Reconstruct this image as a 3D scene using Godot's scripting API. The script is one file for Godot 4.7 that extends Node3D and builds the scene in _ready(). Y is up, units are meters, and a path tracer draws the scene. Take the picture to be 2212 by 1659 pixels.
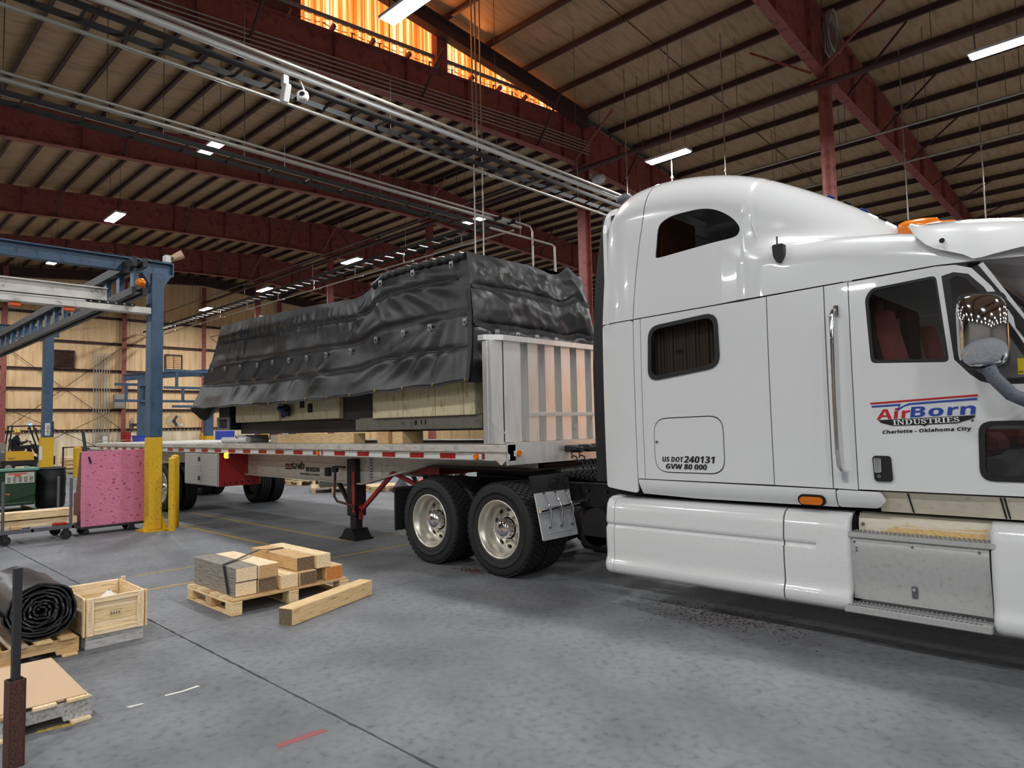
extends Node3D
# World: metres, y up. x runs along the truck (front at +x), z towards the viewer. Floor at y = 0.

class MB:
	var v := PackedVector3Array()
	var n := PackedVector3Array()
	var ix := PackedInt32Array()
	func tri(a: Vector3, b: Vector3, c: Vector3, o: Vector3) -> void:
		var m := (c - a).cross(b - a)
		var k := v.size()
		if m.dot(o) < 0.0:
			v.append(a); v.append(c); v.append(b)
			m = -m
		else:
			v.append(a); v.append(b); v.append(c)
		m = m.normalized()
		n.append(m); n.append(m); n.append(m)
		ix.append(k); ix.append(k + 1); ix.append(k + 2)
	func quad(a: Vector3, b: Vector3, c: Vector3, d: Vector3, o: Vector3) -> void:
		tri(a, b, c, o)
		tri(a, c, d, o)
	func stri(p: Array, q: Array) -> void:   # smooth triangle: points p, normals q
		var m: Vector3 = (p[2] - p[0]).cross(p[1] - p[0])
		var k := v.size()
		var f := m.dot(q[0] + q[1] + q[2]) < 0.0
		for i in ([0, 2, 1] if f else [0, 1, 2]):
			v.append(p[i]); n.append(q[i])
			ix.append(k); k += 1
	func box(c: Vector3, s: Vector3, b := Basis.IDENTITY, ch := 0.0) -> void:
		var h := s * 0.5
		ch = minf(ch, minf(h.x, minf(h.y, h.z)) * 0.9)
		for ax in 3:
			var u := (ax + 1) % 3
			var w := (ax + 2) % 3
			for sg in [-1.0, 1.0]:
				var q := []
				for e in [[-1, -1], [1, -1], [1, 1], [-1, 1]]:
					var p := Vector3.ZERO
					p[ax] = sg * h[ax]
					p[u] = e[0] * (h[u] - ch)
					p[w] = e[1] * (h[w] - ch)
					q.append(c + b * p)
				var o := Vector3.ZERO
				o[ax] = sg
				quad(q[0], q[1], q[2], q[3], b * o)
		if ch <= 0.0:
			return
		for ax in 3:
			var u := (ax + 1) % 3
			var w := (ax + 2) % 3
			for su in [-1.0, 1.0]:
				for sw in [-1.0, 1.0]:
					var q := []
					for e in [[-1, 0], [1, 0], [1, 1], [-1, 1]]:
						var p := Vector3.ZERO
						p[ax] = e[0] * (h[ax] - ch)
						p[u] = su * (h[u] - (0.0 if e[1] == 0 else ch))
						p[w] = sw * (h[w] - (ch if e[1] == 0 else 0.0))
						q.append(c + b * p)
					var o := Vector3.ZERO
					o[u] = su; o[w] = sw
					quad(q[0], q[1], q[2], q[3], b * o)
		for sx in [-1.0, 1.0]:
			for sy in [-1.0, 1.0]:
				for sz in [-1.0, 1.0]:
					var s3 := Vector3(sx, sy, sz)
					var k := h - Vector3(ch, ch, ch)
					tri(c + b * (s3 * Vector3(h.x, k.y, k.z)), c + b * (s3 * Vector3(k.x, h.y, k.z)), c + b * (s3 * Vector3(k.x, k.y, h.z)), b * s3)
	func bx(x0: float, x1: float, y0: float, y1: float, z0: float, z1: float, ch := 0.0) -> void:
		box(Vector3(x0 + x1, y0 + y1, z0 + z1) * 0.5, Vector3(absf(x1 - x0), absf(y1 - y0), absf(z1 - z0)), Basis.IDENTITY, ch)
	func bar(a: Vector3, b: Vector3, w: float, h: float, up := Vector3.UP, ch := 0.0) -> void:  # box along a-b
		var d := (b - a)
		var x := d.normalized()
		if absf(x.dot(up)) > 0.98:
			up = Vector3.RIGHT
		var z := x.cross(up).normalized()
		var y := z.cross(x)
		box((a + b) * 0.5, Vector3(d.length(), h, w), Basis(x, y, z), ch)
	func cyl(a: Vector3, b: Vector3, r0: float, r1 := -1.0, seg := 12, caps := true) -> void:
		if r1 < 0.0:
			r1 = r0
		var d := (b - a).normalized()
		var u := d.cross(Vector3.UP if absf(d.y) < 0.9 else Vector3.RIGHT).normalized()
		var w := d.cross(u)
		for i in seg:
			var t0 := TAU * i / seg
			var t1 := TAU * (i + 1) / seg
			var n0 := u * cos(t0) + w * sin(t0)
			var n1 := u * cos(t1) + w * sin(t1)
			stri([a + n0 * r0, b + n0 * r1, b + n1 * r1], [n0, n0, n1])
			stri([a + n0 * r0, b + n1 * r1, a + n1 * r0], [n0, n1, n1])
			if caps:
				tri(a, a + n0 * r0, a + n1 * r0, -d)
				tri(b, b + n0 * r1, b + n1 * r1, d)
	func tube(p: Array, r: float, seg := 8, closed := false) -> void:
		var cnt := p.size()
		var rings := []
		var prev := Vector3.ZERO
		for i in cnt:
			var d: Vector3
			if closed:
				d = p[(i + 1) % cnt] - p[(i - 1 + cnt) % cnt]
			else:
				d = p[mini(i + 1, cnt - 1)] - p[maxi(i - 1, 0)]
			d = d.normalized()
			var u := prev - d * prev.dot(d)
			if u.length() < 0.05:
				u = d.cross(Vector3.UP if absf(d.y) < 0.9 else Vector3.RIGHT)
			u = u.normalized()
			prev = u
			var w := d.cross(u)
			var ring := []
			for k in seg:
				ring.append(u * cos(TAU * k / seg) + w * sin(TAU * k / seg))
			rings.append(ring)
		for i in (cnt if closed else cnt - 1):
			var j := (i + 1) % cnt
			for k in seg:
				var l := (k + 1) % seg
				var A: Vector3 = rings[i][k]
				var B: Vector3 = rings[j][k]
				var C: Vector3 = rings[j][l]
				var D: Vector3 = rings[i][l]
				stri([p[i] + A * r, p[j] + B * r, p[j] + C * r], [A, B, C])
				stri([p[i] + A * r, p[j] + C * r, p[i] + D * r], [A, C, D])
		if not closed:
			for k in seg:
				var l := (k + 1) % seg
				tri(p[0], p[0] + rings[0][k] * r, p[0] + rings[0][l] * r, p[0] - p[1])
				tri(p[cnt - 1], p[cnt - 1] + rings[cnt - 1][k] * r, p[cnt - 1] + rings[cnt - 1][l] * r, p[cnt - 1] - p[cnt - 2])
	func lathe(pr: Array, xf: Transform3D, seg := 24, smooth := false) -> void:   # pr: Vector2(radius, height along local y), outward normal to the right of the path going up
		var nn := []
		for i in pr.size() - 1:
			var d: Vector2 = (pr[i + 1] - pr[i]).normalized()
			nn.append(Vector2(d.y, -d.x))
		for i in pr.size() - 1:
			var na: Vector2 = nn[i]
			var nb: Vector2 = nn[i]
			if smooth:
				if i > 0: na = (nn[i] + nn[i - 1]).normalized()
				if i < nn.size() - 1: nb = (nn[i] + nn[i + 1]).normalized()
			for k in seg:
				var t0 := TAU * k / seg
				var t1 := TAU * (k + 1) / seg
				var c0 := Vector3(cos(t0), 0, sin(t0))
				var c1 := Vector3(cos(t1), 0, sin(t1))
				var a: Vector3 = xf * (c0 * pr[i].x + Vector3.UP * pr[i].y)
				var b: Vector3 = xf * (c0 * pr[i + 1].x + Vector3.UP * pr[i + 1].y)
				var c: Vector3 = xf * (c1 * pr[i + 1].x + Vector3.UP * pr[i + 1].y)
				var e: Vector3 = xf * (c1 * pr[i].x + Vector3.UP * pr[i].y)
				var n0 := xf.basis * (c0 * na.x + Vector3.UP * na.y)
				var n1 := xf.basis * (c0 * nb.x + Vector3.UP * nb.y)
				var n2 := xf.basis * (c1 * nb.x + Vector3.UP * nb.y)
				var n3 := xf.basis * (c1 * na.x + Vector3.UP * na.y)
				if pr[i + 1].x > 1e-5:
					stri([a, b, c], [n0, n1, n2])
				if pr[i].x > 1e-5:
					stri([a, c, e], [n0, n2, n3])
	func prism(poly: PackedVector2Array, z0: float, z1: float, xf := Transform3D.IDENTITY) -> void:  # polygon in local xy, thick along local z
		var t := Geometry2D.triangulate_polygon(poly)
		for i in range(0, t.size(), 3):
			for zz in [z0, z1]:
				var o := Vector3(0, 0, 1.0 if (zz == z1) == (z1 > z0) else -1.0)
				tri(xf * Vector3(poly[t[i]].x, poly[t[i]].y, zz), xf * Vector3(poly[t[i + 1]].x, poly[t[i + 1]].y, zz), xf * Vector3(poly[t[i + 2]].x, poly[t[i + 2]].y, zz), xf.basis * o)
		var cw := Geometry2D.is_polygon_clockwise(poly)
		for i in poly.size():
			var a := poly[i]
			var b := poly[(i + 1) % poly.size()]
			var d := (b - a)
			var o := Vector3(d.y, -d.x, 0) * (-1.0 if cw else 1.0)
			quad(xf * Vector3(a.x, a.y, z0), xf * Vector3(b.x, b.y, z0), xf * Vector3(b.x, b.y, z1), xf * Vector3(a.x, a.y, z1), xf.basis * o)
	func grid(P: Array, sg := 1.0) -> void:   # smooth sheet; normal = du x dv * sg, u along rows index, v along columns
		var a := P.size()
		var b: int = P[0].size()
		var k := v.size()
		for i in a:
			for j in b:
				var du: Vector3 = P[mini(i + 1, a - 1)][j] - P[maxi(i - 1, 0)][j]
				var dv: Vector3 = P[i][mini(j + 1, b - 1)] - P[i][maxi(j - 1, 0)]
				v.append(P[i][j])
				n.append((du.cross(dv) * sg).normalized())
		for i in a - 1:
			for j in b - 1:
				var q := k + i * b + j
				if sg > 0.0:
					ix.append_array([q, q + 1, q + b, q + 1, q + b + 1, q + b])
				else:
					ix.append_array([q, q + b, q + 1, q + 1, q + b, q + b + 1])
	func orient() -> void:   # make the winding follow the normals
		for i in range(0, ix.size(), 3):
			var a := v[ix[i]]
			if (v[ix[i + 2]] - a).cross(v[ix[i + 1]] - a).dot(n[ix[i]] + n[ix[i + 1]] + n[ix[i + 2]]) < 0.0:
				var s := ix[i + 1]
				ix[i + 1] = ix[i + 2]
				ix[i + 2] = s
	func mesh() -> ArrayMesh:
		var m := ArrayMesh.new()
		var a := []
		a.resize(Mesh.ARRAY_MAX)
		a[Mesh.ARRAY_VERTEX] = v
		a[Mesh.ARRAY_NORMAL] = n
		a[Mesh.ARRAY_INDEX] = ix
		m.add_surface_from_arrays(Mesh.PRIMITIVE_TRIANGLES, a)
		return m

var taken := {}
var M := {}
var rng := RandomNumberGenerator.new()

func numbered(s: String) -> String:
	var k: int = taken.get(s, 0)
	taken[s] = k + 1
	return s if k == 0 else "%s_%03d" % [s, k]

func tag(o: Node3D, label: String, category: String, group := "") -> Node3D:
	o.set_meta("label", label)
	o.set_meta("category", category)
	if group != "":
		o.set_meta("group", group)
	return o

func thing(called: String, label: String, category: String, at := Vector3.ZERO, turn := 0.0, group := "") -> Node3D:
	var o := Node3D.new()
	o.name = numbered(called)
	add_child(o)
	o.position = at
	o.rotation.y = turn
	return tag(o, label, category, group)

func struct(called: String, parent: Node3D = null) -> Node3D:
	var o := Node3D.new()
	o.name = called
	(parent if parent else self as Node3D).add_child(o, true)
	o.set_meta("kind", "structure")
	return o

func part(called: String, mb: MB, mat: Material, parent: Node3D) -> MeshInstance3D:
	return part_mesh(called, mb.mesh(), mat, parent)

func part_mesh(called: String, mesh: Mesh, mat: Material, parent: Node3D, xf := Transform3D.IDENTITY) -> MeshInstance3D:
	var o := MeshInstance3D.new()
	o.name = called
	o.mesh = mesh
	o.material_override = mat
	o.transform = xf
	parent.add_child(o, true)
	return o

func single(called: String, mb: MB, mat: Material, label: String, category: String, group := "") -> MeshInstance3D:
	var o := MeshInstance3D.new()
	o.name = numbered(called)
	o.mesh = mb.mesh()
	o.material_override = mat
	add_child(o)
	tag(o, label, category, group)
	return o

func copy(src: Node3D, at: Vector3, turn: float, label: String) -> Node3D:
	var r: Node3D = src.duplicate()
	var base := String(src.name)
	if base.length() > 4 and base[base.length() - 4] == "_":
		base = base.substr(0, base.length() - 4)
	r.name = numbered(base)
	add_child(r)
	r.position = at
	r.rotation.y = turn
	if label != "":
		r.set_meta("label", label)
	return r

func mk(called: String, c: Color, rough := 0.6, metal := 0.0, extra := {}) -> StandardMaterial3D:
	var m := StandardMaterial3D.new()
	m.resource_name = called
	m.albedo_color = c
	m.roughness = rough
	m.metallic = metal
	for k in extra:
		m.set(k, extra[k])
	M[called] = m
	return m

func ntex(freq: float, ramp: Array, seed_: int, oct := 4, size := 512, type := FastNoiseLite.TYPE_SIMPLEX_SMOOTH, normal := false, bump := 4.0) -> NoiseTexture2D:
	var f := FastNoiseLite.new()
	f.noise_type = type
	f.frequency = freq
	f.seed = seed_
	f.fractal_octaves = oct
	var t := NoiseTexture2D.new()
	t.width = size
	t.height = size
	t.seamless = true
	t.noise = f
	if normal:
		t.as_normal_map = true
		t.bump_strength = bump
	elif ramp.size() > 0:
		var g := Gradient.new()
		var offs := PackedFloat32Array()
		var cols := PackedColorArray()
		for r in ramp:
			offs.append(r[0]); cols.append(r[1])
		g.offsets = offs
		g.colors = cols
		t.color_ramp = g
	return t

func tri3(m: StandardMaterial3D, scale: Vector3, world := true) -> StandardMaterial3D:
	m.uv1_triplanar = true
	m.uv1_world_triplanar = world
	m.uv1_scale = scale
	m.uv1_triplanar_sharpness = 4.0
	return m

func g3(v: float) -> Color:
	return Color(v, v, v)

func rrect(x0: float, x1: float, y0: float, y1: float, r: float, k := 6) -> PackedVector2Array:
	var p := PackedVector2Array()
	for c in [[x1 - r, y1 - r, 0.0], [x0 + r, y1 - r, 0.25], [x0 + r, y0 + r, 0.5], [x1 - r, y0 + r, 0.75]]:
		for i in k + 1:
			var t: float = TAU * (c[2] + 0.25 * i / k)
			p.append(Vector2(c[0] + cos(t) * r, c[1] + sin(t) * r))
	return p

func pv(a: Array) -> PackedVector2Array:
	var p := PackedVector2Array()
	for i in range(0, a.size(), 2):
		p.append(Vector2(a[i], a[i + 1]))
	return p

func rounded(a: PackedVector2Array, r: float, k := 5) -> PackedVector2Array:   # rounds every corner of a polygon
	var p := PackedVector2Array()
	for i in a.size():
		var q := a[i]
		var d0 := a[(i - 1 + a.size()) % a.size()] - q
		var d1 := a[(i + 1) % a.size()] - q
		var l := minf(r, minf(d0.length(), d1.length()) * 0.45)
		var s := q + d0.normalized() * l
		var e := q + d1.normalized() * l
		for j in k + 1:
			var t := float(j) / k
			p.append(s.lerp(q, t).lerp(q.lerp(e, t), t))
	return p

func interp(tab: Array, x: float) -> float:
	if x <= tab[0][0]:
		return tab[0][1]
	for i in tab.size() - 1:
		if x <= tab[i + 1][0]:
			var t: float = (x - tab[i][0]) / (tab[i + 1][0] - tab[i][0])
			return lerpf(tab[i][1], tab[i + 1][1], t)
	return tab[tab.size() - 1][1]

func sinterp(tab: Array, x: float) -> float:   # smooth (Catmull-Rom) table
	var c := tab.size()
	if x <= tab[0][0]:
		return tab[0][1]
	for i in c - 1:
		if x <= tab[i + 1][0]:
			var h: float = tab[i + 1][0] - tab[i][0]
			var t: float = (x - tab[i][0]) / h
			var m0: float = (tab[i + 1][1] - tab[maxi(i - 1, 0)][1]) / (tab[i + 1][0] - tab[maxi(i - 1, 0)][0]) * h
			var m1: float = (tab[mini(i + 2, c - 1)][1] - tab[i][1]) / (tab[mini(i + 2, c - 1)][0] - tab[i][0]) * h
			var t2 := t * t
			var t3 := t2 * t
			return (2 * t3 - 3 * t2 + 1) * tab[i][1] + (t3 - 2 * t2 + t) * m0 + (-2 * t3 + 3 * t2) * tab[i + 1][1] + (t3 - t2) * m1
	return tab[c - 1][1]

func letters(txt: String, mat: Material, parent: Node3D, called: String, at: Vector3, width: float, height: float, basis := Basis.IDENTITY, shear := 0.0, font := "Droid Sans", weight := 0.0, depth := 0.004) -> MeshInstance3D:
	var t := TextMesh.new()
	var sf := SystemFont.new()
	sf.font_names = PackedStringArray([font])
	sf.font_weight = 700 if weight > 0.3 else 400
	t.font = sf
	t.text = txt
	t.font_size = 48
	t.pixel_size = 0.01
	t.depth = 1.0
	t.curve_step = 1.5
	var bb := t.get_aabb()
	var o := MeshInstance3D.new()
	o.name = called
	o.mesh = t
	o.material_override = mat
	var sx := width / maxf(bb.size.x, 1e-3)
	var sy := height / maxf(bb.size.y, 1e-3)
	var b := basis * Basis(Vector3(sx, 0, 0), Vector3(shear * sy, sy, 0), Vector3(0, 0, depth))
	var ctr := bb.position + bb.size * 0.5
	o.transform = Transform3D(b, at - b * Vector3(ctr.x, ctr.y, 0))
	parent.add_child(o, true)
	return o

func materials() -> void:
	# building
	var conc := ntex(0.006, [[0.0, g3(0.4)], [0.35, g3(0.45)], [0.55, g3(0.48)], [0.8, g3(0.505)], [1.0, g3(0.53)]], 3, 6, 1024)
	var concd := ntex(0.09, [[0.0, Color(0.7, 0.7, 0.7)], [0.3, g3(0.94)], [0.6, g3(1.0)], [1.0, g3(1.0)]], 8, 5, 1024)
	var fl := mk("concrete", Color(0.95, 0.965, 0.98), 0.5, 0.0, {"albedo_texture": conc, "detail_enabled": true, "detail_albedo": concd, "detail_blend_mode": BaseMaterial3D.BLEND_MODE_MUL, "metallic_specular": 0.4})
	tri3(fl, Vector3(0.13, 0.13, 0.13))
	fl.roughness_texture = ntex(0.012, [[0.0, g3(0.82)], [0.5, g3(0.92)], [1.0, g3(1.0)]], 21, 5)
	fl.roughness = 0.7
	fl.detail_uv_layer = BaseMaterial3D.DETAIL_UV_1
	mk("joint", Color(0.09, 0.09, 0.09), 0.9)
	mk("line_yellow", Color(0.72, 0.62, 0.3), 0.7, 0.0, {"albedo_texture": ntex(0.03, [[0.0, Color(0.55, 0.5, 0.42)], [0.45, g3(0.9)], [1.0, g3(1)]], 5)})
	tri3(M.line_yellow, Vector3(1.5, 1.5, 1.5))
	mk("line_red", Color(0.55, 0.3, 0.3), 0.7)
	var rst := ntex(0.02, [[0.0, Color(0.7, 0.62, 0.6)], [0.5, Color(1, 1, 1)], [1.0, Color(0.85, 0.85, 0.85)]], 11, 5)
	mk("red_steel", Color(0.58, 0.31, 0.285), 0.62, 0.0, {"albedo_texture": rst})
	tri3(M.red_steel, Vector3(0.25, 0.25, 0.25))
	mk("purlin", Color(0.27, 0.18, 0.165), 0.65)
	var ins := ntex(0.018, [[0.0, Color(0.8, 0.78, 0.74)], [0.5, g3(1.0)], [1.0, Color(0.9, 0.86, 0.8)]], 14, 4)
	mk("insulation", Color(0.7, 0.585, 0.45), 0.55, 0.0, {"albedo_texture": ins})
	tri3(M.insulation, Vector3(0.35, 0.35, 0.06))
	var wst := ntex(0.012, [[0.0, Color(0.84, 0.77, 0.68)], [0.4, Color(0.96, 0.94, 0.91)], [1.0, g3(1.0)]], 31, 5)
	mk("wall_tan", Color(0.95, 0.82, 0.63), 0.55, 0.0, {"albedo_texture": wst})
	tri3(M.wall_tan, Vector3(0.5, 0.06, 0.5))
	mk("wall_cream", Color(0.95, 0.89, 0.77), 0.5, 0.0, {"albedo_texture": wst})
	tri3(M.wall_cream, Vector3(0.5, 0.06, 0.5))
	mk("wall_grey", Color(0.5, 0.48, 0.45), 0.6)
	mk("girt", Color(0.25, 0.15, 0.14), 0.6)
	mk("galv", Color(0.62, 0.63, 0.64), 0.4, 0.7)
	mk("conduit", Color(0.66, 0.64, 0.6), 0.42, 0.55)
	mk("tray_dark", Color(0.13, 0.125, 0.12), 0.7, 0.0)
	mk("wire", Color(0.35, 0.32, 0.3), 0.6, 0.3)
	mk("white_plastic", Color(0.82, 0.82, 0.8), 0.45)
	mk("black_plastic", Color(0.06, 0.06, 0.065), 0.5)
	mk("lamp_body", Color(0.8, 0.8, 0.8), 0.4)
	mk("lamp_glow", Color(1, 1, 1), 0.4, 0.0, {"emission_enabled": true, "emission": Color(0.97, 0.985, 1.0), "emission_energy_multiplier": 14.0})
	var gl := ntex(0.02, [[0.0, Color(0.62, 0.2, 0.06)], [0.3, Color(0.95, 0.42, 0.14)], [0.55, Color(1.0, 0.66, 0.34)], [0.75, Color(1.0, 0.9, 0.72)], [1.0, Color(1, 0.98, 0.9)]], 77, 3)
	mk("skylight_glow", Color(0.7, 0.45, 0.25), 0.5, 0.0, {"emission_enabled": true, "emission": Color(1, 1, 1), "emission_texture": gl, "emission_operator": BaseMaterial3D.EMISSION_OP_MULTIPLY, "emission_energy_multiplier": 1.5})
	tri3(M.skylight_glow, Vector3(0.1, 0.012, 0.55))
	# steel and paint
	var scuff := ntex(0.02, [[0.0, Color(0.55, 0.5, 0.48)], [0.22, Color(0.9, 0.9, 0.9)], [1.0, g3(1.0)]], 41, 5)
	mk("crane_blue", Color(0.235, 0.345, 0.45), 0.45, 0.0, {"albedo_texture": scuff})
	tri3(M.crane_blue, Vector3(0.6, 0.25, 0.6))
	mk("crane_dark", Color(0.13, 0.14, 0.14), 0.5, 0.2)
	mk("crane_white", Color(0.85, 0.84, 0.8), 0.45, 0.0, {"albedo_texture": scuff})
	tri3(M.crane_white, Vector3(0.3, 0.3, 0.3))
	mk("safety_yellow", Color(0.83, 0.66, 0.1), 0.5, 0.0, {"albedo_texture": ntex(0.035, [[0.0, Color(0.25, 0.2, 0.15)], [0.2, Color(0.9, 0.85, 0.8)], [0.35, g3(1)], [1.0, g3(1)]], 51, 5)})
	tri3(M.safety_yellow, Vector3(1.6, 0.7, 1.6))
	mk("amber_plastic", Color(0.85, 0.45, 0.06), 0.25)
	mk("pink_plate", Color(0.83, 0.5, 0.61), 0.6, 0.0, {"albedo_texture": ntex(0.02, [[0.0, Color(0.6, 0.45, 0.5)], [0.22, Color(0.8, 0.7, 0.75)], [0.28, Color(0.97, 0.93, 0.95)], [0.5, g3(1)], [0.75, Color(0.94, 0.9, 0.93)], [1.0, Color(1, 1, 1)]], 61, 6)})
	tri3(M.pink_plate, Vector3(0.8, 1.4, 0.8))
	mk("plate_edge", Color(0.4, 0.22, 0.2), 0.6)
	mk("dumpster_green", Color(0.1, 0.26, 0.14), 0.5, 0.0, {"albedo_texture": scuff})
	tri3(M.dumpster_green, Vector3(0.8, 0.8, 0.8))
	mk("dumpster_lip", Color(0.45, 0.62, 0.53), 0.5)
	mk("steel_dark", Color(0.2, 0.2, 0.21), 0.5, 0.4)
	mk("steel_grey", Color(0.42, 0.42, 0.44), 0.45, 0.6)
	mk("rust", Color(0.36, 0.24, 0.2), 0.8, 0.1, {"albedo_texture": ntex(0.05, [[0.0, Color(0.45, 0.38, 0.36)], [0.5, Color(0.85, 0.8, 0.78)], [1.0, Color(1.1, 1.0, 0.95)]], 71, 5)})
	tri3(M.rust, Vector3(3, 3, 3))
	mk("rubber", Color(0.1, 0.1, 0.105), 0.7, 0.0, {"albedo_texture": ntex(0.02, [[0.0, g3(0.8)], [1.0, g3(1.15)]], 17)})
	tri3(M.rubber, Vector3(1.5, 1.5, 1.5), false)
	mk("chrome", Color(0.86, 0.86, 0.87), 0.06, 1.0)
	mk("alu_wheel", Color(0.84, 0.82, 0.77), 0.3, 0.75, {"metallic_specular": 0.5})
	tri3(M.alu_wheel, Vector3(2, 2, 2), false)
	mk("alu_plate", Color(0.78, 0.78, 0.77), 0.4, 0.5, {"albedo_texture": ntex(0.03, [[0.0, Color(0.86, 0.84, 0.82)], [0.3, g3(0.97)], [1.0, g3(1)]], 19, 5)})
	mk("stainless", Color(0.82, 0.83, 0.84), 0.32, 0.3)
	tri3(M.alu_plate, Vector3(1.2, 1.2, 1.2))
	mk("alu_panel", Color(0.88, 0.88, 0.87), 0.27, 0.7, {"albedo_texture": ntex(0.02, [[0.0, Color(0.93, 0.92, 0.9)], [0.5, g3(1)], [1.0, g3(1)]], 20, 4)})
	tri3(M.alu_panel, Vector3(0.9, 0.15, 0.9))
	mk("alu_rail", Color(0.84, 0.83, 0.8), 0.42, 0.3, {"albedo_texture": ntex(0.025, [[0.0, Color(0.72, 0.69, 0.65)], [0.25, Color(0.94, 0.93, 0.91)], [1.0, g3(1)]], 22, 5)})
	tri3(M.alu_rail, Vector3(0.5, 1.2, 1.2))
	mk("tape_red", Color(0.6, 0.06, 0.06), 0.3)
	mk("tape_white", Color(0.82, 0.82, 0.8), 0.35)
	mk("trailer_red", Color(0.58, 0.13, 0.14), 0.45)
	mk("chassis", Color(0.045, 0.045, 0.05), 0.5)
	mk("oily", Color(0.1, 0.09, 0.085), 0.55)
	# truck paint
	mk("paint_white", Color(0.86, 0.865, 0.86), 0.22, 0.0, {"clearcoat_enabled": true, "clearcoat": 1.0, "clearcoat_roughness": 0.03})
	mk("paint_dirty", Color(0.84, 0.81, 0.74), 0.5, 0.0, {"albedo_texture": ntex(0.02, [[0.0, Color(0.72, 0.65, 0.55)], [0.12, Color(0.95, 0.93, 0.9)], [1.0, g3(1)]], 81, 5)})
	tri3(M.paint_dirty, Vector3(1.2, 2.5, 1.2))
	var spk := ntex(0.11, [[0.0, Color(0.35, 0.32, 0.3)], [0.13, Color(0.5, 0.47, 0.44)], [0.165, g3(1)], [1.0, g3(1)]], 82, 2, 1024)
	mk("paint_specked", Color(0.86, 0.865, 0.855), 0.24, 0.0, {"albedo_texture": spk, "clearcoat_enabled": true, "clearcoat": 0.8, "clearcoat_roughness": 0.05})
	tri3(M.paint_specked, Vector3(0.9, 0.9, 0.9))
	mk("stain_tan", Color(0.82, 0.7, 0.47), 0.6, 0.0, {"albedo_texture": ntex(0.03, [[0.0, Color(0.85, 0.7, 0.5)], [0.5, g3(1)], [1.0, Color(1.05, 1.0, 0.95)]], 83, 5)})
	tri3(M.stain_tan, Vector3(2, 5, 2))
	mk("gap_dark", Color(0.03, 0.03, 0.032), 0.8)
	mk("rubber_black", Color(0.045, 0.045, 0.05), 0.55)
	mk("glass_dark", Color(0.02, 0.02, 0.022, 0.62), 0.02, 0.0, {"transparency": BaseMaterial3D.TRANSPARENCY_ALPHA})
	mk("glass_tint", Color(0.03, 0.03, 0.03, 0.32), 0.02, 0.0, {"transparency": BaseMaterial3D.TRANSPARENCY_ALPHA})
	mk("glass_clear", Color(0.8, 0.85, 0.85, 0.1), 0.02, 0.0, {"transparency": BaseMaterial3D.TRANSPARENCY_ALPHA})
	mk("interior", Color(0.07, 0.05, 0.05), 0.85)
	mk("seat_red", Color(0.5, 0.19, 0.15), 0.8)
	mk("curtain_red", Color(0.26, 0.08, 0.07), 0.85)
	mk("curtain_brown", Color(0.3, 0.25, 0.2), 0.85)
	mk("wood_trim", Color(0.6, 0.33, 0.12), 0.5, 0.0, {"albedo_texture": ntex(0.03, [[0.0, Color(0.5, 0.4, 0.3)], [1.0, g3(1.1)]], 84)})
	tri3(M.wood_trim, Vector3(6, 0.5, 6))
	mk("logo_red", Color(0.72, 0.09, 0.12), 0.4)
	mk("logo_blue", Color(0.1, 0.25, 0.62), 0.4)
	mk("logo_black", Color(0.03, 0.03, 0.03), 0.4)
	mk("logo_white", Color(0.88, 0.88, 0.87), 0.4)
	mk("sticker_yellow", Color(0.86, 0.76, 0.12), 0.4)
	mk("mirror_arm", Color(0.36, 0.38, 0.42), 0.55, 0.0, {"albedo_texture": ntex(0.05, [[0.0, g3(0.3)], [0.22, g3(0.4)], [0.28, g3(1)], [1.0, g3(1)]], 85, 3)})
	tri3(M.mirror_arm, Vector3(3, 3, 3))
	# cargo
	mk("tarp", Color(0.15, 0.155, 0.16), 0.4, 0.0, {"albedo_texture": ntex(0.02, [[0.0, g3(0.75)], [0.6, g3(1.0)], [1.0, g3(1.3)]], 91, 5), "metallic_specular": 0.5})
	tri3(M.tarp, Vector3(0.4, 0.4, 0.4))
	M.tarp.normal_enabled = true
	M.tarp.normal_texture = ntex(0.03, [], 92, 4, 512, FastNoiseLite.TYPE_SIMPLEX_SMOOTH, true, 3.0)
	M.tarp.normal_scale = 0.2
	mk("tarp_band", Color(0.045, 0.045, 0.047), 0.5)
	mk("brass", Color(0.75, 0.62, 0.35), 0.35, 0.8)
	mk("machine_cream", Color(0.78, 0.75, 0.63), 0.5, 0.0, {"albedo_texture": ntex(0.02, [[0.0, Color(0.7, 0.6, 0.48)], [0.3, Color(0.96, 0.94, 0.9)], [1.0, g3(1)]], 93, 5)})
	tri3(M.machine_cream, Vector3(1.4, 0.3, 1.4))
	mk("machine_grey", Color(0.4, 0.39, 0.35), 0.55, 0.0, {"albedo_texture": scuff})
	tri3(M.machine_grey, Vector3(0.7, 0.7, 0.7))
	mk("machine_dark", Color(0.05, 0.05, 0.05), 0.6)
	mk("valve_blue", Color(0.1, 0.2, 0.6), 0.4)
	# wood
	for i in 5:
		var c: Color = [Color(0.92, 0.82, 0.64), Color(0.87, 0.75, 0.56), Color(0.95, 0.86, 0.71), Color(0.8, 0.66, 0.47), Color(0.68, 0.61, 0.53)][i]
		var m := mk("wood_%d" % i, c, 0.7, 0.0, {"albedo_texture": ntex(0.025, [[0.0, Color(0.72, 0.62, 0.52)], [0.3, Color(0.93, 0.9, 0.85)], [0.65, g3(1)], [1.0, Color(0.95, 0.92, 0.87)]], 100 + i, 4)})
		tri3(m, Vector3(0.35, 3.5, 3.5), false)
		m.uv1_offset = Vector3(0.13 * i, 0.31 * i, 0.57 * i)
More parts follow.
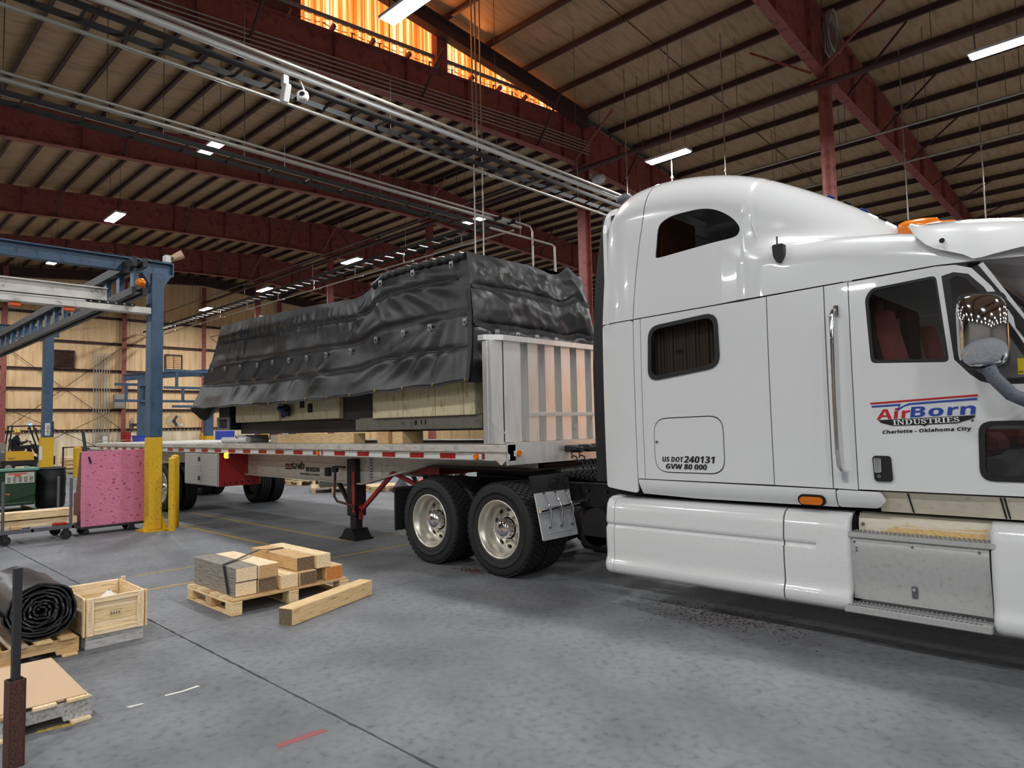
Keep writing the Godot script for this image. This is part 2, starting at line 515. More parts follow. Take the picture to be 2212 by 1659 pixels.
	mk("wood_grey", Color(0.6, 0.57, 0.53), 0.8, 0.0, {"albedo_texture": ntex(0.025, [[0.0, Color(0.55, 0.53, 0.5)], [0.35, Color(0.88, 0.87, 0.85)], [1.0, g3(1)]], 107, 4)})
	tri3(M.wood_grey, Vector3(0.35, 3.5, 3.5), false)
	mk("wood_end_dark", Color(0.5, 0.42, 0.32), 0.85, 0.0, {"albedo_texture": ntex(0.03, [[0.0, g3(0.5)], [0.5, g3(0.9)], [1.0, g3(1.1)]], 108, 4)})
	tri3(M.wood_end_dark, Vector3(4, 4, 4), false)
	mk("wood_orange", Color(0.8, 0.52, 0.25), 0.75, 0.0, {"albedo_texture": M.wood_0.albedo_texture})
	tri3(M.wood_orange, Vector3(0.35, 3.5, 3.5), false)
	mk("wood_painted", Color(0.76, 0.76, 0.76), 0.7, 0.0, {"albedo_texture": M.wood_grey.albedo_texture})
	tri3(M.wood_painted, Vector3(3.5, 3.5, 0.5), false)
	mk("cardboard", Color(0.77, 0.65, 0.52), 0.8)
	mk("plastic_film", Color(0.9, 0.88, 0.82), 0.3)
	mk("strap_black", Color(0.07, 0.07, 0.075), 0.45)
	mk("barrel_black", Color(0.06, 0.06, 0.062), 0.55)
	mk("paper", Color(0.84, 0.83, 0.78), 0.6)
	mk("ink", Color(0.25, 0.25, 0.25), 0.7)
	mk("orange_ink", Color(0.85, 0.35, 0.15), 0.6)
	mk("truck_yellow", Color(0.82, 0.62, 0.12), 0.45)
	mk("skin", Color(0.72, 0.5, 0.4), 0.6)
	mk("cloth_navy", Color(0.07, 0.08, 0.12), 0.85)
	mk("hat_yellow", Color(0.88, 0.74, 0.12), 0.35)
	mk("blue_light", Color(0.2, 0.35, 1.0), 0.3, 0.0, {"emission_enabled": true, "emission": Color(0.25, 0.4, 1.0), "emission_energy_multiplier": 5.0})
	mk("amber_light", Color(1.0, 0.7, 0.1), 0.3, 0.0, {"emission_enabled": true, "emission": Color(1.0, 0.72, 0.1), "emission_energy_multiplier": 3.0})
	mk("bin_blue", Color(0.2, 0.27, 0.7), 0.45)
	mk("fire_red", Color(0.6, 0.1, 0.08), 0.4)
	mk("gun_orange", Color(0.9, 0.35, 0.08), 0.45)
	mk("box_grey", Color(0.55, 0.53, 0.48), 0.5)

const LAMP_POWER := 26.0

func _ready() -> void:
	rng.seed = 7
	# camera
	var cam := Camera3D.new()
	cam.name = "camera"
	add_child(cam)
	cam.position = Vector3(0, 1.62, 0)
	cam.rotation = Vector3(deg_to_rad(3.525), deg_to_rad(43.85), deg_to_rad(-1.26))
	cam.fov = 58.87
	cam.near = 0.05
	cam.far = 300.0
	cam.current = true
	# environment: a dim overcast sky outside the closed hall
	var we := WorldEnvironment.new()
	we.name = "environment"
	var env := Environment.new()
	env.background_mode = Environment.BG_COLOR
	env.background_color = Color(0.55, 0.6, 0.68)
	env.background_energy_multiplier = 0.4
	env.ambient_light_source = Environment.AMBIENT_SOURCE_DISABLED
	env.tonemap_mode = Environment.TONE_MAPPER_LINEAR
	env.tonemap_exposure = 1.08
	env.sdfgi_enabled = true
	env.ssao_enabled = true
	env.ssil_enabled = true
	we.environment = env
	add_child(we)
	materials()
	# structure
	build_floor()
	build_roof()
	build_walls()
	build_lamps()
	build_services()
	# the truck and its load
	build_tractor()
	build_trailer()
	build_cargo()
	# the crane and what stands around
	build_crane()
	build_foreground()
	build_left_yard()
	build_background()

const FX := [-5.56, -13.0, -20.7, -28.06, -35.45]      # frame lines seen; -42.95 is the end wall
const XW := -42.95
const XE := 42.0
const ZF := -45.0
const ZN := 24.0
const RIDGE := -17.0
const PITCH := 0.0865

func y_left(z: float) -> float:
	return 11.27 - PITCH * absf(z - RIDGE)

func y_right(z: float) -> float:
	return 11.45 + PITCH * (z - RIDGE)

func build_floor() -> void:
	var f := struct("floor")
	var under := MB.new()
	under.bx(XW - 0.4, XE + 0.4, -0.3, -0.06, ZF - 0.4, ZN + 0.4)
	part("base_slab", under, M.joint, f)
	var xs := [XW - 0.1, -35.6, -28.16, -20.72, -13.28, -5.85, 1.59, 9.0, 18.0, 30.0, XE + 0.1]
	var zs := [ZF - 0.1, -36.0, -27.5, -19.0, -10.6, -2.14, 6.3, 15.0, ZN + 0.1]
	for i in xs.size() - 1:
		for j in zs.size() - 1:
			var x0: float = xs[i]
			var x1: float = xs[i + 1]
			var z0: float = zs[j]
			var z1: float = zs[j + 1]
			var poly := PackedVector2Array()
			var near := x0 > -14.0 and x1 < 3.0 and z0 > -11.0 and z1 < 8.0
			var step := 0.06 if near else 2.0
			var corners := [Vector2(x0, z0), Vector2(x1, z0), Vector2(x1, z1), Vector2(x0, z1)]
			for k in 4:
				var a: Vector2 = corners[k]
				var b: Vector2 = corners[(k + 1) % 4]
				var cnt := maxi(1, int(a.distance_to(b) / step))
				var along_x := k % 2 == 0
				for q in cnt:
					var p := a.lerp(b, float(q) / cnt)
					var inward := Vector2((x0 + x1) * 0.5, (z0 + z1) * 0.5) - p
					var gap := 0.0035
					if near:
						gap = (0.006 + 0.009 * maxf(0.0, rng.randf() - 0.25)) if along_x else (0.0025 + 0.0015 * rng.randf())
					if q == 0:
						p += Vector2(signf(inward.x) * 0.0045, signf(inward.y) * 0.0045)
					elif along_x:
						p.y += signf(inward.y) * gap
					else:
						p.x += signf(inward.x) * gap
					poly.append(p)
			var mb := MB.new()
			mb.prism(poly, 0.05, 0.0, Transform3D(Basis(Vector3(1, 0, 0), Vector3(0, 0, 1), Vector3(0, -1, 0)), Vector3.ZERO))
			part("slab", mb, M.concrete, f)
	# painted lines
	var lines := [
		["line_yellow", -14.44, -8.68, -5.54, 0.06, "x", "long thin yellow floor line running under the flatbed trailer"],
		["line_yellow", -12.92, -7.75, -4.66, 0.08, "x", "yellow floor line from the yellow bollards to the timber pallet"],
		["line_yellow", -6.9, -5.54, -8.68, 0.05, "z", "short pale yellow cross line beside the trailer landing gear"],
		["line_yellow", -5.9, -2.3, -7.75, 0.06, "z", "yellow cross line passing behind the pallet of timbers"],
		["line_yellow", -3.9, -2.7, -8.63, 0.05, "z", "pale yellow cross line between pink plate and timber pallet"]]
	for l in lines:
		var mb := MB.new()
		var pos: float = l[1]
		while pos < l[2] - 0.02:
			var e: float = minf(pos + rng.randf_range(0.3, 0.9), l[2])
			var w: float = l[4] * rng.randf_range(0.75, 1.1)
			if l[5] == "x":
				mb.bx(pos, e, 0.0, 0.0012, l[3] - w * 0.5, l[3] + w * 0.5)
			else:
				mb.bx(l[3] - w * 0.5, l[3] + w * 0.5, 0.0, 0.0012, pos, e)
			pos = e
		single("floor_line", mb, M[l[0]], l[6], "floor marking")
	var flakes := [
		["line_yellow", [-4.6, -0.95, -4.565, -1.11, -4.545, -1.14, -4.52, -1.1, -4.545, -0.98, -4.56, -0.93], "worn flake of yellow paint beside the cardboard covered pallet"],
		["paper", [-4.57, -1.38, -4.555, -1.46, -4.54, -1.47, -4.545, -1.39], "small pale paint scrap on the floor in front of the crate"],
		["paper", [-4.585, -1.6, -4.575, -1.7, -4.59, -1.8, -4.57, -1.81, -4.555, -1.7, -4.565, -1.6], "thin pale streak of worn paint on the open grey floor"],
		["line_red", [-3.43, -1.74, -3.41, -2.0, -3.36, -2.01, -3.37, -1.86, -3.38, -1.73], "faded red paint patch on the floor near the long crack"]]
	for k in flakes:
		var mb := MB.new()
		mb.prism(pv(k[1]), 0.0, 0.001, Transform3D(Basis(Vector3(1, 0, 0), Vector3(0, 0, 1), Vector3(0, 1, 0)), Vector3.ZERO))
		single("paint_flake", mb, M[k[0]], k[2], "floor marking")
	# brown dirt swept against the drive wheels and under the skirt
	for d in [[-5.75, -5.28, 320, 0.12, "brown dirt crumbs lying between the two truck drive wheels"], [-2.75, -5.3, 700, 0.36, "brown dirt crumbs scattered under the white side skirt"]]:
		var mb := MB.new()
		for i in d[2]:
			var p := Vector3(d[0] + rng.randfn(0, d[3]), 0.0025, d[1] + rng.randfn(0, d[3] * 0.45))
			var s := rng.randf_range(0.002, 0.007)
			mb.box(p, Vector3(s * 1.6, s * 0.8, s), Basis(Vector3.UP, rng.randf() * TAU))
		var o := single("dirt_crumbs", mb, M.rust, d[4], "dirt")
		o.set_meta("kind", "stuff")

func sag_sheet(x0: float, x1: float, zlist: Array, yf: Callable, mat: Material, parent: Node3D) -> void:
	# insulation laid over the purlins: hangs a little between them and is creased across
	var P := []
	var nx := maxi(2, int((x1 - x0) / 0.62))
	var cols := []
	for k in zlist.size() - 1:
		for q in 5:
			cols.append([lerpf(zlist[k], zlist[k + 1], q / 5.0), sin(PI * q / 5.0)])
	cols.append([zlist[zlist.size() - 1], 0.0])
	for i in nx + 1:
		var row := PackedVector3Array()
		var x := lerpf(x0, x1, float(i) / nx)
		var fold := 0.012 * sin(i * 2.4) + (0.02 if i % 2 == 0 else 0.0)
		for c in cols:
			var y: float = yf.call(c[0]) + 0.2 - c[1] * (0.045 + fold)
			row.append(Vector3(x, y, c[0]))
		P.append(row)
	var mb := MB.new()
	mb.grid(P, 1.0)
	for i in mb.n.size():
		if mb.n[i].y > 0.0:
			mb.n[i] = -mb.n[i]
	# keep winding and normals in step
	var t := mb.ix
	for i in range(0, t.size(), 3):
		var a := mb.v[t[i]]
		if (mb.v[t[i + 2]] - a).cross(mb.v[t[i + 1]] - a).dot(mb.n[t[i]]) < 0.0:
			var s := t[i + 1]
			t[i + 1] = t[i + 2]
			t[i + 2] = s
	mb.ix = t
	part("insulation_blanket", mb, mat, parent)

func purlin(x0: float, x1: float, z: float, y: float, parent: Node3D) -> void:
	var mb := MB.new()
	var px := Transform3D(Basis(Vector3(0, 0, 1), Vector3(0, 1, 0), Vector3(-1, 0, 0)), Vector3.ZERO)
	var poly := pv([0.0, 0.0, 0.075, 0.0, 0.075, 0.022, 0.067, 0.022, 0.067, 0.008, 0.008, 0.008, 0.008, 0.2, -0.06, 0.2, -0.06, 0.192, 0.0, 0.192])
	for i in poly.size():
		poly[i] += Vector2(z, y)
	mb.prism(poly, -x0, -x1, px)
	part("purlin", mb, M.purlin, parent)

func build_roof() -> void:
	var c := struct("ceiling")
	# roof decks (steel sheet above the insulation), with thickness
	var slab := MB.new()
	for s in [[XW - 0.3, -13.0, ZF - 0.3, RIDGE, 0], [XW - 0.3, -13.0, RIDGE, ZN + 0.3, 0], [-13.0, XE + 0.3, ZF - 0.3, ZN + 0.3, 1]]:
		var yf := y_left if s[4] == 0 else y_right
		var a: float = yf.call(s[2])
		var b: float = yf.call(s[3])
		var sl: float = (b - a) / (s[3] - s[2])
		var mid := Vector3((s[0] + s[1]) * 0.5, (a + b) * 0.5 + 0.36, (s[2] + s[3]) * 0.5)
		slab.box(mid, Vector3(s[1] - s[0], 0.1, (s[3] - s[2]) * sqrt(1 + sl * sl)), Basis(Vector3.RIGHT, -atan(sl)))
	part("roof_deck", slab, M.wall_grey, c)
	# left hall
	var zl := []
	var z := RIDGE + 0.12
	while z < ZN:
		zl.append(z)
		z += 0.762
	for zz in zl:
		purlin(XW, -13.0, zz, y_left(zz), c)
	var zl2 := []
	z = RIDGE - 0.12
	while z > ZF:
		zl2.append(z)
		z -= 0.762
	for zz in zl2:
		purlin(XW, -13.0, zz, y_left(zz), c)
	zl.append(ZN)
	zl.push_front(RIDGE)
	zl2.append(ZF)
	zl2.push_front(RIDGE)
	zl2.reverse()
	var bays := [XW, -35.45, -28.06, -20.7, -13.0]
	for i in 4:
		sag_sheet(bays[i], bays[i + 1], zl, y_left, M.insulation, c)
		sag_sheet(bays[i], bays[i + 1], zl2, y_left, M.insulation, c)
	# right hall
	var zr := [ZF]
	z = -18.48 - 1.48 * 17
	while z < ZN:
		zr.append(z)
		purlin(-13.0, XE, z, y_right(z), c)
		z += 1.48
	zr.append(ZN)
	for b in [[-13.0, -5.56], [-5.56, 1.9], [1.9, 9.3], [9.3, 25.0], [25.0, XE]]:
		sag_sheet(b[0], b[1], zr, y_right, M.insulation, c)
	# sag rods between purlins
	for k in 26:
		var zz := -33.0 + k * 1.48
		var mb := MB.new()
		mb.cyl(Vector3(-9.3, y_right(zz) + 0.12, zz), Vector3(-9.3, y_right(zz + 1.48) + 0.12, zz + 1.48), 0.012, -1, 6)
		if zz < 8:
			part("sag_rod", mb, M.purlin, c)
	# girders
	for x in [-13.0, -20.7, -28.06, -35.45]:
		girder(x, [[ZF, 0.85], [-33.0, 0.9], [-20.0, 1.36], [RIDGE, 1.46], [-15.2, 1.3], [-11.9, 1.12], [-8.5, 1.0], [-3.2, 0.92], [ZN, 0.9]], y_left, {-13.0: "deep rust red roof girder under the glowing orange skylight strip", -20.7: "rust red roof girder second from the orange skylight", -28.06: "rust red roof girder third from the orange skylight", -35.45: "far rust red roof girder next to the tan end wall"}[x])
	for x in [-5.56, 1.9, 9.3, 16.8]:
		girder(x, [[ZF, 0.55], [-33.0, 0.6], [RIDGE, 1.55], [-13.4, 1.5], [-6.0, 1.5], [ZN, 1.5]], y_right, {-5.56: "rust red roof girder descending behind the truck cab roof", 1.9: "rust red roof girder over the truck nose", 9.3: "rust red roof girder right of the truck nose", 16.8: "rust red roof girder at the right end of the hall"}[x])
	# edge rafter of the high roof along the step
	var er := thing("edge_rafter", "dark steel rafter along the upper edge of the orange skylight", "rafter", Vector3.ZERO)
	var mb2 := MB.new()
	for e in [[0.0, 0.02, 0.26], [0.4, 0.02, 0.26], [0.2, 0.4, 0.02]]:
		var a := Vector3(-12.72, y_right(RIDGE) - 0.42 + e[0], RIDGE)
		var b := Vector3(-12.72, y_right(ZN - 0.1) - 0.42 + e[0], ZN - 0.1)
		mb2.bar(a, b, e[2], e[1])
	part("beam", mb2, M.purlin, er)
	# columns
	var labels := {-5.56: "round rust red steel column behind the truck cab roof", -13.0: "rust red steel column with conduits behind the tarp corner", -20.7: "rust red steel column rising above the middle of the tarp", -28.06: "rust red steel column above the rear half of the tarp", -35.45: "rust red steel column seen above the tarp rear end"}
	for x in FX:
		var o := thing("steel_column", labels[x], "column", Vector3(x, 0, RIDGE))
		var m := MB.new()
		if x == -13.0:
			m.bx(-0.02, 0.02, 0, 9.75, -0.12, 0.12)
			m.bx(-0.15, 0.15, 0, 9.75, 0.12, 0.145)
			m.bx(-0.15, 0.15, 0, 9.75, -0.145, -0.12)
		else:
			m.cyl(Vector3(0, 0, 0), Vector3(0, 9.72, 0), 0.155, -1, 20)
		part("shaft", m, M.red_steel, o)
		m = MB.new()
		m.bx(-0.25, 0.25, 9.72, 9.78, -0.25, 0.25)
		part("cap_plate", m, M.red_steel, o)
		m = MB.new()
		m.bx(-0.28, 0.28, 0, 0.03, -0.28, 0.28)
		part("base_plate", m, M.red_steel, o)
		# flange brace
		m = MB.new()
		for s in [-1.0, 1.0]:
			m.bar(Vector3(s * 0.12, 9.9, 0.5), Vector3(s * 1.6, 11.0, 0.5), 0.05, 0.05)
		part("flange_brace", m, M.red_steel, o)

func girder(x: float, depth: Array, yf: Callable, label: String) -> void:
	var o := thing("roof_girder", label, "girder", Vector3(x, 0, 0))
	var zs := []
	for d in depth:
		zs.append(d[0])
	if not zs.has(RIDGE):
		zs.append(RIDGE)
	zs.sort()
	var web := MB.new()
	var tf := MB.new()
	var bf := MB.new()
	for i in zs.size() - 1:
		var za: float = zs[i]
		var zb: float = zs[i + 1]
		var ta: float = yf.call(za)
		var tb: float = yf.call(zb)
		var ba := ta - interp(depth, za)
		var bb := tb - interp(depth, zb)
		for s in [-0.008, 0.008]:
			web.quad(Vector3(s, ba, za), Vector3(s, ta, za), Vector3(s, tb, zb), Vector3(s, bb, zb), Vector3(s, 0, 0))
		tf.bar(Vector3(0, ta - 0.012, za), Vector3(0, tb - 0.012, zb), 0.24, 0.024)
		bf.bar(Vector3(0, ba + 0.012, za), Vector3(0, bb + 0.012, zb), 0.24, 0.024)
	part("web", web, M.red_steel, o)
	part("top_flange", tf, M.red_steel, o)
	part("bottom_flange", bf, M.red_steel, o)
	var z := -41.0
	while z < 23.0:
		var m := MB.new()
		var t: float = yf.call(z)
		m.bx(-0.11, 0.11, t - interp(depth, z) + 0.02, t - 0.02, z - 0.006, z + 0.006)
		part("stiffener", m, M.red_steel, o)
		z += 3.0 if z > -8.0 or z < -24.0 else (1.02 if absf(z + 17.0) < 0.6 else 2.0)
	# flange braces to the purlins
	for k in 7:
		var zz := -35.9 + k * 2.9 if x == -5.56 else -28.0 + k * 4.4
		var m := MB.new()
		var t: float = yf.call(zz)
		m.bar(Vector3(0.02, t - interp(depth, zz) + 0.05, zz), Vector3(1.5 if x == -5.56 else 0.95, t + 0.01, zz), 0.045, 0.045)
		part("flange_brace", m, M.purlin, o)

func build_walls() -> void:
	# end wall on the left with ribbed panels, girts, columns
	var w := struct("wall_left")
	var core := MB.new()
	core.bx(XW - 0.3, XW - 0.04, -0.1, 12.0, ZF - 0.3, ZN + 0.3)
	part("backing", core, M.wall_tan, w)
	var rib := PackedVector2Array()
	var z := -24.0
	var up := MB.new()
	var lo := MB.new()
	for band in 2:
		var mb := MB.new()
		var y0 := 1.9 if band == 0 else 0.0
		var y1 := 11.0 if band == 0 else 1.88
		var step := 0.3 if band == 0 else 0.23
		var d := 0.022
		var xf := XW - 0.035 + (0.0 if band == 0 else 0.03)
		var pts := [[0.0, 0.0], [step * 0.72, 0.0], [step * 0.8, d], [step * 0.92, d], [step, 0.0]]
		for k in 4:
			mb.quad(Vector3(xf + pts[k][1], y0, pts[k][0]), Vector3(xf + pts[k][1], y1, pts[k][0]), Vector3(xf + pts[k + 1][1], y1, pts[k + 1][0]), Vector3(xf + pts[k + 1][1], y0, pts[k + 1][0]), Vector3(1, 0, 0))
		var ribs := mb.mesh()
		z = -24.0
		while z < -3.0:
			var panel := MB.new()
			for q in 4:
				for i in range(0, mb.ix.size(), 3):
					var a := Vector3(0, 0, z + q * step)
					panel.tri(mb.v[mb.ix[i]] + a, mb.v[mb.ix[i + 1]] + a, mb.v[mb.ix[i + 2]] + a, Vector3(1, 0, 0))
			part("wall_panel", panel, M.wall_tan if band == 0 else M.wall_cream, w)
			z += step * 4
	for y in [8.2, 6.75, 5.2, 4.14, 3.0, 1.88]:
		var mb := MB.new()
		mb.bx(XW, XW + 0.07, y - 0.07, y - 0.06, ZF, ZN)
		mb.bx(XW, XW + 0.012, y - 0.07, y + 0.07, ZF, ZN)
		mb.bx(XW, XW + 0.07, y + 0.06, y + 0.07, ZF, ZN)
		part("girt", mb, M.girt, w)
	for zc in [-17.0, -12.54, -6.98, -22.0]:
		var mb := MB.new()
		mb.bx(XW + 0.02, XW + 0.3, 0, 10.6, zc - 0.02, zc + 0.02)
		mb.bx(XW + 0.3, XW + 0.32, 0, 10.6, zc - 0.12, zc + 0.12)
		part("wall_column", mb, M.red_steel, w)
	for r in [[-12.5, 1.9, -7.0, 6.3], [-12.5, 6.6, -7.0, 1.9], [-12.5, 3.2, -7.0, 0.3], [-7.1, 3.1, -12.4, 0.4]]:
		var mb := MB.new()
		mb.cyl(Vector3(XW + 0.16, r[1], r[0]), Vector3(XW + 0.16, r[3], r[2]), 0.016, -1, 6)
		part("brace_rod", mb, M.rust, w)
	# end frame girder against the wall
	var eg := MB.new()
	for s in [[ZF, RIDGE], [RIDGE, ZN]]:
		eg.bar(Vector3(XW + 0.16, y_left(s[0]) - 0.25, s[0]), Vector3(XW + 0.16, y_left(s[1]) - 0.25, s[1]), 0.25, 0.5)
	part("end_rafter", eg, M.girt, w)
	# louvred vents
	for l in [[-9.65, 5.74, "dark louvred wall vent beside the far blue crane post"], [-15.3, 5.83, "smaller tan louvred wall vent right of the near blue post"]]:
		var o := thing("louvre_vent", l[2], "vent", Vector3(XW + 0.05, l[1], l[0]))
		var mb := MB.new()
		for s in [-1.0, 1.0]:
			mb.bx(0, 0.1, -0.5, 0.5, s * 0.46 - 0.035, s * 0.46 + 0.035)
			mb.bx(0, 0.1, s * 0.48 - 0.035, s * 0.48 + 0.035, -0.49, 0.49)
		mb.bx(0, 0.08, -0.47, 0.47, -0.012, 0.012)
		part("frame", mb, M.girt, o)
		for k in 9:
			mb = MB.new()
			mb.box(Vector3(0.03, -0.42 + k * 0.105, 0), Vector3(0.1, 0.008, 0.88), Basis(Vector3(0, 0, 1), -0.9))
			part("blade", mb, M.girt if l[0] > -12 else M.wall_tan, o)
	# remaining walls, unseen but closing the hall
	for s in [["wall_back", XW - 0.3, XE + 0.3, ZF - 0.3, ZF], ["wall_front", XW - 0.3, XE + 0.3, ZN, ZN + 0.3], ["wall_right", XE, XE + 0.3, ZF - 0.3, ZN + 0.3]]:
		var o := struct(s[0])
		var mb := MB.new()
		mb.bx(s[1], s[2], -0.1, 16.0, s[3], s[4])
		part("sheet", mb, M.wall_grey, o)
	# step wall between the two roofs: opaque part and the glowing translucent strip
	var st := struct("wall_step")
	var mb := MB.new()
	mb.quad(Vector3(-13.02, y_left(-7.2) - 0.1, -7.2), Vector3(-13.02, y_right(-7.2) + 0.3, -7.2), Vector3(-13.02, y_right(ZN) + 0.3, ZN), Vector3(-13.02, y_left(ZN) - 0.1, ZN), Vector3(1, 0, 0))
	mb.quad(Vector3(-13.3, y_left(RIDGE) - 0.1, RIDGE), Vector3(-13.3, y_right(RIDGE) + 0.4, RIDGE), Vector3(-13.3, y_right(ZN) + 0.4, ZN), Vector3(-13.3, y_left(ZN) - 0.1, ZN), Vector3(-1, 0, 0))
	part("sheet", mb, M.plate_edge, st)
	mb = MB.new()
	mb.bx(-13.06, -12.86, y_left(-11.0), y_right(-11.0), -11.25, -10.9)
	part("post", mb, M.red_steel, st)
	var idx := 1
	for seg in [[-10.9, -7.2], [-16.6, -11.25]]:
		var o := struct("window_%d" % idx)
		idx += 1
		var za: float = seg[0]
		while za < seg[1] - 0.05:
			var zb: float = minf(za + 0.92, seg[1])
			var m := MB.new()
			var zz := za
			while zz < zb - 0.01:
				var ze := minf(zz + 0.23, zb)
				var pts := [[zz, 0.0], [lerpf(zz, ze, 0.6), 0.0], [lerpf(zz, ze, 0.72), 0.04], [lerpf(zz, ze, 0.9), 0.04], [ze, 0.0]]
				for k in 4:
					var p: Array = pts[k]
					var q: Array = pts[k + 1]
					m.quad(Vector3(-13.05 + p[1], y_left(p[0]) - 0.02, p[0]), Vector3(-13.05 + p[1], y_right(p[0]) + 0.2, p[0]), Vector3(-13.05 + q[1], y_right(q[0]) + 0.2, q[0]), Vector3(-13.05 + q[1], y_left(q[0]) - 0.02, q[0]), Vector3(1, 0, 0))
				zz = ze
			part("translucent_sheet", m, M.skylight_glow, o)
			za = zb
	var al := AreaLight3D.new()
	al.name = "skylight_light"
	add_child(al)
	al.area_size = Vector2(6.0, 0.8)
	al.light_color = Color(1.0, 0.62, 0.32)
	al.light_energy = 4.0
	al.shadow_enabled = true
	al.transform = Transform3D(Basis(Vector3(0, 0, -1), Vector3(0, 1, 0), Vector3(1, 0, 0)), Vector3(-12.4, 11.6, -9.2)) * Transform3D(Basis(Vector3.UP, PI), Vector3.ZERO)
	# girder clips along the lower edge of the strip
	for k in 9:
		var zz := -14.2 + k * 1.05
		var m := MB.new()
		m.box(Vector3(-12.9, y_left(zz) + 0.05, zz), Vector3(0.22, 0.1, 0.07), Basis(Vector3(0, 0, 1), 0.5))
		part("sheet_clip", m, M.red_steel, st)

func build_lamps() -> void:
	var lx := [-38.3, -31.3, -23.7, -16.3, -8.95, -1.75, 5.6, 13.0, 20.4, 28.0, 36.0]
	var lz := [-32.9, -24.1, -15.35, -6.65, 2.1, 10.8, 19.5]
	var seen := {Vector2(-8.95, -15.35): "bright linear lamp above the middle of the white truck roof", Vector2(-1.75, -15.35): "bright linear lamp at the upper right corner", Vector2(-16.3, -15.35): "group of bright lamp panels above the tarp front corner", Vector2(-23.7, -15.35): "bright linear lamp above the middle of the black tarp", Vector2(-31.3, -15.35): "bright linear lamp above the rear half of the tarp", Vector2(-38.3, -15.35): "small bright linear lamp above the tarp rear end", Vector2(-16.3, -6.65): "bright lamp hanging under the second conduit tray", Vector2(-23.7, -6.65): "bright linear lamp above the blue crane beam", Vector2(-8.95, -6.65): "bright lamp at the top edge beside the orange skylight"}
	var made: Node3D = null
	var ordn := ["first", "second", "third", "fourth", "fifth", "sixth", "seventh", "eighth", "ninth", "tenth", "eleventh"]
	for x in lx:
		for z in lz:
			var at := Vector3(x + (0.4 if x == -8.95 and z == -6.65 else 0.0), 8.5, z)
			var lab: String = seen.get(Vector2(x, z), "high bay lamp, %s row from the back wall, %s from the left end wall" % [ordn[lz.find(z)], ordn[lx.find(x)]])
			if made == null:
				made = thing("high_bay_lamp", lab, "lamp", at, 0.0, "high bay lamps in a ceiling grid")
				var mb := MB.new()
				mb.bx(-0.62, 0.62, 0.0, 0.06, -0.16, 0.16, 0.01)
				part("housing", mb, M.lamp_body, made)
				for s in [-1.0, 1.0]:
					mb = MB.new()
					mb.bx(-0.58, 0.58, -0.02, 0.0, s * 0.078 - 0.06, s * 0.078 + 0.06, 0.004)
					part("light_strip", mb, M.lamp_glow, made)
				for s in [-0.5, 0.5]:
					mb = MB.new()
					mb.cyl(Vector3(s, 0.06, 0), Vector3(s, 1.6, 0), 0.006, -1, 5)
					part("hanger", mb, M.wire, made)
				made.set_meta("hang", 1.54)
			else:
				var cp := copy(made, at, 0.0, lab)
				var len: float = (y_left(z) if x < -13.0 else y_right(z)) + 0.16 - 8.56
				for ch in cp.get_children():
					if String(ch.name).begins_with("hanger"):
						ch.scale.y = len / 1.54
						ch.position.y = 0.06 - 0.06 * ch.scale.y
			var al := AreaLight3D.new()
			al.name = "lamp_light"
			add_child(al, true)
			al.area_size = Vector2(1.15, 0.26)
			al.light_color = Color(0.985, 0.99, 1.0)
			al.light_energy = LAMP_POWER
			al.shadow_enabled = true
			al.transform = Transform3D(Basis(Vector3(1, 0, 0), Vector3(0, 0, -1), Vector3(0, 1, 0)), at + Vector3(0, -0.035, 0))

func ladder_tray(called: String, a: Vector3, b: Vector3, width: float, label: String, rung: float, rung_mat: Material) -> Node3D:
	var o := thing(called, label, "cable tray", a)
	var d := b - a
	var dir := d.normalized()
	var side := dir.cross(Vector3.UP).normalized()
	for s in [-0.5, 0.5]:
		var mb := MB.new()
		mb.bar(side * s * width, d + side * s * width, 0.02, 0.1)
		part("side_rail", mb, M.tray_dark, o)
	var k := 0.0
	var rm := MB.new()
	rm.bar(-side * width * 0.5, side * width * 0.5, 0.04, 0.025)
	var mesh := rm.mesh()
	while k < d.length():
		part_mesh("rung", mesh, rung_mat, o, Transform3D(Basis.IDENTITY, dir * k))
		k += rung
	return o

func pipe_run(called: String, pts: Array, r: float, mat: Material, label: String, category := "pipe") -> Node3D:
	var mb := MB.new()
	mb.tube(pts, r, 8)
	return single(called, mb, mat, label, category)

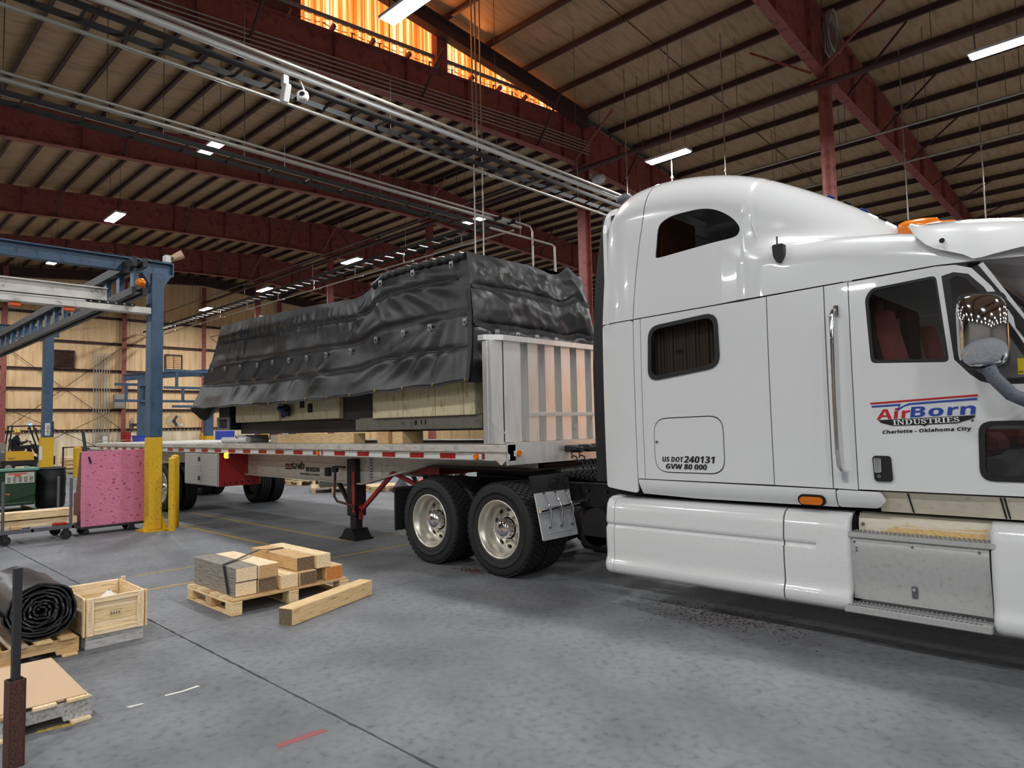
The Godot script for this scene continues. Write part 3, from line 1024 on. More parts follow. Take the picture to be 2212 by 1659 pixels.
func build_services() -> void:
	# tray 1 with the white pipe, crossing over the truck gap
	ladder_tray("ladder_tray", Vector3(-10.45, 7.42, 3.0), Vector3(-10.45, 7.42, -18.5), 0.4, "dark ladder cable tray beside the long white ceiling pipe", 0.55, M.tray_dark)
	pipe_run("ceiling_pipe", [Vector3(-10.06, 7.5, 3.0), Vector3(-10.06, 7.5, -18.5)], 0.055, M.white_plastic, "long white ceiling pipe running to the truck roof")
	pipe_run("ceiling_pipe", [Vector3(-9.95, 7.56, 3.0), Vector3(-9.95, 7.56, -18.5)], 0.035, M.conduit, "thin tan conduit lying beside the long white pipe", "conduit")
	pipe_run("ceiling_pipe", [Vector3(-11.1, 7.5, 3.0), Vector3(-11.1, 7.5, -18.5)], 0.035, M.conduit, "thin grey pipe hanging left of the white ceiling pipe")
	ladder_tray("ladder_tray", Vector3(-13.75, 7.3, 3.0), Vector3(-13.75, 7.3, -13.8), 0.45, "dark ladder cable tray under the second girder", 0.9, M.tray_dark)
	pipe_run("ceiling_pipe", [Vector3(-13.48, 7.5, 3.0), Vector3(-13.52, 7.5, -14.6)], 0.05, M.conduit, "grey ceiling pipe above the lamp beside the second girder")
	pipe_run("ceiling_pipe", [Vector3(-13.38, 7.58, 3.0), Vector3(-13.42, 7.58, -14.6), Vector3(-13.42, 7.56, -14.9), Vector3(-13.42, 7.4, -15.0), Vector3(-13.42, 4.0, -15.0)], 0.03, M.conduit, "grey conduit bending down behind the tarp front corner", "conduit")
	pipe_run("ceiling_pipe", [Vector3(-14.1, 7.5, 3.0), Vector3(-14.1, 7.5, -13.6)], 0.03, M.conduit, "thin grey pipe below the second ladder tray")
	# long tray over the trailer along the hall
	ladder_tray("ladder_tray", Vector3(-42.5, 7.5, -13.75), Vector3(-13.2, 7.5, -13.75), 0.55, "long cable tray with bright rungs above the tarp", 0.62, M.galv)
	pipe_run("ceiling_pipe", [Vector3(-41.0, 7.3, -14.15), Vector3(-13.4, 7.3, -14.15)], 0.03, M.conduit, "grey pipe beside the long tray above the tarp")
	pipe_run("ceiling_pipe", [Vector3(-41.0, 8.0, -13.05), Vector3(-11.5, 8.0, -12.95)], 0.022, M.wire, "thin dark pipe above the long tray")
	var ordn2 := ["first", "second", "third", "fourth", "fifth", "sixth", "seventh", "eighth", "ninth"]
	for k in 9:
		var mb := MB.new()
		var x := -15.2 - k * 2.9
		mb.tube([Vector3(0, 0, 0), Vector3(0, -0.35, 0), Vector3(0.5, -0.38, 0)], 0.025, 6)
		var o := single("tray_drop_pipe", mb, M.conduit, ordn2[k] + " short drop pipe under the long cable tray, from the right", "pipe", "drop pipes under the long tray")
		o.position = Vector3(x, 7.49, -13.75)
	pipe_run("ceiling_pipe", [Vector3(-28.2, 6.6, -13.6), Vector3(-28.2, 6.6, -16.9)], 0.045, M.white_plastic, "pale cross pipe above the tarp rear half")
	pipe_run("ceiling_pipe", [Vector3(-13.2, 7.1, -13.0), Vector3(-13.2, 7.1, -15.6), Vector3(-13.2, 7.05, -15.75), Vector3(-13.2, 4.0, -15.8)], 0.035, M.conduit, "pipe dropping down behind the grey tarp front")
	pipe_run("ceiling_pipe", [Vector3(-42.6, 7.55, -17.4), Vector3(-36.0, 7.55, -17.4)], 0.035, M.conduit, "pipe at the end wall above the tarp rear end")
	# sprinkler mains along the hall
	pipe_run("sprinkler_main", [Vector3(-42.0, 9.45, -16.6), Vector3(20.0, 9.66, -16.6)], 0.075, M.purlin, "dark sprinkler main crossing in front of the round column", "sprinkler pipe")
	pipe_run("sprinkler_main", [Vector3(-12.9, 9.0, -19.22), Vector3(20.0, 9.0, -19.1)], 0.03, M.conduit, "thin pale sprinkler branch left of the round column", "sprinkler pipe")
	pipe_run("sprinkler_main", [Vector3(-12.9, 9.0, -21.95), Vector3(20.0, 9.0, -21.8)], 0.03, M.conduit, "thin pale sprinkler branch right of the round column", "sprinkler pipe")
	pipe_run("sprinkler_main", [Vector3(-42.0, 8.9, -20.5), Vector3(-13.2, 8.9, -20.5)], 0.03, M.wire, "thin dark sprinkler branch far behind the tarp", "sprinkler pipe")
	# conduits on the first girder
	for k in 5:
		var pts := []
		for q in 9:
			var z := 2.0 - q * 2.4
			pts.append(Vector3(-12.86, y_left(z) - 0.62 - k * 0.1, z))
		pipe_run("girder_conduit", pts, 0.018, M.conduit, ["topmost", "second", "third", "fourth", "lowest"][k] + " of five thin conduits along the first girder", "conduit")
	# hanging rods
	var ordn := ["first", "second", "third", "fourth", "fifth", "sixth", "seventh", "eighth", "ninth"]
	var rods := [[-10.5, -10.0, 7.5, "pale hanging rod carrying the long white pipe"], [-11.5, -10.83, 4.2, "left one of two long pale rods above the tarp corner"], [-11.5, -11.1, 4.2, "right one of two long pale rods above the tarp corner"]]
	for h in rods:
		var mb := MB.new()
		mb.cyl(Vector3(h[0], h[2], h[1]), Vector3(h[0], y_right(h[1]) + 0.16, h[1]), 0.02, -1, 6)
		single("hanging_rod", mb, M.conduit, h[3], "rod", "hanging rods")
	var hang := MB.new()
	hang.cyl(Vector3.ZERO, Vector3(0, 1.0, 0), 0.008, -1, 5)
	var hm := hang.mesh()
	var spots := []
	for k in 7:
		spots.append([Vector3(-10.5, 7.4, 1.0 - k * 2.9), ordn[k] + " hanger wire of the tray beside the white pipe, from the camera"])
		spots.append([Vector3(-13.75, 7.35, 1.5 - k * 2.6), ordn[k] + " hanger wire of the second ladder tray, from the camera"])
		spots.append([Vector3(-14.1, 7.5, 0.4 - k * 2.6), ordn[k] + " hanger wire of the pipe below the second tray, from the camera"])
	for k in 9:
		spots.append([Vector3(-15.0 - k * 3.0, 7.5, -13.75), ordn[k] + " hanger wire of the long tray above the tarp, from the right"])
		spots.append([Vector3(-11.5 + k * 1.9, 9.0, -19.2), ordn[k] + " hanger wire of the branch left of the round column, from the left"])
		spots.append([Vector3(-11.0 + k * 2.1, 9.0, -21.9), ordn[k] + " hanger wire of the branch right of the round column, from the left"])
		spots.append([Vector3(-12.0 + k * 2.2, 9.62, -16.6), ordn[k] + " hanger wire of the dark sprinkler main, from the left"])
	for s in spots:
		var o := MeshInstance3D.new()
		o.name = numbered("hanger_wire")
		o.mesh = hm
		o.material_override = M.wire
		add_child(o)
		var p: Vector3 = s[0]
		o.position = p
		var top: float = (y_left(p.z) if p.x < -13.0 else y_right(p.z)) + 0.16
		o.scale = Vector3(1, top - p.y, 1)
		tag(o, s[1], "wire", "hanger wires under the roof")
	# drop rods seen at right, from roof to below the frame
	var di := 0
	for h in [[-4.6, -19.9, 6.6], [-3.0, -20.4, 6.4], [-9.0, -15.6, 6.0], [-7.8, -16.2, 6.0], [-10.6, -15.9, 6.5]]:
		var mb := MB.new()
		mb.cyl(Vector3(h[0], h[2], h[1]), Vector3(h[0], y_right(h[1]) + 0.17, h[1]), 0.016, -1, 6)
		mb.cyl(Vector3(h[0], h[2] + 2.0, h[1]), Vector3(h[0], h[2] + 2.06, h[1]), 0.035, -1, 8)
		single("drop_conduit", mb, M.conduit, ["thin drop conduit right of the round column", "thin drop conduit at the far right near the orange marker lamp", "thin drop conduit under the lamp above the truck roof", "thin drop conduit right of the lamp above the truck roof", "thin drop conduit left of the lamp above the truck roof"][di], "conduit", "vertical drop conduits behind the truck")
		di += 1
	# security camera and speaker below tray 1
	var o := thing("security_camera", "white security camera hanging under the long white pipe", "camera", Vector3(-10.1, 7.25, -5.3))
	var m := MB.new()
	m.bx(-0.05, 0.05, 0.0, 0.18, -0.05, 0.05, 0.01)
	part("bracket", m, M.white_plastic, o)
	m = MB.new()
	m.box(Vector3(0.02, -0.12, 0.0), Vector3(0.13, 0.3, 0.12), Basis(Vector3(0, 0, 1), -0.35), 0.02)
	part("housing", m, M.white_plastic, o)
	o = thing("dome_camera", "small round white camera with black lens under the white pipe", "camera", Vector3(-10.1, 7.2, -5.62))
	m = MB.new()
	m.tube([Vector3(0, 0.25, 0.05), Vector3(0, 0.12, -0.02), Vector3(0, 0.06, 0.0)], 0.015, 6)
	part("stem", m, M.white_plastic, o)
	m = MB.new()
	m.lathe([Vector2(0.0, -0.05), Vector2(0.09, -0.05), Vector2(0.1, -0.03), Vector2(0.1, 0.03), Vector2(0.08, 0.05), Vector2(0.045, 0.055)], Transform3D(Basis(Vector3(0, 0, 1), -1.25), Vector3.ZERO) * Transform3D(Basis(Vector3.RIGHT, 0.7), Vector3.ZERO), 20)
	part("ring", m, M.white_plastic, o)
	m = MB.new()
	m.lathe([Vector2(0.045, 0.02), Vector2(0.045, 0.058), Vector2(0.0, 0.06)], Transform3D(Basis(Vector3(0, 0, 1), -1.25), Vector3.ZERO) * Transform3D(Basis(Vector3.RIGHT, 0.7), Vector3.ZERO), 16)
	part("lens", m, M.black_plastic, o)
	# white sensor box on the first girder
	o = thing("smoke_sensor", "small white sensor box under the first girder beside the column", "sensor", Vector3(-12.75, 9.5, -17.5))
	m = MB.new()
	m.lathe([Vector2(0.0, -0.12), Vector2(0.2, -0.1), Vector2(0.24, 0.0), Vector2(0.2, 0.1), Vector2(0.0, 0.12)], Transform3D.IDENTITY, 16, true)
	part("cover", m, M.white_plastic, o)
	# coil of cable hanging on the right column
	o = thing("cable_coil", "coil of grey cable hanging at the top of the round column", "cable", Vector3(-5.3, 10.9, -16.9))
	for k in 7:
		m = MB.new()
		var pts := []
		for q in 24:
			var t := TAU * q / 24
			pts.append(Vector3(0.03 * k - 0.1 + 0.03 * sin(t * 2 + k), 0.52 * sin(t) * (1.0 + 0.06 * sin(k * 2.1)), (0.3 + 0.02 * k) * cos(t)))
		m.tube(pts, 0.018, 6, true)
		part("loop", m, M.conduit, o)
	# three extra glowing panels of the lamp group above the tarp corner

const TZ := -6.42        # centre line of the tractor
const TW := 1.22         # half width of the cab

func cab_w(x: float, y: float) -> float:   # half width of the flat body side
	var r := maxf(0.0, -3.5 - x)
	var f := maxf(0.0, x + 1.1)
	return TW - 0.012 * pow((y - 1.8) / 0.8, 2.0) - 0.5 * r * r - 0.05 * f * f

func cab_pt(x: float, y: float, off := 0.0) -> Vector3:
	return Vector3(x, y, TZ + cab_w(x, y) + off)

func cab_n(x: float, y: float) -> Vector3:
	var e := 0.005
	return Vector3(-(cab_w(x + e, y) - cab_w(x - e, y)) / (2 * e), -(cab_w(x, y + e) - cab_w(x, y - e)) / (2 * e), 1.0).normalized()

const DOME_TOP := [[-3.86, 3.66], [-3.78, 3.8], [-3.6, 3.9], [-3.2, 3.92], [-2.7, 3.83], [-2.3, 3.68], [-2.0, 3.53], [-1.7, 3.34], [-1.45, 3.15], [-1.2, 2.99], [-0.9, 2.88], [-0.4, 2.72]]
const DOME_W := [[-3.9, 1.26], [-2.7, 1.26], [-2.42, 1.2], [-2.2, 1.03], [-1.9, 0.84], [-1.6, 0.68], [-1.3, 0.55], [-0.4, 0.3]]
const LOW_TOP := [[-3.9, 3.3], [-2.9, 3.24], [-2.4, 3.13], [-2.0, 3.06], [-1.7, 3.03], [-1.2, 2.95], [-0.8, 2.83], [-0.4, 2.7]]

func sd_round(p: Vector2, w: float, top: float, r: float) -> float:
	var q := Vector2(p.x - w + r, p.y - top + r + 0.05 * (p.x / w) * (p.x / w))
	return Vector2(maxf(q.x, 0), maxf(q.y, 0)).length() + minf(maxf(q.x, q.y), 0.0) - r

func cab_f(x: float, z: float, y: float) -> float:
	var wl := cab_w(x, y)
	var lo := sd_round(Vector2(absf(z), y), wl, sinterp(LOW_TOP, x), 0.2)
	var hi := sd_round(Vector2(absf(z), y), minf(wl, sinterp(DOME_W, x)), sinterp(DOME_TOP, x), 0.4)
	var k := 0.16
	var h := clampf(0.5 + 0.5 * (hi - lo) / k, 0, 1)
	var sm := lerpf(hi, lo, h) - k * h * (1 - h)
	# fade the blend out where both agree, so that the flat side stays on the flat side
	var near := clampf((-x - 2.3) / 0.3, 0.0, 1.0)
	return lerpf(sm, minf(lo, hi), near)

func cab_ray(x: float, a: float) -> Vector3:   # point of the section at angle a (0 = sideways, PI/2 = up)
	var d := Vector2(cos(a), sin(a))
	var lo := 0.3
	var hi := 2.2
	for i in 26:
		var m := (lo + hi) * 0.5
		if cab_f(x, d.x * m, 2.55 + d.y * m) < 0.0:
			lo = m
		else:
			hi = m
	return Vector3(x, 2.55 + d.y * lo, d.x * lo)

func roof_shell(x0: float, x1: float, yb: Callable, nx: int, na: int, both := true) -> MB:
	var mb := MB.new()
	for sgn in ([1.0, -1.0] if both else [1.0]):
		var P := []
		for i in nx + 1:
			var x := lerpf(x0, x1, float(i) / nx)
			var y0: float = yb.call(x)
			var a0 := atan2(y0 - 2.55, upper_z(x, y0))
			var row := PackedVector3Array()
			for j in na + 1:
				var t := float(j) / na
				var p := cab_ray(x, lerpf(a0, PI * 0.5, t))
				row.append(Vector3(p.x, p.y, TZ + p.z * sgn))
			P.append(row)
		mb.grid(P, -1.0 * sgn if true else sgn)
	for i in mb.n.size():
		mb.n[i] = cab_grad(mb.v[i])
	mb.orient()
	return mb

func cab_grad(p: Vector3) -> Vector3:
	var e := 0.004
	var z := p.z - TZ
	return Vector3(cab_f(p.x + e, z, p.y) - cab_f(p.x - e, z, p.y), cab_f(p.x, z, p.y + e) - cab_f(p.x, z, p.y - e), cab_f(p.x, z + e, p.y) - cab_f(p.x, z - e, p.y)).normalized()

func upper_z(x: float, y: float) -> float:
	var lo := 0.3
	var hi := 1.4
	for i in 20:
		var m := (lo + hi) * 0.5
		if cab_f(x, m, y) < 0.0:
			lo = m
		else:
			hi = m
	return lo

func upper_pt(x: float, y: float, off := 0.0) -> Vector3:
	return Vector3(x, y, TZ + upper_z(x, y) + off)

func upper_n(x: float, y: float) -> Vector3:
	return cab_grad(upper_pt(x, y))

func patch(outer: PackedVector2Array, holes: Array, cell := 0.05, off := 0.0, flange := 0.018, pt = null, nm = null) -> MB:
	# a curved body panel: outline and openings are given in (x, y), the surface adds the depth; edges turn inwards
	var P: Callable = pt if pt != null else cab_pt
	var N: Callable = nm if nm != null else cab_n
	var mb := MB.new()
	var lo := outer[0]
	var hi := outer[0]
	for p in outer:
		lo = lo.min(p)
		hi = hi.max(p)
	var nx := int(ceil((hi.x - lo.x) / cell))
	var ny := int(ceil((hi.y - lo.y) / cell))
	for i in nx:
		for j in ny:
			var x := lo.x + i * cell
			var y := lo.y + j * cell
			var sq := PackedVector2Array([Vector2(x, y), Vector2(x + cell, y), Vector2(x + cell, y + cell), Vector2(x, y + cell)])
			var pieces: Array = Geometry2D.intersect_polygons(sq, outer)
			for h in holes:
				var nxt := []
				for pc in pieces:
					nxt.append_array(Geometry2D.clip_polygons(pc, h))
				pieces = nxt
			for pc in pieces:
				var t := Geometry2D.triangulate_polygon(pc)
				for q in range(0, t.size(), 3):
					var a: Vector2 = pc[t[q]]
					var b: Vector2 = pc[t[q + 1]]
					var c: Vector2 = pc[t[q + 2]]
					mb.stri([P.call(a.x, a.y, off), P.call(b.x, b.y, off), P.call(c.x, c.y, off)], [N.call(a.x, a.y), N.call(b.x, b.y), N.call(c.x, c.y)])
	if flange > 0.0:
		var loops := [outer]
		loops.append_array(holes)
		for li in loops.size():
			var l: PackedVector2Array = loops[li]
			var cw := Geometry2D.is_polygon_clockwise(l)
			for i in l.size():
				var a := l[i]
				var b := l[(i + 1) % l.size()]
				var cnt := maxi(1, int(a.distance_to(b) / 0.08))
				for q in cnt:
					var p := a.lerp(b, float(q) / cnt)
					var r := a.lerp(b, float(q + 1) / cnt)
					var d := r - p
					var o := Vector3(d.y, -d.x, 0) * (-1.0 if cw else 1.0) * (1.0 if li == 0 else -1.0)
					mb.quad(P.call(p.x, p.y, off), P.call(r.x, r.y, off), P.call(r.x, r.y, off - flange), P.call(p.x, p.y, off - flange), o)
	return mb

func ring(outer: PackedVector2Array, inner: PackedVector2Array, off: float, depth: float) -> MB:
	return patch(outer, [inner], 0.06, off, depth)

func sill_pt(x: float, y: float, off := 0.0) -> Vector3:
	var d := maxf(0.0, 1.1 - y)
	return Vector3(x, y, TZ + cab_w(x, 1.1) + off - 3.2 * d * d)

func sill_n(_x: float, y: float) -> Vector3:
	return Vector3(0, -6.4 * maxf(0.0, 1.1 - y), 1).normalized()

func skirt_profile(groove: bool) -> Array:
	var p := [Vector2(-5.42, 0.945), Vector2(-5.3, 0.94), Vector2(-5.245, 0.92), Vector2(-5.213, 0.88), Vector2(-5.2, 0.82), Vector2(-5.192, 0.74)]
	if groove:
		p.append_array([Vector2(-5.19, 0.712), Vector2(-5.206, 0.706), Vector2(-5.204, 0.672), Vector2(-5.186, 0.666)])
	else:
		p.append_array([Vector2(-5.19, 0.712), Vector2(-5.189, 0.706), Vector2(-5.187, 0.672), Vector2(-5.186, 0.666)])
	p.append_array([Vector2(-5.184, 0.55), Vector2(-5.19, 0.45), Vector2(-5.188, 0.4), Vector2(-5.165, 0.36), Vector2(-5.158, 0.33), Vector2(-5.166, 0.29), Vector2(-5.19, 0.26), Vector2(-5.24, 0.245), Vector2(-5.36, 0.24)])
	return p

func sweep_x(prof: Array, x0: float, x1: float, inset0 := 0.0, inset1 := 0.0, n := 2) -> MB:
	# profile (z, y) swept along x; ends can round inwards
	var P := []
	var xs := []
	if inset0 > 0.0:
		for k in 6:
			var t := k / 6.0
			xs.append([x0 + inset0 * (1.0 - cos(t * PI * 0.5)), inset0 * (1.0 - sin(t * PI * 0.5))])
		xs.append([x0 + inset0, 0.0])
	else:
		xs.append([x0, 0.0])
	for k in n - 1:
		xs.append([lerpf(x0 + inset0, x1 - inset1, float(k + 1) / n), 0.0])
	if inset1 > 0.0:
		for k in 7:
			var t := k / 6.0
			xs.append([x1 - inset1 * (1.0 - sin(t * PI * 0.5)), inset1 * (1.0 - cos(t * PI * 0.5))])
	else:
		xs.append([x1, 0.0])
	for q in xs:
		var row := PackedVector3Array()
		for p in prof:
			row.append(Vector3(q[0], p.y, p.x - q[1]))
		P.append(row)
	var mb := MB.new()
	mb.grid(P, 1.0)
	for i in mb.n.size():
		if mb.n[i].z < -0.2 or (absf(mb.n[i].z) <= 0.2 and mb.n[i].y * (mb.v[i].y - 0.6) < 0.0):
			mb.n[i] = -mb.n[i]
	var t2 := mb.ix
	for i in range(0, t2.size(), 3):
		var a := mb.v[t2[i]]
		if (mb.v[t2[i + 2]] - a).cross(mb.v[t2[i + 1]] - a).dot(mb.n[t2[i]] + mb.n[t2[i + 1]] + mb.n[t2[i + 2]]) < 0.0:
			var s := t2[i + 1]
			t2[i + 1] = t2[i + 2]
			t2[i + 2] = s
	mb.ix = t2
	# side edges
	for e in [[0, x0], [P.size() - 1, x1]]:
		for j in prof.size() - 1:
			var a: Vector3 = P[e[0]][j]
			var b: Vector3 = P[e[0]][j + 1]
			mb.quad(a, b, b - Vector3(0, 0, 0.03), a - Vector3(0, 0, 0.03), Vector3(-1 if e[0] == 0 else 1, 0, 0))
	return mb

func wheel_mesh(r: float, w: float, tread: bool) -> Array:
	# axle along local z, outer face at +z; returns [tire, tread, rim, hub, nuts]
	var X := Transform3D(Basis(Vector3(1, 0, 0), Vector3(0, 0, 1), Vector3(0, -1, 0)), Vector3.ZERO)   # local y of the lathe -> z
	var h := w * 0.5
	var tire := MB.new()
	tire.lathe([Vector2(0.292, -h * 0.75), Vector2(0.33, -h * 0.98), Vector2(0.4, -h), Vector2(r - 0.06, -h * 0.94), Vector2(r - 0.018, -h * 0.86), Vector2(r - 0.014, 0), Vector2(r - 0.018, h * 0.86), Vector2(r - 0.03, h * 0.93), Vector2(r - 0.06, h * 0.95), Vector2(r - 0.1, h * 0.985), Vector2(r - 0.105, h * 1.0), Vector2(r - 0.12, h * 0.995), Vector2(0.41, h), Vector2(0.36, h * 0.985), Vector2(0.335, h * 0.965), Vector2(0.322, h * 0.93), Vector2(0.3, h * 0.86), Vector2(0.292, h * 0.75)], X, 56, true)
	var tr := MB.new()
	if tread:
		var cnt := 46
		for row in 5:
			for k in cnt:
				var t := TAU * (k + (0.5 if row % 2 == 1 else 0.0)) / cnt
				var zc := (row - 2) * w * 0.18
				var bw := w * 0.165 * 0.5
				var dt := TAU / cnt * 0.44
				var zig := 0.25
				var pts := []
				for e in [[-1.0, 0.0], [-0.55, 1.0], [0.55, 1.0], [1.0, 0.0], [0.55, -1.0], [-0.55, -1.0]]:
					pts.append([t + e[0] * dt * (1.0 + zig * 0.2), zc + e[1] * bw])
				var top := []
				var bot := []
				for p in pts:
					var ro: float = r - 0.0 - (0.012 if absf(p[1]) > w * 0.4 else 0.0) * 0.5
					top.append(Vector3(cos(p[0]) * ro, sin(p[0]) * ro, p[1]))
					bot.append(Vector3(cos(p[0]) * (r - 0.016), sin(p[0]) * (r - 0.016), p[1]))
				var c := Vector3(cos(t), sin(t), 0)
				for q in range(1, 5):
					tr.tri(top[0], top[q], top[q + 1], c)
				for q in 6:
					var o: Vector3 = (top[q] + top[(q + 1) % 6]) * 0.5 - (c * r + Vector3(0, 0, zc))
					tr.quad(top[q], top[(q + 1) % 6], bot[(q + 1) % 6], bot[q], o)
	else:
		for row in 4:
			var zc := (row - 1.5) * w * 0.21
			tr.lathe([Vector2(r - 0.016, zc - w * 0.085), Vector2(r, zc - w * 0.08), Vector2(r, zc + w * 0.08), Vector2(r - 0.016, zc + w * 0.085)], X, 48)
	var rim := MB.new()
	# deep dished outer wheel: flange, barrel, recessed disc
	rim.lathe([Vector2(0.318, h * 0.86), Vector2(0.318, h * 0.93), Vector2(0.31, h * 0.96), Vector2(0.3, h * 0.95), Vector2(0.292, h * 0.88), Vector2(0.29, h * 0.78), Vector2(0.272, h * 0.7), Vector2(0.262, h * 0.3), Vector2(0.262, -h * 0.1), Vector2(0.252, -h * 0.3), Vector2(0.235, -h * 0.4)], X, 48, true)
	var flip := rim
	for i in flip.n.size():   # inner faces look at the axle
		var rad := Vector3(flip.v[i].x, flip.v[i].y, 0).normalized()
		if flip.v[i].z < h * 0.9 and flip.n[i].dot(-rad) + maxf(0.0, flip.n[i].z) < 0.0:
			flip.n[i] = -flip.n[i]
	for i in range(0, flip.ix.size(), 3):
		var a := flip.v[flip.ix[i]]
		if (flip.v[flip.ix[i + 2]] - a).cross(flip.v[flip.ix[i + 1]] - a).dot(flip.n[flip.ix[i]]) < 0.0:
			var s := flip.ix[i + 1]
			flip.ix[i + 1] = flip.ix[i + 2]
			flip.ix[i + 2] = s
	# disc with hand holes, as sectors between holes
	var holes := 10
	var zd := -h * 0.4
	for k in holes:
		var t0 := TAU * k / holes
		var t1 := TAU * (k + 1) / holes
		var tm := (t0 + t1) * 0.5
		var ct := Vector2(cos(tm), sin(tm)) * 0.202
		var hole := []
		var outer := []
		for q in 16:
			var a := TAU * q / 16
			var e := Vector2(cos(a) * 0.024, sin(a) * 0.033).rotated(tm)
			hole.append(ct + e)
			var far := ct + Vector2(cos(a) * 0.034, sin(a) * 0.044).rotated(tm)
			outer.append(far)
		var big := PackedVector2Array()
		for q in 7:
			big.append(Vector2.from_angle(lerpf(t0, t1, q / 6.0)) * 0.2375)
		for q in 7:
			big.append(Vector2.from_angle(lerpf(t1, t0, q / 6.0)) * 0.12)
		var pieces := Geometry2D.clip_polygons(big, PackedVector2Array(hole))
		var solid := pieces
		if pieces.size() > 1:   # hole strictly inside: cut the sector in two halves
			solid = []
			for half in 2:
				var hp := PackedVector2Array()
				var ta := t0 if half == 0 else tm
				var tb := tm if half == 0 else t1
				for q in 4:
					hp.append(Vector2.from_angle(lerpf(ta, tb, q / 3.0)) * 0.2375)
				for q in 4:
					hp.append(Vector2.from_angle(lerpf(tb, ta, q / 3.0)) * 0.12)
				solid.append_array(Geometry2D.clip_polygons(hp, PackedVector2Array(hole)))
		for pc in solid:
			var t := Geometry2D.triangulate_polygon(pc)
			for q in range(0, t.size(), 3):
				var f := func(v2: Vector2) -> Vector3: return Vector3(v2.x, v2.y, zd + (0.2375 - v2.length()) * 0.28)
				rim.tri(f.call(pc[t[q]]), f.call(pc[t[q + 1]]), f.call(pc[t[q + 2]]), Vector3(0, 0, 1))
		for q in 16:
			var a: Vector2 = hole[q]
			var b: Vector2 = hole[(q + 1) % 16]
			rim.quad(Vector3(a.x, a.y, zd + 0.012), Vector3(b.x, b.y, zd + 0.012), Vector3(b.x, b.y, zd - 0.02), Vector3(a.x, a.y, zd - 0.02), Vector3(ct.x - a.x, ct.y - a.y, 0))
	var hub := MB.new()
	hub.lathe([Vector2(0.108, zd + 0.03), Vector2(0.108, zd + 0.1), Vector2(0.104, zd + 0.115), Vector2(0.096, zd + 0.13), Vector2(0.08, zd + 0.146), Vector2(0.05, zd + 0.158), Vector2(0.0, zd + 0.163)], X, 32, true)
	var nuts := MB.new()
	for k in 10:
		var t := TAU * (k + 0.5) / 10
		var p := Vector3(cos(t) * 0.142, sin(t) * 0.142, zd + 0.02)
		nuts.cyl(p, p + Vector3(0, 0, 0.04), 0.017, 0.014, 6)
	var dark := MB.new()
	dark.lathe([Vector2(0.0, zd - 0.04), Vector2(0.27, zd - 0.04)], X, 24)
	return [tire.mesh(), tr.mesh(), rim.mesh(), hub.mesh(), nuts.mesh(), dark.mesh()]

var wheel_drive: Array
var wheel_trailer: Array

func add_wheel(parent: Node3D, ms: Array, at: Vector3, far: bool, fancy: bool, rim_mat: Material) -> void:
	var w := Node3D.new()
	w.name = "wheel"
	parent.add_child(w, true)
	w.position = at
	if far:
		w.rotation.y = PI
	part_mesh("tire", ms[0], M.rubber, w)
	part_mesh("tread", ms[1], M.rubber, w)
	if fancy:
		part_mesh("rim", ms[2], rim_mat, w)
		part_mesh("hub_cap", ms[3], M.chrome, w)
		part_mesh("wheel_nuts", ms[4], M.chrome, w).set_meta("kind", "stuff")
	part_mesh("brake_drum", ms[5], M.oily, w)

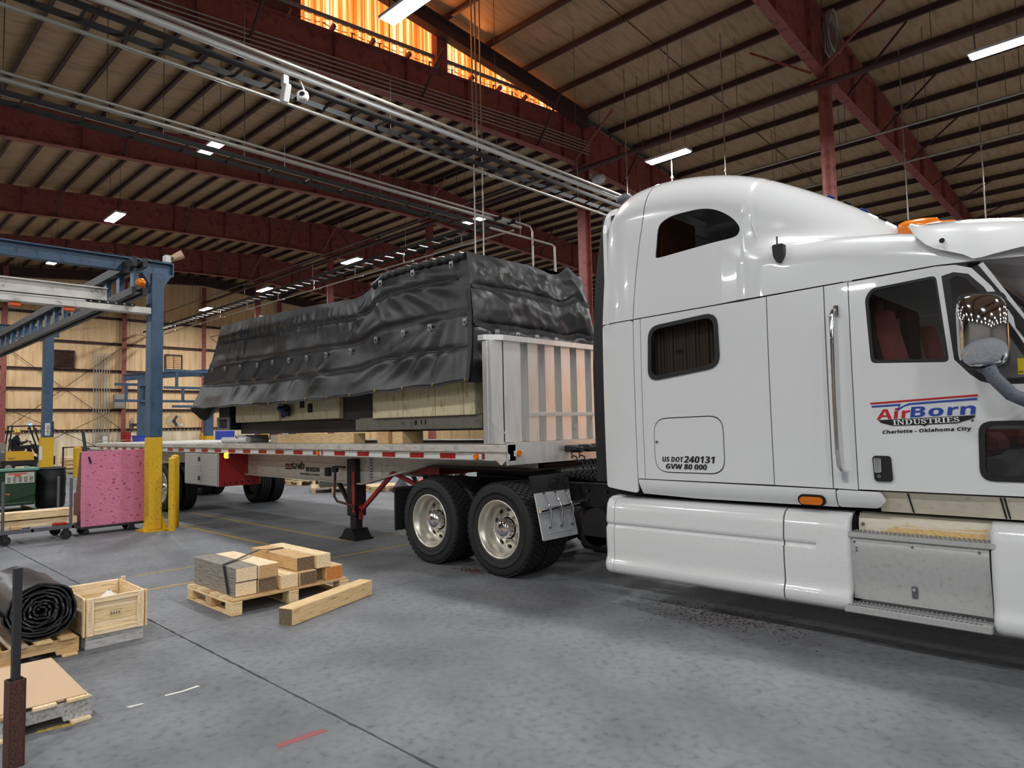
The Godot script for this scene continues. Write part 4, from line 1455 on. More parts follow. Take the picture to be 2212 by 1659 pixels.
func build_tractor() -> void:
	var o := thing("semi_tractor", "white sleeper semi tractor with a red and blue door logo", "truck", Vector3.ZERO)
	var W: Material = M.paint_white
	# ---- body panels on the near side
	var win_sleep := rounded(pv([-3.31, 1.985, -2.62, 2.065, -2.635, 2.525, -3.295, 2.475]), 0.11)
	var win_in := rounded(pv([-3.275, 2.025, -2.655, 2.1, -2.668, 2.488, -3.262, 2.442]), 0.085)
	var hatch := rounded(pv([-3.275, 1.185, -2.615, 1.185, -2.615, 1.672, -3.275, 1.66]), 0.13)
	var hatch_in := rounded(pv([-3.266, 1.194, -2.624, 1.194, -2.624, 1.663, -3.266, 1.651]), 0.125)
	part("rear_fairing", patch(rounded(pv([-3.845, 1.03, -3.464, 0.995, -3.464, 2.556, -3.845, 2.552]), 0.03), []), W, o)
	part("rear_fairing", patch(pv([-3.845, 2.562, -3.464, 2.566, -3.45, 2.75, -3.425, 2.98, -3.39, 3.25, -3.362, 3.4, -3.345, 3.5, -3.74, 3.5, -3.8, 3.1]), []), W, o)
	part("side_panel", patch(pv([-3.456, 1.125, -3.386, 1.125, -3.386, 2.558, -3.456, 2.557]), []), W, o)
	part("side_panel", patch(pv([-3.379, 1.125, -2.222, 1.122, -2.222, 2.588, -3.379, 2.559]), [win_sleep, hatch]), W, o)
	part("side_panel", patch(pv([-2.214, 1.121, -1.788, 1.116, -1.788, 2.602, -2.214, 2.589]), []), W, o)
	part("pillar_panel", patch(pv([-1.78, 1.116, -1.617, 1.113, -1.617, 2.606, -1.78, 2.602]), []), W, o)
	var win_up := PackedVector2Array()
	var wu := [[-3.215, 3.105], [-3.205, 3.2], [-3.19, 3.34], [-3.15, 3.4], [-3.05, 3.435], [-2.9, 3.44], [-2.75, 3.43], [-2.62, 3.385], [-2.5, 3.3], [-2.43, 3.21], [-2.43, 3.15], [-2.48, 3.12], [-2.65, 3.115], [-2.9, 3.1], [-3.15, 3.085], [-3.2, 3.088]]
	for i in wu.size():
		for q in 3:
			var t := q / 3.0
			var a: Array = wu[(i - 1 + wu.size()) % wu.size()]
			var b: Array = wu[i]
			var c: Array = wu[(i + 1) % wu.size()]
			var d: Array = wu[(i + 2) % wu.size()]
			var cr := func(k: int) -> float: return 0.5 * (2.0 * b[k] + (c[k] - a[k]) * t + (2.0 * a[k] - 5.0 * b[k] + 4.0 * c[k] - d[k]) * t * t + (3.0 * b[k] - a[k] - 3.0 * c[k] + d[k]) * t * t * t)
			win_up.append(Vector2(cr.call(0), cr.call(1)))
	part("upper_side_panel", patch(pv([-3.455, 2.567, -2.3, 2.597, -2.3, 3.02, -2.3, 3.06, -2.33, 3.2, -2.45, 3.38, -2.7, 3.5, -3.336, 3.5, -3.353, 3.4, -3.381, 3.25, -3.416, 2.98, -3.441, 2.75]), [win_up], 0.04, 0.0, 0.018, upper_pt, upper_n), W, o)
	part("roof_cap", roof_shell(-3.83, -3.343, func(_x): return 3.5, 8, 26), W, o)
	part("roof_cap", roof_shell(-3.335, -2.3, func(x): return interp([[-2.7, 3.5], [-2.45, 3.38], [-2.33, 3.2], [-2.3, 3.06]], x), 26, 26), W, o)
	part("cab_roof", roof_shell(-2.3, -0.5, func(x): return interp([[-2.3, 2.598], [-1.06, 2.63], [-0.85, 2.62], [-0.4, 2.6]], x), 44, 40), W, o)
	# door
	var dw := rounded(pv([-1.485, 2.005, -1.505, 2.47, -1.46, 2.535, -1.06, 2.56, -1.012, 1.975]), 0.035)
	var qw := pv([-0.985, 1.99, -1.03, 2.55, -0.96, 2.565, -0.88, 2.54, -0.8, 2.44, -0.7, 2.24, -0.6, 2.03, -0.5, 1.83, -0.62, 1.81, -0.78, 1.815, -0.85, 1.84, -0.905, 1.89])
	var lw := rounded(pv([-0.885, 1.205, -0.3, 1.205, -0.3, 1.585, -0.875, 1.585]), 0.08)
	var door := pv([-1.609, 1.117, -0.02, 1.117, -0.02, 1.7, -0.3, 1.78, -0.46, 1.84, -0.63, 2.17, -0.76, 2.44, -0.86, 2.575, -0.95, 2.612, -1.06, 2.62, -1.609, 2.602])
	part("door", patch(door, [dw, qw, lw], 0.05, 0.004), W, o)
	# sill below the sleeper
	part("sill_panel", patch(pv([-3.43, 0.99, -2.9, 0.972, -1.772, 0.978, -1.772, 1.108, -3.456, 1.117, -3.44, 1.04]), [], 0.03, 0.0, 0.018, sill_pt, sill_n), W, o)
	part("sill_panel", patch(rounded(pv([-1.764, 0.98, -1.5, 0.985, -1.44, 1.04, -1.47, 1.104, -1.764, 1.108]), 0.02), [], 0.03, 0.0, 0.018, sill_pt, sill_n), W, o)
	var sc := MB.new()
	sc.quad(Vector3(-1.5, 1.105, -5.24), Vector3(-0.05, 1.105, -5.24), Vector3(-0.05, 0.96, -5.31), Vector3(-1.5, 0.96, -5.31), Vector3(0, -0.3, 1))
	part("door_sill", sc, M.paint_dirty, o)
	for x in [-1.31, -0.79, -0.77]:
		var g := MB.new()
		g.bar(Vector3(x, 1.1, -5.238), Vector3(x + 0.015, 0.965, -5.303), 0.008, 0.006)
		part("seal", g, M.gap_dark, o)
	# dark liner behind the gaps, with the window openings left free
	part("inner_liner", patch(pv([-3.8, 1.116, -0.05, 1.116, -0.05, 1.68, -0.5, 1.82, -0.86, 2.55, -1.06, 2.6, -2.8, 2.6, -2.9, 3.0, -2.95, 3.44, -3.7, 3.44]), [win_sleep, win_up, dw, qw, lw], 0.08, -0.022, 0.0), M.steel_grey, o)
	# far side, rear wall, floor
	var far := MB.new()
	var fp := pv([-3.83, 1.0, 0.0, 1.0, 0.0, 1.7, -0.5, 1.82, -0.86, 2.6, -2.3, 2.62, -2.3, 3.06, -2.7, 3.5, -3.74, 3.5])
	var ft := Geometry2D.triangulate_polygon(fp)
	for q in range(0, ft.size(), 3):
		far.tri(Vector3(fp[ft[q]].x, fp[ft[q]].y, TZ - 1.21), Vector3(fp[ft[q + 1]].x, fp[ft[q + 1]].y, TZ - 1.21), Vector3(fp[ft[q + 2]].x, fp[ft[q + 2]].y, TZ - 1.21), Vector3(0, 0, -1))
	part("far_side", far, W, o)
	var rw := MB.new()
	rw.prism(rrect(-1.16, 1.16, 1.02, 3.74, 0.3), -3.8, -3.76, Transform3D(Basis(Vector3(0, 0, -1), Vector3(0, 1, 0), Vector3(1, 0, 0)), Vector3(0, 0, TZ)))
	part("rear_wall", rw, W, o)
	var fl := MB.new()
	fl.bx(-3.75, 1.4, 0.97, 1.03, TZ - 1.15, TZ + 1.1)
	part("cab_floor", fl, M.interior, o)
	# black rubber extender behind the sleeper
	for s in [1.0, -1.0]:
		var ext := MB.new()
		var P := []
		for i in 15:
			var y := lerpf(1.08, 3.62, i / 14.0)
			var back := interp([[1.0, -4.0], [2.2, -4.01], [3.0, -3.97], [3.62, -3.88]], y)
			var frn := interp([[1.0, -3.79], [1.2, -3.83], [2.5, -3.83], [3.2, -3.77], [3.62, -3.7]], y)
			var row := PackedVector3Array()
			for e in [[frn, -0.1], [frn, -0.062], [back + 0.02, -0.075], [back, -0.095], [back, -0.13]]:
				row.append(Vector3(e[0], y, TZ + s * (cab_w(-3.5, y) + e[1] - 0.02)))
			P.append(row)
		ext.grid(P, s)
		part("gap_seal", ext, M.rubber_black, o)
	# roof marker pod on the rear corner
	var pod := MB.new()
	pod.lathe([Vector2(0.0, -0.09), Vector2(0.05, -0.07), Vector2(0.062, 0.0), Vector2(0.05, 0.06), Vector2(0.0, 0.1)], Transform3D(Basis(Vector3(0, 0, 1), PI * 0.5).scaled(Vector3(1, 0.75, 1)), Vector3(-3.74, 3.83, -5.55)), 14, true)
	part("horn_pod", pod, M.steel_grey, o)
	# ---- glass
	var gl: Material = M.glass_dark
	part("sleeper_window", patch(win_in, [], 0.15, -0.012, 0.0), M.glass_tint, o)
	var fr := part("window_seal", ring(win_sleep, win_in, 0.014, 0.03), M.rubber_black, o)
	fr.set_meta("label", "black rubber seal around the sleeper window")
	part("upper_window", patch(win_up, [], 0.06, -0.008, 0.0, upper_pt, upper_n), M.glass_dark, o)
	part("door_window", patch(dw, [], 0.15, -0.014, 0.0), M.glass_tint, o)
	part("quarter_window", patch(qw, [], 0.15, -0.014, 0.0), M.glass_tint, o)
	part("lower_door_window", patch(lw, [], 0.15, -0.012, 0.0), M.glass_dark, o)
	# seals
	var dwi := rounded(pv([-1.468, 2.028, -1.486, 2.462, -1.448, 2.518, -1.072, 2.542, -1.028, 2.0]), 0.03)
	part("window_seal", ring(dw, dwi, 0.0, 0.02), M.rubber_black, o)
	var qi := pv([-0.955, 1.985, -0.985, 2.52, -0.94, 2.535, -0.89, 2.505, -0.82, 2.4, -0.73, 2.21, -0.63, 2.0, -0.55, 1.86, -0.63, 1.85, -0.76, 1.85, -0.825, 1.872, -0.875, 1.915])
	part("window_seal", ring(qw, qi, 0.002, 0.02), M.rubber_black, o)
	var li := rounded(pv([-0.852, 1.237, -0.33, 1.237, -0.33, 1.555, -0.842, 1.555]), 0.06)
	part("window_seal", ring(lw, li, 0.014, 0.03), M.rubber_black, o)
	# ---- interior
	var ic := MB.new()
	ic.bx(-3.3, -2.62, 1.95, 2.56, -5.36, -5.35)
	for k in 22:
		var x := -3.3 + k * 0.032
		ic.cyl(Vector3(x, 1.95, -5.33 + 0.008 * sin(k * 1.7)), Vector3(x, 2.56, -5.33 + 0.008 * sin(k * 1.7)), 0.017, -1, 6, false)
	part("sleeper_curtain", ic, M.curtain_brown, o)
	ic = MB.new()
	ic.box(Vector3(-3.05, 2.245, -5.305), Vector3(0.06, 0.015, 0.02))
	part("curtain_tie", ic, M.gap_dark, o)
	for sz in [[-5.75, 0.0], [-7.05, 0.0]]:
		var back := MB.new()
		var P := []
		for i in 12:
			var t := i / 11.0
			var y := 1.45 + t * 0.98
			var hw := 0.26 * (1.0 if t < 0.62 else sqrt(maxf(0.02, 1.0 - pow((t - 0.62) / 0.39, 2.0) * 0.8)))
			var row := PackedVector3Array()
			for j in 13:
				var a := PI * j / 12.0
				row.append(Vector3(-1.36 - 0.2 * t + 0.09 * sin(a), y, sz[0] + cos(a) * hw))
			P.append(row)
		back.grid(P, 1.0)
		back.box(Vector3(-1.1, 1.42, sz[0]), Vector3(0.55, 0.16, 0.52), Basis.IDENTITY, 0.05)
		part("seat", back, M.seat_red, o)
	for c in [[-1.72, -5.55, 0.16], [-1.72, -7.3, 0.2], [-1.7, -6.4, 0.24]]:
		var cu := MB.new()
		for k in 7:
			cu.cyl(Vector3(c[0] + 0.012 * sin(k * 2.0), 1.1, c[1] + (k - 3) * c[2] * 0.28), Vector3(c[0] + 0.012 * sin(k * 2.0), 2.6, c[1] + (k - 3) * c[2] * 0.28), 0.04, -1, 8, false)
		part("cab_curtain", cu, M.curtain_red, o)
	var cab := MB.new()
	cab.bx(-0.35, -0.1, 1.05, 1.62, TZ - 1.1, TZ + 1.05, 0.05)
	part("dashboard", cab, M.interior, o)
	cab = MB.new()
	cab.tube([Vector3(-0.52, 1.62, -7.05), Vector3(-0.3, 1.45, -7.05)], 0.03, 8)
	for k in 1:
		var pts := []
		for q in 20:
			var a := TAU * q / 20
			pts.append(Vector3(-0.55, 1.64, -7.05) + Vector3(0.1 * sin(a), 0.2 * sin(a) , 0.22 * cos(a)))
		cab.tube(pts, 0.014, 6, true)
	part("steering_wheel", cab, M.interior, o)
	cab = MB.new()
	cab.bx(-3.2, -2.45, 3.0, 3.03, -5.9, -5.32)
	cab.bx(-3.24, -3.18, 3.0, 3.5, -5.9, -5.3)
	part("upper_cabinet", cab, M.wood_trim, o)
	cab = MB.new()
	cab.bx(-3.7, -1.7, 2.6, 2.64, TZ - 1.1, TZ + 1.1)
	cab.bx(-3.7, -1.75, 1.03, 2.6, TZ - 0.02, TZ + 0.02)
	part("bunk_partition", cab, M.interior, o)
	# ---- windshield, pillar, hood (mostly outside the frame)
	var ws := MB.new()
	ws.quad(Vector3(-0.86, 2.6, TZ + 1.12), Vector3(-0.86, 2.6, TZ - 1.12), Vector3(-0.38, 1.72, TZ - 1.16), Vector3(-0.38, 1.72, TZ + 1.16), Vector3(1, 0.5, 0))
	part("windshield", ws, M.glass_tint, o)
	ws = MB.new()
	for s in [1.0, -1.0]:
		ws.bar(Vector3(-0.85, 2.58, TZ + s * 1.15), Vector3(-0.36, 1.72, TZ + s * 1.19), 0.09, 0.06)
	ws.bar(Vector3(-0.86, 2.6, TZ - 1.13), Vector3(-0.86, 2.6, TZ + 1.13), 0.07, 0.05)
	part("windshield_frame", ws, M.rubber_black, o)
	ws = MB.new()
	ws.bar(Vector3(-0.83, 2.59, TZ + 1.185), Vector3(-0.44, 1.86, TZ + 1.2), 0.02, 0.07)
	part("pillar_trim", ws, W, o)
	var hood := MB.new()
	var HP := []
	for i in 15:
		var t := i / 14.0
		var x := lerpf(-0.4, 1.75, t)
		var top := lerpf(1.74, 1.32, t * t) - (0.25 * pow(maxf(0.0, t - 0.85) / 0.15, 2.0))
		var hw := lerpf(1.05, 0.8, t)
		var row := PackedVector3Array()
		for j in 21:
			var a := lerpf(-PI * 0.5, PI * 0.5, j / 20.0)
			row.append(Vector3(x, 0.62 + (top - 0.62) * pow(cos(a), 0.25) if absf(a) < 1.56 else 0.62, TZ + hw * signf(a) * pow(absf(sin(a)), 0.6)))
		HP.append(row)
	hood.grid(HP, -1.0)
	part("hood", hood, W, o)
	var bump := MB.new()
	bump.bx(1.55, 1.8, 0.3, 0.85, TZ - 1.15, TZ + 1.15, 0.06)
	part("bumper", bump, M.chrome, o)
	# ---- sun visor over the windscreen
	var vis := MB.new()
	var VP := []
	for i in 21:
		var t := i / 20.0
		var row := PackedVector3Array()
		for j in 13:
			var s := j / 12.0
			# s: 0 = lower side edge, 1 = centre of the cab; t: 0 = rear, 1 = front
			var x := lerpf(-1.2, -0.12, t)
			var edge := interp([[0.0, 2.915], [0.04, 2.84], [0.12, 2.745], [0.22, 2.7], [0.3, 2.665], [0.36, 2.62], [0.42, 2.635], [0.6, 2.66], [1.0, 2.6]], t)
			var topy := lerpf(2.98, 2.8, pow(t, 1.6))
			var zz := lerpf(-5.165, TZ, s) + 0.03 * sin(PI * minf(1.0, s * 3.0)) - 0.1 * t * t
			var y := lerpf(edge, topy, clampf(pow(minf(s * 4.0, 1.0), 0.55), 0, 1))
			row.append(Vector3(x - 0.06 * (1.0 - s) * t, y, zz))
		VP.append(row)
	vis.grid(VP, 1.0)
	for i in vis.n.size():
		if vis.n[i].y < 0.0 and vis.n[i].z < 0.3:
			vis.n[i] = -vis.n[i]
	vis.orient()
	part("sun_visor", vis, W, o)
	var scw := MB.new()
	scw.cyl(Vector3(-1.0, 2.77, -5.19), Vector3(-1.0, 2.77, -5.135), 0.017, -1, 12)
	part("visor_screw", scw, M.chrome, o)
	# amber roof marker lights
	for m in [[-1.42, -6.0], [-1.3, -6.42], [-1.42, -6.84], [-1.25, -5.7]]:
		var ml := MB.new()
		ml.lathe([Vector2(0.0, -0.16), Vector2(0.05, -0.13), Vector2(0.068, -0.03), Vector2(0.07, 0.08), Vector2(0.055, 0.13), Vector2(0.0, 0.15)], Transform3D(Basis(Vector3(0, 0, 1), PI * 0.5), Vector3(m[0] + 0.1, 3.1 if m[1] < -5.8 else 2.98, m[1])), 14, true)
		part("marker_lamp", ml, M.amber_plastic, o)
	# dark blue fragments of the lettering on the wind deflector, seen edge on
	for k in 6:
		var x := -1.98 + k * 0.12
		var p := cab_ray(x, 1.12)
		var q := cab_ray(x + 0.05, 1.14)
		var lt := MB.new()
		lt.bar(Vector3(p.x, p.y + 0.002, TZ + p.z), Vector3(q.x, q.y + 0.002, TZ + q.z), 0.07 - 0.01 * (k % 3), 0.006)
		part("deflector_letter", lt, M.logo_blue if k % 2 == 0 else M.logo_black, o)
	# antenna stub in black holder
	var ant := MB.new()
	ant.prism(rounded(pv([-0.046, 0.06, 0.046, 0.06, 0.04, -0.03, 0.012, -0.085, -0.012, -0.085, -0.04, -0.03]), 0.02), 0.0, 0.05, Transform3D(Basis.IDENTITY, Vector3(-2.1, 2.92, -5.235)))
	part("antenna_holder", ant, M.rubber_black, o)
	ant = MB.new()
	ant.cyl(Vector3(-2.11, 2.97, -5.205), Vector3(-2.11, 3.045, -5.205), 0.008, -1, 8)
	part("antenna_stub", ant, M.steel_grey, o)
	# ---- hatch with lettering
	part("luggage_hatch", patch(hatch_in, [], 0.1, 0.003, 0.02), W, o)
	var hl := MB.new()
	hl.cyl(Vector3(-3.245, 1.452, -5.2), Vector3(-3.245, 1.452, -5.19), 0.011, -1, 12)
	part("hatch_lock", hl, M.steel_grey, o)
	letters("US DOT", M.logo_black, o, "lettering", Vector3(-3.095, 1.303, -5.1985), 0.2, 0.042, Basis.IDENTITY, 0.16, "Droid Sans", 0.35)
	letters("240131", M.logo_black, o, "lettering", Vector3(-2.845, 1.305, -5.1985), 0.275, 0.055, Basis.IDENTITY, 0.16, "Droid Sans", 1.2)
	letters("GVW 80 000", M.logo_black, o, "lettering", Vector3(-2.97, 1.243, -5.1985), 0.385, 0.044, Basis.IDENTITY, 0.16, "Droid Sans", 0.6)
	# ---- door logo
	var lz := -5.1945
	var LX := Transform3D(Basis.IDENTITY, Vector3(0, 0, lz))
	var lg := MB.new()
	lg.prism(pv([-1.503, 1.727, -0.868, 1.757, -0.868, 1.745, -1.5, 1.714]), 0.0, 0.002, LX)
	part("logo_stripe", lg, M.logo_red, o)
	lg = MB.new()
	lg.prism(pv([-1.495, 1.705, -1.31, 1.713, -1.325, 1.683, -1.29, 1.703, -1.26, 1.715, -0.872, 1.735, -0.873, 1.722, -1.255, 1.703, -1.29, 1.693, -1.335, 1.664, -1.325, 1.7, -1.494, 1.693]), 0.0, 0.002, LX)
	part("logo_stripe", lg, M.logo_blue, o)
	var tilt := Basis(Vector3(0, 0, 1), 0.036)
	letters("Air", M.logo_red, o, "logo_word", Vector3(-1.36, 1.648, lz), 0.205, 0.072, tilt, 0.18, "Droid Sans", 1.5)
	letters("Born", M.logo_blue, o, "logo_word", Vector3(-1.068, 1.66, lz), 0.37, 0.07, tilt, 0.18, "Droid Sans", 1.5)
	lg = MB.new()
	lg.prism(pv([-1.457, 1.604, -0.887, 1.624, -0.893, 1.61, -0.905, 1.603, -0.99, 1.574, -1.15, 1.569, -1.165, 1.565, -1.175, 1.556, -1.185, 1.564, -1.2, 1.567, -1.365, 1.563, -1.44, 1.585]), 0.0, 0.002, LX)
	part("logo_shield", lg, M.logo_black, o)
	letters("INDUSTRIES", M.logo_white, o, "logo_word", Vector3(-1.17, 1.592, lz + 0.0025), 0.39, 0.034, tilt, 0.0, "Droid Serif", 0.9)
	letters("Charlotte - Oklahoma City", M.logo_black, o, "logo_word", Vector3(-1.175, 1.527, lz), 0.52, 0.032, tilt, 0.18, "Droid Sans", 0.5)
	letters("®", M.logo_black, o, "logo_mark", Vector3(-0.905, 1.59, lz), 0.014, 0.014, tilt, 0.0, "Droid Sans", 0.0)
	# ---- door lock
	var lk := MB.new()
	lk.prism(rounded(pv([-1.5, 1.18, -1.383, 1.18, -1.39, 1.357, -1.507, 1.357]), 0.025), 0.0, 0.008, LX)
	part("handle_bezel", lk, M.rubber_black, o)
	lk = MB.new()
	lk.bx(-1.495, -1.45, 1.24, 1.342, lz + 0.006, lz + 0.024, 0.006)
	part("door_handle", lk, M.chrome, o)
	lk = MB.new()
	lk.cyl(Vector3(-1.468, 1.216, lz + 0.006), Vector3(-1.468, 1.216, lz + 0.014), 0.013, -1, 12)
	part("key_cylinder", lk, M.steel_grey, o)
	# ---- grab handle
	var gh := MB.new()
	gh.tube([Vector3(-1.705, 2.42, -5.2), Vector3(-1.708, 2.4, -5.15), Vector3(-1.71, 2.36, -5.125), Vector3(-1.715, 2.0, -5.12), Vector3(-1.718, 1.7, -5.12), Vector3(-1.715, 1.4, -5.12), Vector3(-1.71, 1.29, -5.125), Vector3(-1.7, 1.25, -5.15), Vector3(-1.69, 1.24, -5.2)], 0.016, 12)
	part("grab_handle", gh, M.chrome, o)
	for y in [2.41, 1.22]:
		gh = MB.new()
		gh.bx(-1.715, -1.68, y - 0.045, y + 0.035, -5.203, -5.178, 0.006)
		part("handle_bracket", gh, M.chrome, o)
	# side marker in the sill
	var sm := MB.new()
	sm.prism(rrect(-0.1, 0.1, -0.042, 0.042, 0.04), 0.0, 0.014, Transform3D(Basis(Vector3.RIGHT, 0.22), Vector3(-1.945, 1.022, -5.222)))
	part("marker_bezel", sm, M.rubber_black, o)
	sm = MB.new()
	sm.prism(rrect(-0.083, 0.083, -0.028, 0.028, 0.027), 0.0, 0.03, Transform3D(Basis(Vector3.RIGHT, 0.22), Vector3(-1.945, 1.022, -5.222)))
	part("marker_lamp", sm, M.amber_plastic, o)
	# ---- mirror
	var mi := MB.new()
	var MP := []
	for i in 21:
		var t := i / 20.0
		var row := PackedVector3Array()
		var y := lerpf(1.895, 2.37, t)
		var e := pow(absf(2.0 * t - 1.0), 5.0)
		var hw := 0.135 * pow(1.0 - e, 0.3)
		for j in 17:
			var a := lerpf(-PI * 0.5, PI * 0.5, j / 16.0)
			row.append(Vector3(-0.78 + 0.11 * pow(maxf(0.0, cos(a)), 0.8) * pow(maxf(0.0, 1.0 - pow(absf(2.0 * t - 1.0), 2.4)), 0.55), y, -4.92 + hw * sin(a)))
		MP.append(row)
	mi.grid(MP, -1.0)
	for i in mi.n.size():
		if mi.n[i].dot(mi.v[i] - Vector3(-0.86, 2.13, -4.92)) < 0.0:
			mi.n[i] = -mi.n[i]
	var mirror_xf := Transform3D(Basis(Vector3.UP, -1.05), Vector3.ZERO)
	var cen := Vector3(-0.77, 0, -4.93)
	for i in mi.v.size():
		mi.v[i] = mirror_xf * (mi.v[i] - cen) + cen
		mi.n[i] = mirror_xf.basis * mi.n[i]
	mi.orient()
	part("mirror_shell", mi, M.chrome, o)
	mi = MB.new()
	mi.prism(rrect(-0.13, 0.13, 1.9, 2.365, 0.05), -0.012, 0.004, Transform3D(Basis(Vector3.UP, -1.05) * Basis(Vector3.UP, -PI * 0.5), Vector3.ZERO).translated(Vector3(-0.775, 0, -4.93)))
	part("mirror_glass", mi, M.rubber_black, o)
	mi = MB.new()
	mi.tube([Vector3(-0.76, 1.91, -4.93), Vector3(-0.74, 1.85, -4.93), Vector3(-0.66, 1.74, -4.96), Vector3(-0.58, 1.69, -5.04), Vector3(-0.55, 1.67, -5.19)], 0.04, 12)
	part("mirror_arm", mi, M.mirror_arm, o)
	mi = MB.new()
	mi.box(Vector3(-0.555, 1.645, -5.16), Vector3(0.13, 0.1, 0.1), Basis.IDENTITY, 0.03)
	part("mirror_foot", mi, M.rubber_black, o)
	# registration sticker behind the quarter window
	var stk := MB.new()
	stk.bx(-0.655, -0.55, 1.87, 1.97, -5.225, -5.222)
	part("permit_sticker", stk, M.sticker_yellow, o)
	letters("NC", M.logo_black, o, "lettering", Vector3(-0.637, 1.885, -5.221), 0.026, 0.014)
	letters("2", M.logo_black, o, "lettering", Vector3(-0.6, 1.958, -5.221), 0.012, 0.014)
	# ---- side skirt
	part("skirt_end", sweep_x(skirt_profile(true), -3.85, -3.728, 0.08, 0.0), W, o)
	part("skirt_panel", sweep_x(skirt_profile(true), -3.722, -2.166, 0.0, 0.0, 8), M.paint_specked, o)
	part("skirt_panel", sweep_x(skirt_profile(true), -2.154, -1.92, 0.0, 0.0), M.paint_specked, o)
	part("skirt_panel", sweep_x(skirt_profile(false), -1.92, -1.69, 0.0, 0.03), M.paint_specked, o)
	part("skirt_panel", sweep_x(skirt_profile(false), -0.86, 0.4, 0.05, 0.0), W, o)
	var sb := MB.new()
	sb.bx(-3.8, -1.7, 0.27, 0.92, -5.45, -5.4)
	sb.bx(-1.7, 0.3, 0.3, 0.9, -5.5, -5.42)
	part("skirt_backing", sb, M.steel_grey, o)
	# steps
	sb = MB.new()
	var riser := [Vector2(-5.262, 0.8), Vector2(-5.24, 0.77), Vector2(-5.232, 0.7), Vector2(-5.236, 0.6), Vector2(-5.25, 0.48), Vector2(-5.252, 0.42), Vector2(-5.245, 0.37), Vector2(-5.25, 0.34)]
	part("step_panel", sweep_x(riser, -1.69, -0.868), M.alu_plate, o)
	for st in [[-1.7, -0.82, 0.775, 0.812, -5.34, -5.2, "step"], [-1.725, -0.86, 0.262, 0.312, -5.3, -5.13, "step"]]:
		var sp := MB.new()
		sp.bx(st[0], st[1], st[2], st[3], st[4], st[5], 0.006)
		var stp := part(st[6], sp, M.alu_plate, o)
		var nb := MB.new()
		var n := 30
		for i in n:
			for j in 3:
				var p := Vector3(lerpf(st[0] + 0.03, st[1] - 0.03, (i + 0.5 * (j % 2)) / n), st[3], lerpf(st[4] + 0.03, st[5] - 0.015, j / 2.0))
				nb.cyl(p, p + Vector3(0, 0.007, 0), 0.011, 0.005, 6)
		part("grip_tread", nb, M.galv, stp)
	# dirty panel above the upper step
	sb = MB.new()
	var dp := [Vector2(-5.42, 0.945), Vector2(-5.36, 0.935), Vector2(-5.335, 0.9), Vector2(-5.325, 0.86), Vector2(-5.322, 0.81)]
	part("kick_panel", sweep_x(dp, -1.66, -0.8), M.paint_dirty, o)
	var kz := func(x: float, y: float, off := 0.0) -> Vector3: return Vector3(x, y, -5.3205 - 0.22 * maxf(0.0, y - 0.84) + off)
	var kn := func(_x: float, _y: float) -> Vector3: return Vector3(0, 0.2, 1).normalized()
	part("stained_strip", patch(pv([-1.5, 0.815, -0.9, 0.815, -0.885, 0.88, -1.05, 0.868, -1.2, 0.862, -1.35, 0.872, -1.42, 0.86]), [], 0.05, 0.0, 0.0, kz, kn), M.stain_tan, o)
	for p in [[-1.63, 0.86], [-0.83, 0.85], [-1.668, 0.74], [-1.655, 0.7], [-1.655, 0.68], [-1.3, 0.74], [-0.92, 0.745]]:
		var bo := MB.new()
		var zz: float = -5.318 if p[1] > 0.8 else -5.232
		bo.cyl(Vector3(p[0], p[1], zz - 0.01), Vector3(p[0], p[1], zz + 0.006), 0.011 if p[1] > 0.8 else 0.007, -1, 10)
		part("bolt", bo, M.steel_grey, o)
	sb = MB.new()
	sb.bx(-1.32, -1.285, 0.395, 0.475, -5.253, -5.238, 0.004)
	part("latch_plate", sb, M.steel_grey, o)
	sb = MB.new()
	sb.cyl(Vector3(-1.303, 0.455, -5.24), Vector3(-1.303, 0.455, -5.228), 0.011, -1, 12)
	part("latch_knob", sb, M.chrome, o)
	# ---- chassis
	var ch := MB.new()
	for s in [-1.0, 1.0]:
		ch.bx(-7.3, -0.5, 0.72, 0.98, TZ + s * 0.43 - 0.04, TZ + s * 0.43 + 0.04, 0.008)
	ch.bx(-3.8, -0.6, 0.55, 0.95, TZ - 0.9, TZ + 0.88)
	part("frame_rails", ch, M.chassis, o)
	ch = MB.new()
	for x in [-4.35, -4.1, -3.95, -3.75, -3.6, -3.2, -4.6]:
		for y in [0.8, 0.9]:
			ch.cyl(Vector3(x, y, TZ + 0.47), Vector3(x, y, TZ + 0.495), 0.018, -1, 6)
	part("frame_bolts", ch, M.steel_dark, o)
	ch = MB.new()
	ch.bx(-3.94, -3.87, 0.82, 0.93, TZ + 0.472, TZ + 0.476)
	part("warning_label", ch, M.paper, o)
	ch = MB.new()
	ch.bx(-6.4, -5.0, 1.0, 1.12, TZ - 0.42, TZ + 0.42, 0.03)
	ch.prism(pv([-0.45, -0.45, 0.5, -0.45, 0.5, 0.45, -0.45, 0.45, -0.75, 0.38, -0.35, 0.06, -0.35, -0.06, -0.75, -0.38]), 0.0, 0.06, Transform3D(Basis(Vector3(1, 0, 0), Vector3(0, 0, 1), Vector3(0, -1, 0)), Vector3(-5.75, 1.17, TZ)))
	part("fifth_wheel", ch, M.oily, o)
	ch = MB.new()
	for x in [-5.3, -6.49]:
		ch.cyl(Vector3(x, 0.5, TZ - 1.1), Vector3(x, 0.5, TZ + 1.0), 0.09, -1, 12)
		ch.lathe([Vector2(0.0, -0.28), Vector2(0.2, -0.2), Vector2(0.24, 0.0), Vector2(0.2, 0.2), Vector2(0.0, 0.28)], Transform3D(Basis.IDENTITY, Vector3(x, 0.5, TZ)), 14, true)
	part("drive_axles", ch, M.oily, o)
	ch = MB.new()
